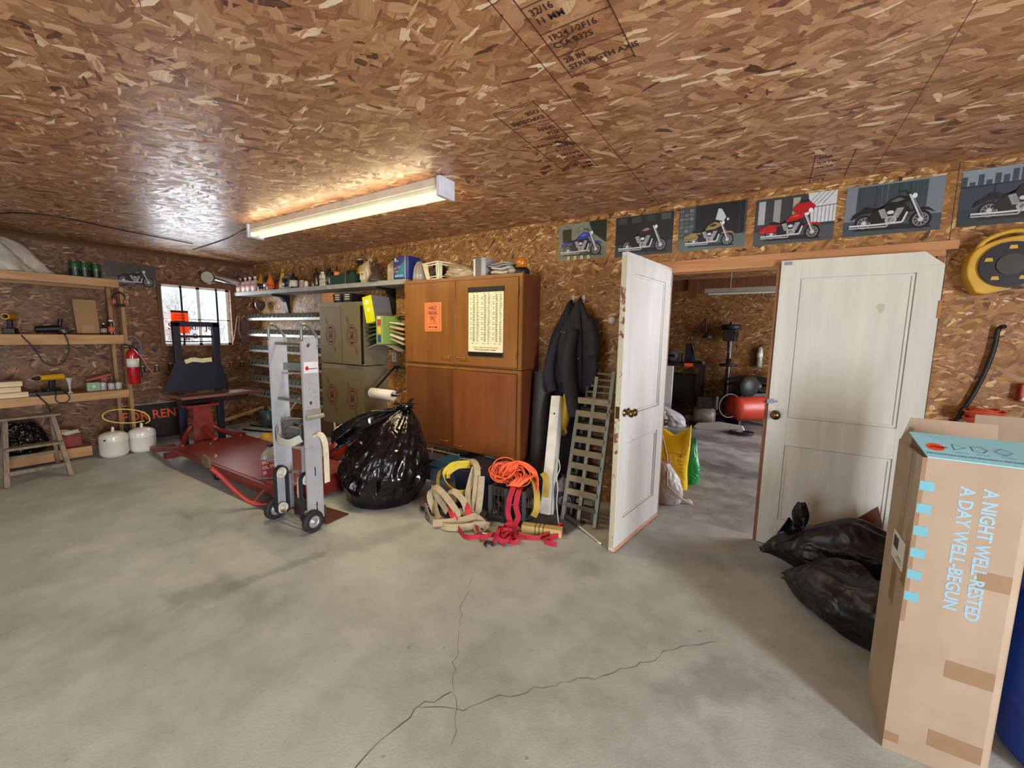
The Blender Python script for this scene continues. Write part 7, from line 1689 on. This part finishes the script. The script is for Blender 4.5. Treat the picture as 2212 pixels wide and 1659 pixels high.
t_ = thing('task_lamp', 'dark swing arm lamp with a glowing pale shade in the second room', 'lamp', (-1.02, 7.95, 1.03))
b = MB().cyl((0, 0, -.01), (0, 0, .02), .06).cyl((-.10, 0, .02), (-.22, .0, .45), .010).cyl((-.22, 0, .45), (.02, -.05, .78), .010).cyl((.02, -.05, .78), (.04, -.1, .52), .010).bb((-.12, -.02, 0), (0, .02, .02)); b.build('arm', m_dp, t_)
MB().lathe([(.03, .09), (.07, .03), (.085, 0)], (.07, -.12, .44), 20).build('lamp_shade', m_dp, t_); e2 = mat('lamp_disc', (216, 220, 210), .4); MB().cyl((.07, -.12, .44), (.07, -.12, .445), .078, n=20).build('diffuser', e2, t_)
extinguisher('dark extinguisher with a white tank hanging on the far wall of the second room', (-.16, 8.335, .98), -.4, .85, None, (150, 146, 138))
t_ = thing('workbench', 'dark workbench cluttered with tools in the second room', 'workbench', (-1.32, 8.0, 0))
MB().bb((-.45, -.28, .98), (.35, .28, 1.02)).build('top', m_dp, t_)
for x_ in (-.42, .28):
    for y_ in (-.25, .22): MB().bb((x_, y_, 0), (x_ + .05, y_ + .05, .98)).build('leg', m_dp, t_)
MB().bb((-.42, -.22, .28), (.32, .22, .31)).build('lower_shelf', m_dp, t_)
for k, (x_, w_, h_, c_, lab) in enumerate(((-.14, .08, .16, (60, 58, 62), 'grey machine box on the cluttered workbench'), (.08, .07, .34, (26, 26, 30), 'tall black tool on the cluttered workbench'), (-.32, .09, .22, (70, 60, 54), 'brown tool case at the left of the workbench'))):
    one('tool_case', MB().bb((-w_, -.09, 0), (w_, .09, h_)), mat('tc%d' % k, c_, .5), lab, 'case', (-1.32 + x_, 8.05, 1.021), group='things on the far workbench', bevel=.01)
one('storage_crate', MB().bb((-.30, -.18, 0), (.25, .18, .50)), mat('tc9', (20, 20, 24), .6), 'black crate on the lower shelf of the far workbench', 'crate', (-1.32, 8.0, .311), bevel=.01)
one('orange_tag', MB().bb((-.07, -.002, 0), (.07, 0, .06)), mat('tag_orange', (236, 84, 50), .5), 'small orange paper tag hanging at the front of the far workbench', 'tag', (-1.20, 7.716, .965))
one('metal_tin', MB().lathe([(.05, 0), (.05, .14)], n=16), mat('tin_cream', (150, 136, 110), .5), 'cream tin standing on the floor before the far workbench', 'tin', (-1.12, 7.56, .0))
t_ = thing('low_bench', 'low dark bench at the far wall behind the compressor', 'bench', (-.05, 8.15, 0))
MB().bb((-.50, -.2, .64), (.6, .2, .68)).build('top', m_dp, t_)
for x_ in (-.48, .54):
    for y_ in (-.18, .14): MB().bb((x_, y_, 0), (x_ + .04, y_ + .04, .64)).build('leg', m_dp, t_)
one('peaked_hat', MB().lathe([(.13, 0), (.13, .05), (.10, .11), (.04, .14), (.0001, .145)], n=22).prism([(-.12, -.10), (.12, -.10), (.2, -.2), (0, -.24)], 0, .012, 'xy'), mat('cap_black', (26, 26, 26), .8), 'black peaked cap resting on the covered bench in the second room', 'cap', (.12, 8.12, .815), .3)
one('seat_cover', MB().grid(lambda u, v: ((u - .5) * 1.0, (v - .5) * .5, .13 * cos((u - .5) * 2.4) * cos((v - .5) * 2.0) + .012 * sin(9 * u + 7 * v)), 20, 12), mat('cover_black', (18, 18, 20), .9), 'black cloth cover draped over the low bench', 'cover', (-.20, 8.12, .70))
t_ = thing('white_cabinet_side', 'white plastic covered upright panel by the open door in the second room', 'panel', (-1.53, 7.4, 0)); MB().bb((-.12, -.04, .33), (.14, .04, .98)).build('sheet', mat('sheet_white', (216, 216, 222), .4, var=.03), t_); MB().bb((-.12, -.03, 0), (.14, .03, .33)).build('lower_wrap', mat('sheet_white2', (196, 196, 204), .4), t_)
t_, _ = sack('plastic_sack', 'clear white plastic sack slumped in front of the white panel', (-1.27, 7.15, 0), .20, .13, .34, mat('bag_white', (206, 206, 212), .25, alpha=.8, bump=.8, bs=16), 33, neck=.3, fold=.08, lean=(-.3, 0), n=30)
bottle('water_bottle', 'clear water bottle with a dark label on the floor by the white sack', (-1.40, 6.92, 0), .07, .27, 'round', glass('bottle_glass', (210, 214, 218), .06, .35), m_capw, mat('dark_label', (40, 40, 44), .4))
for (x_, y_, w_, h_, lab) in ((-1.62, 8.22, .05, 1.5, 'brown timber length leaning at the left of the far wall'),):
    one('timber_length', MB().beam((0, 0, 0), (.06, .1, h_), w_, .04, (0, 1, 0)), m_dkwood, lab, 'timber', (x_ - .25, y_ + .05, 0.0))
one('leaning_pipe', MB().cyl((0, 0, .01), (.12, .25, 1.35), .014, n=8), mat('pipe_pale', (196, 190, 184), .4, .4), 'pale pipe leaning beside the workbench in the second room', 'pipe', (-2.05, 8.05, 0))
t_ = thing('helmet', 'dark round helmet on the left end of the far workbench', 'helmet', (-1.55, 7.95, 1.021)); MB().ball((0, 0, .12), .13, 16, (1, 1.1, .95)).build('shell', mat('helmet_grey', (70, 66, 70), .25, coat=.5), t_); MB().bb((-.10, -.145, .09), (.10, -.10, .15)).build('visor', m_black, t_, bevel=.02)
# second light fixture, unlit, and the beam it hangs by
t_ = thing('unlit_shop_light', 'unlit grey strip light near the ceiling of the second room', 'ceiling light', (0.3, 7.2, 2.17))
MB().bb((-1.25, -.06, 0), (1.25, .06, .06)).build('housing', mat('fixture_dim', (150, 146, 138), .4), t_); MB().cyl((-1.2, 0, -.015), (1.2, 0, -.015), .016).build('tube', mat('tube_off', (196, 192, 184), .3), t_)
for x_ in (-.9, .9): MB().cyl((x_, 0, .06), (x_, 0, H - 2.17), .006).build('hanger', m_rail, t_)
struct('trim_4', MB().bb((-5.0, 7.9, 2.30), (3.2, 8.0, H)), m_dkwood)
struct('trim_5', MB().bb((-1.32, 7.86, 2.16), (-1.16, 8.0 - .1, H)), m_dkwood)
# sacks standing behind the open door
m_ysack = film('yellow_sack', (232, 192, 10), .32, 9, .5)
def flat_sack(nm, lab, loc, rz, w_, d_, h_, m_, seed, ears=.05, cat='sack', slump=0):
    r = random.Random(seed); ph = [r.uniform(0, 6) for _ in range(6)]
    def fn(u, v):
        a = u * 2 * pi; e = 2.6; cx_, cy_ = cos(a), sin(a); q = (abs(cx_) ** e + abs(cy_) ** e) ** (-1 / e)
        th = (1 - .80 * max(0, (v - .45) / .55) ** 1.5); wd_ = 1 + .03 * sin(8 * v + ph[0]) + .05 * max(0, v - .8)
        return (q * cx_ * w_ / 2 * wd_ + slump * v * v, q * cy_ * d_ / 2 * th * (1 + .08 * sin(3 * a + 6 * v + ph[1])) + .03 * sin(5 * v + ph[2]) * v, h_ * v + ears * max(0, abs(q * cx_) - .5) * v ** 6 * 2 + .008 * sin(6 * a + ph[3]) * v)
    t_ = thing(nm, lab, cat, loc, rz)
    n = 48; b = MB().grid(fn, n, 30, True, True); b.add([fn(k / n, 1) for k in range(n)], [tuple(range(n))]); b.add([fn(k / n, 0) for k in range(n)], [tuple(range(n))[::-1]])
    b.build('sack', m_, t_); return t_
t_ = flat_sack('yellow_sack', 'tall yellow paper sack with torn ears standing just through the doorway', (-.76, 4.17, 0), .08, .34, .16, .50, m_ysack, 3, .13)
b = MB().text('8', (.09, -.0865, .33), (1, 0, 0), (0, 0, 1), .035, 1, weight=.03)
b.bb((-.15, -.0865, .36), (.15, -.0855, .363))
for k in range(4): b.bb((.07, -.0865, .29 - k * .035), (.13, -.0855, .293 - k * .035))
b.build('printing', mat('sack_ink', (110, 84, 10), .6), t_)
flat_sack('green_sack', 'green woven sack slumped right of the yellow sack', (-.66, 4.42, 0), .05, .30, .18, .42, film('green_sack', (22, 134, 66), .35, 14, .7), 6, .03, slump=-.06)
t_, _ = sack('white_sack', 'white woven sack tied at the top in front of the yellow sack', (-.72, 3.75, 0), .155, .11, .345, film('white_sack', (186, 186, 188), .4, 14, .6), 14, neck=.35, fold=.035, n=40, lean=(-.03, .03), cat='sack', base=.9)
one('pink_sheet', MB().prism([(-.10, .02), (.06, .02), (.07, .33), (-.10, .22)], 0, .01, 'xz'), mat('pink_paper', (232, 160, 180), .6), 'pink paper bag side between the white and the yellow sack', 'paper bag', (-.79, 3.985, .0))
t_ = thing('bent_rod', 'long thin bent pale rod leaning from the door to the floor among the sacks', 'rod', (0, 0, 0))
MB().tube([(-.85, 3.96, .70), (-.79, 3.93, .53), (-.735, 3.88, .37), (-.66, 3.86 - .27, .20) if 0 else (-.66, 3.56, .21), (-.56, 3.66, .09), (-.47, 3.75, .02)], .009, 8).build('rod', mat('rod_tan', (166, 142, 112), .5), t_)
one('crumpled_paper', MB().ball((0, 0, .022), .03, 10, (1.3, .9, .7)), mat('paper_w2', (206, 206, 204), .7, bump=1, bs=40), 'crumpled white paper scrap at the foot of the bent rod', 'paper', (-.52, 3.80, 0))
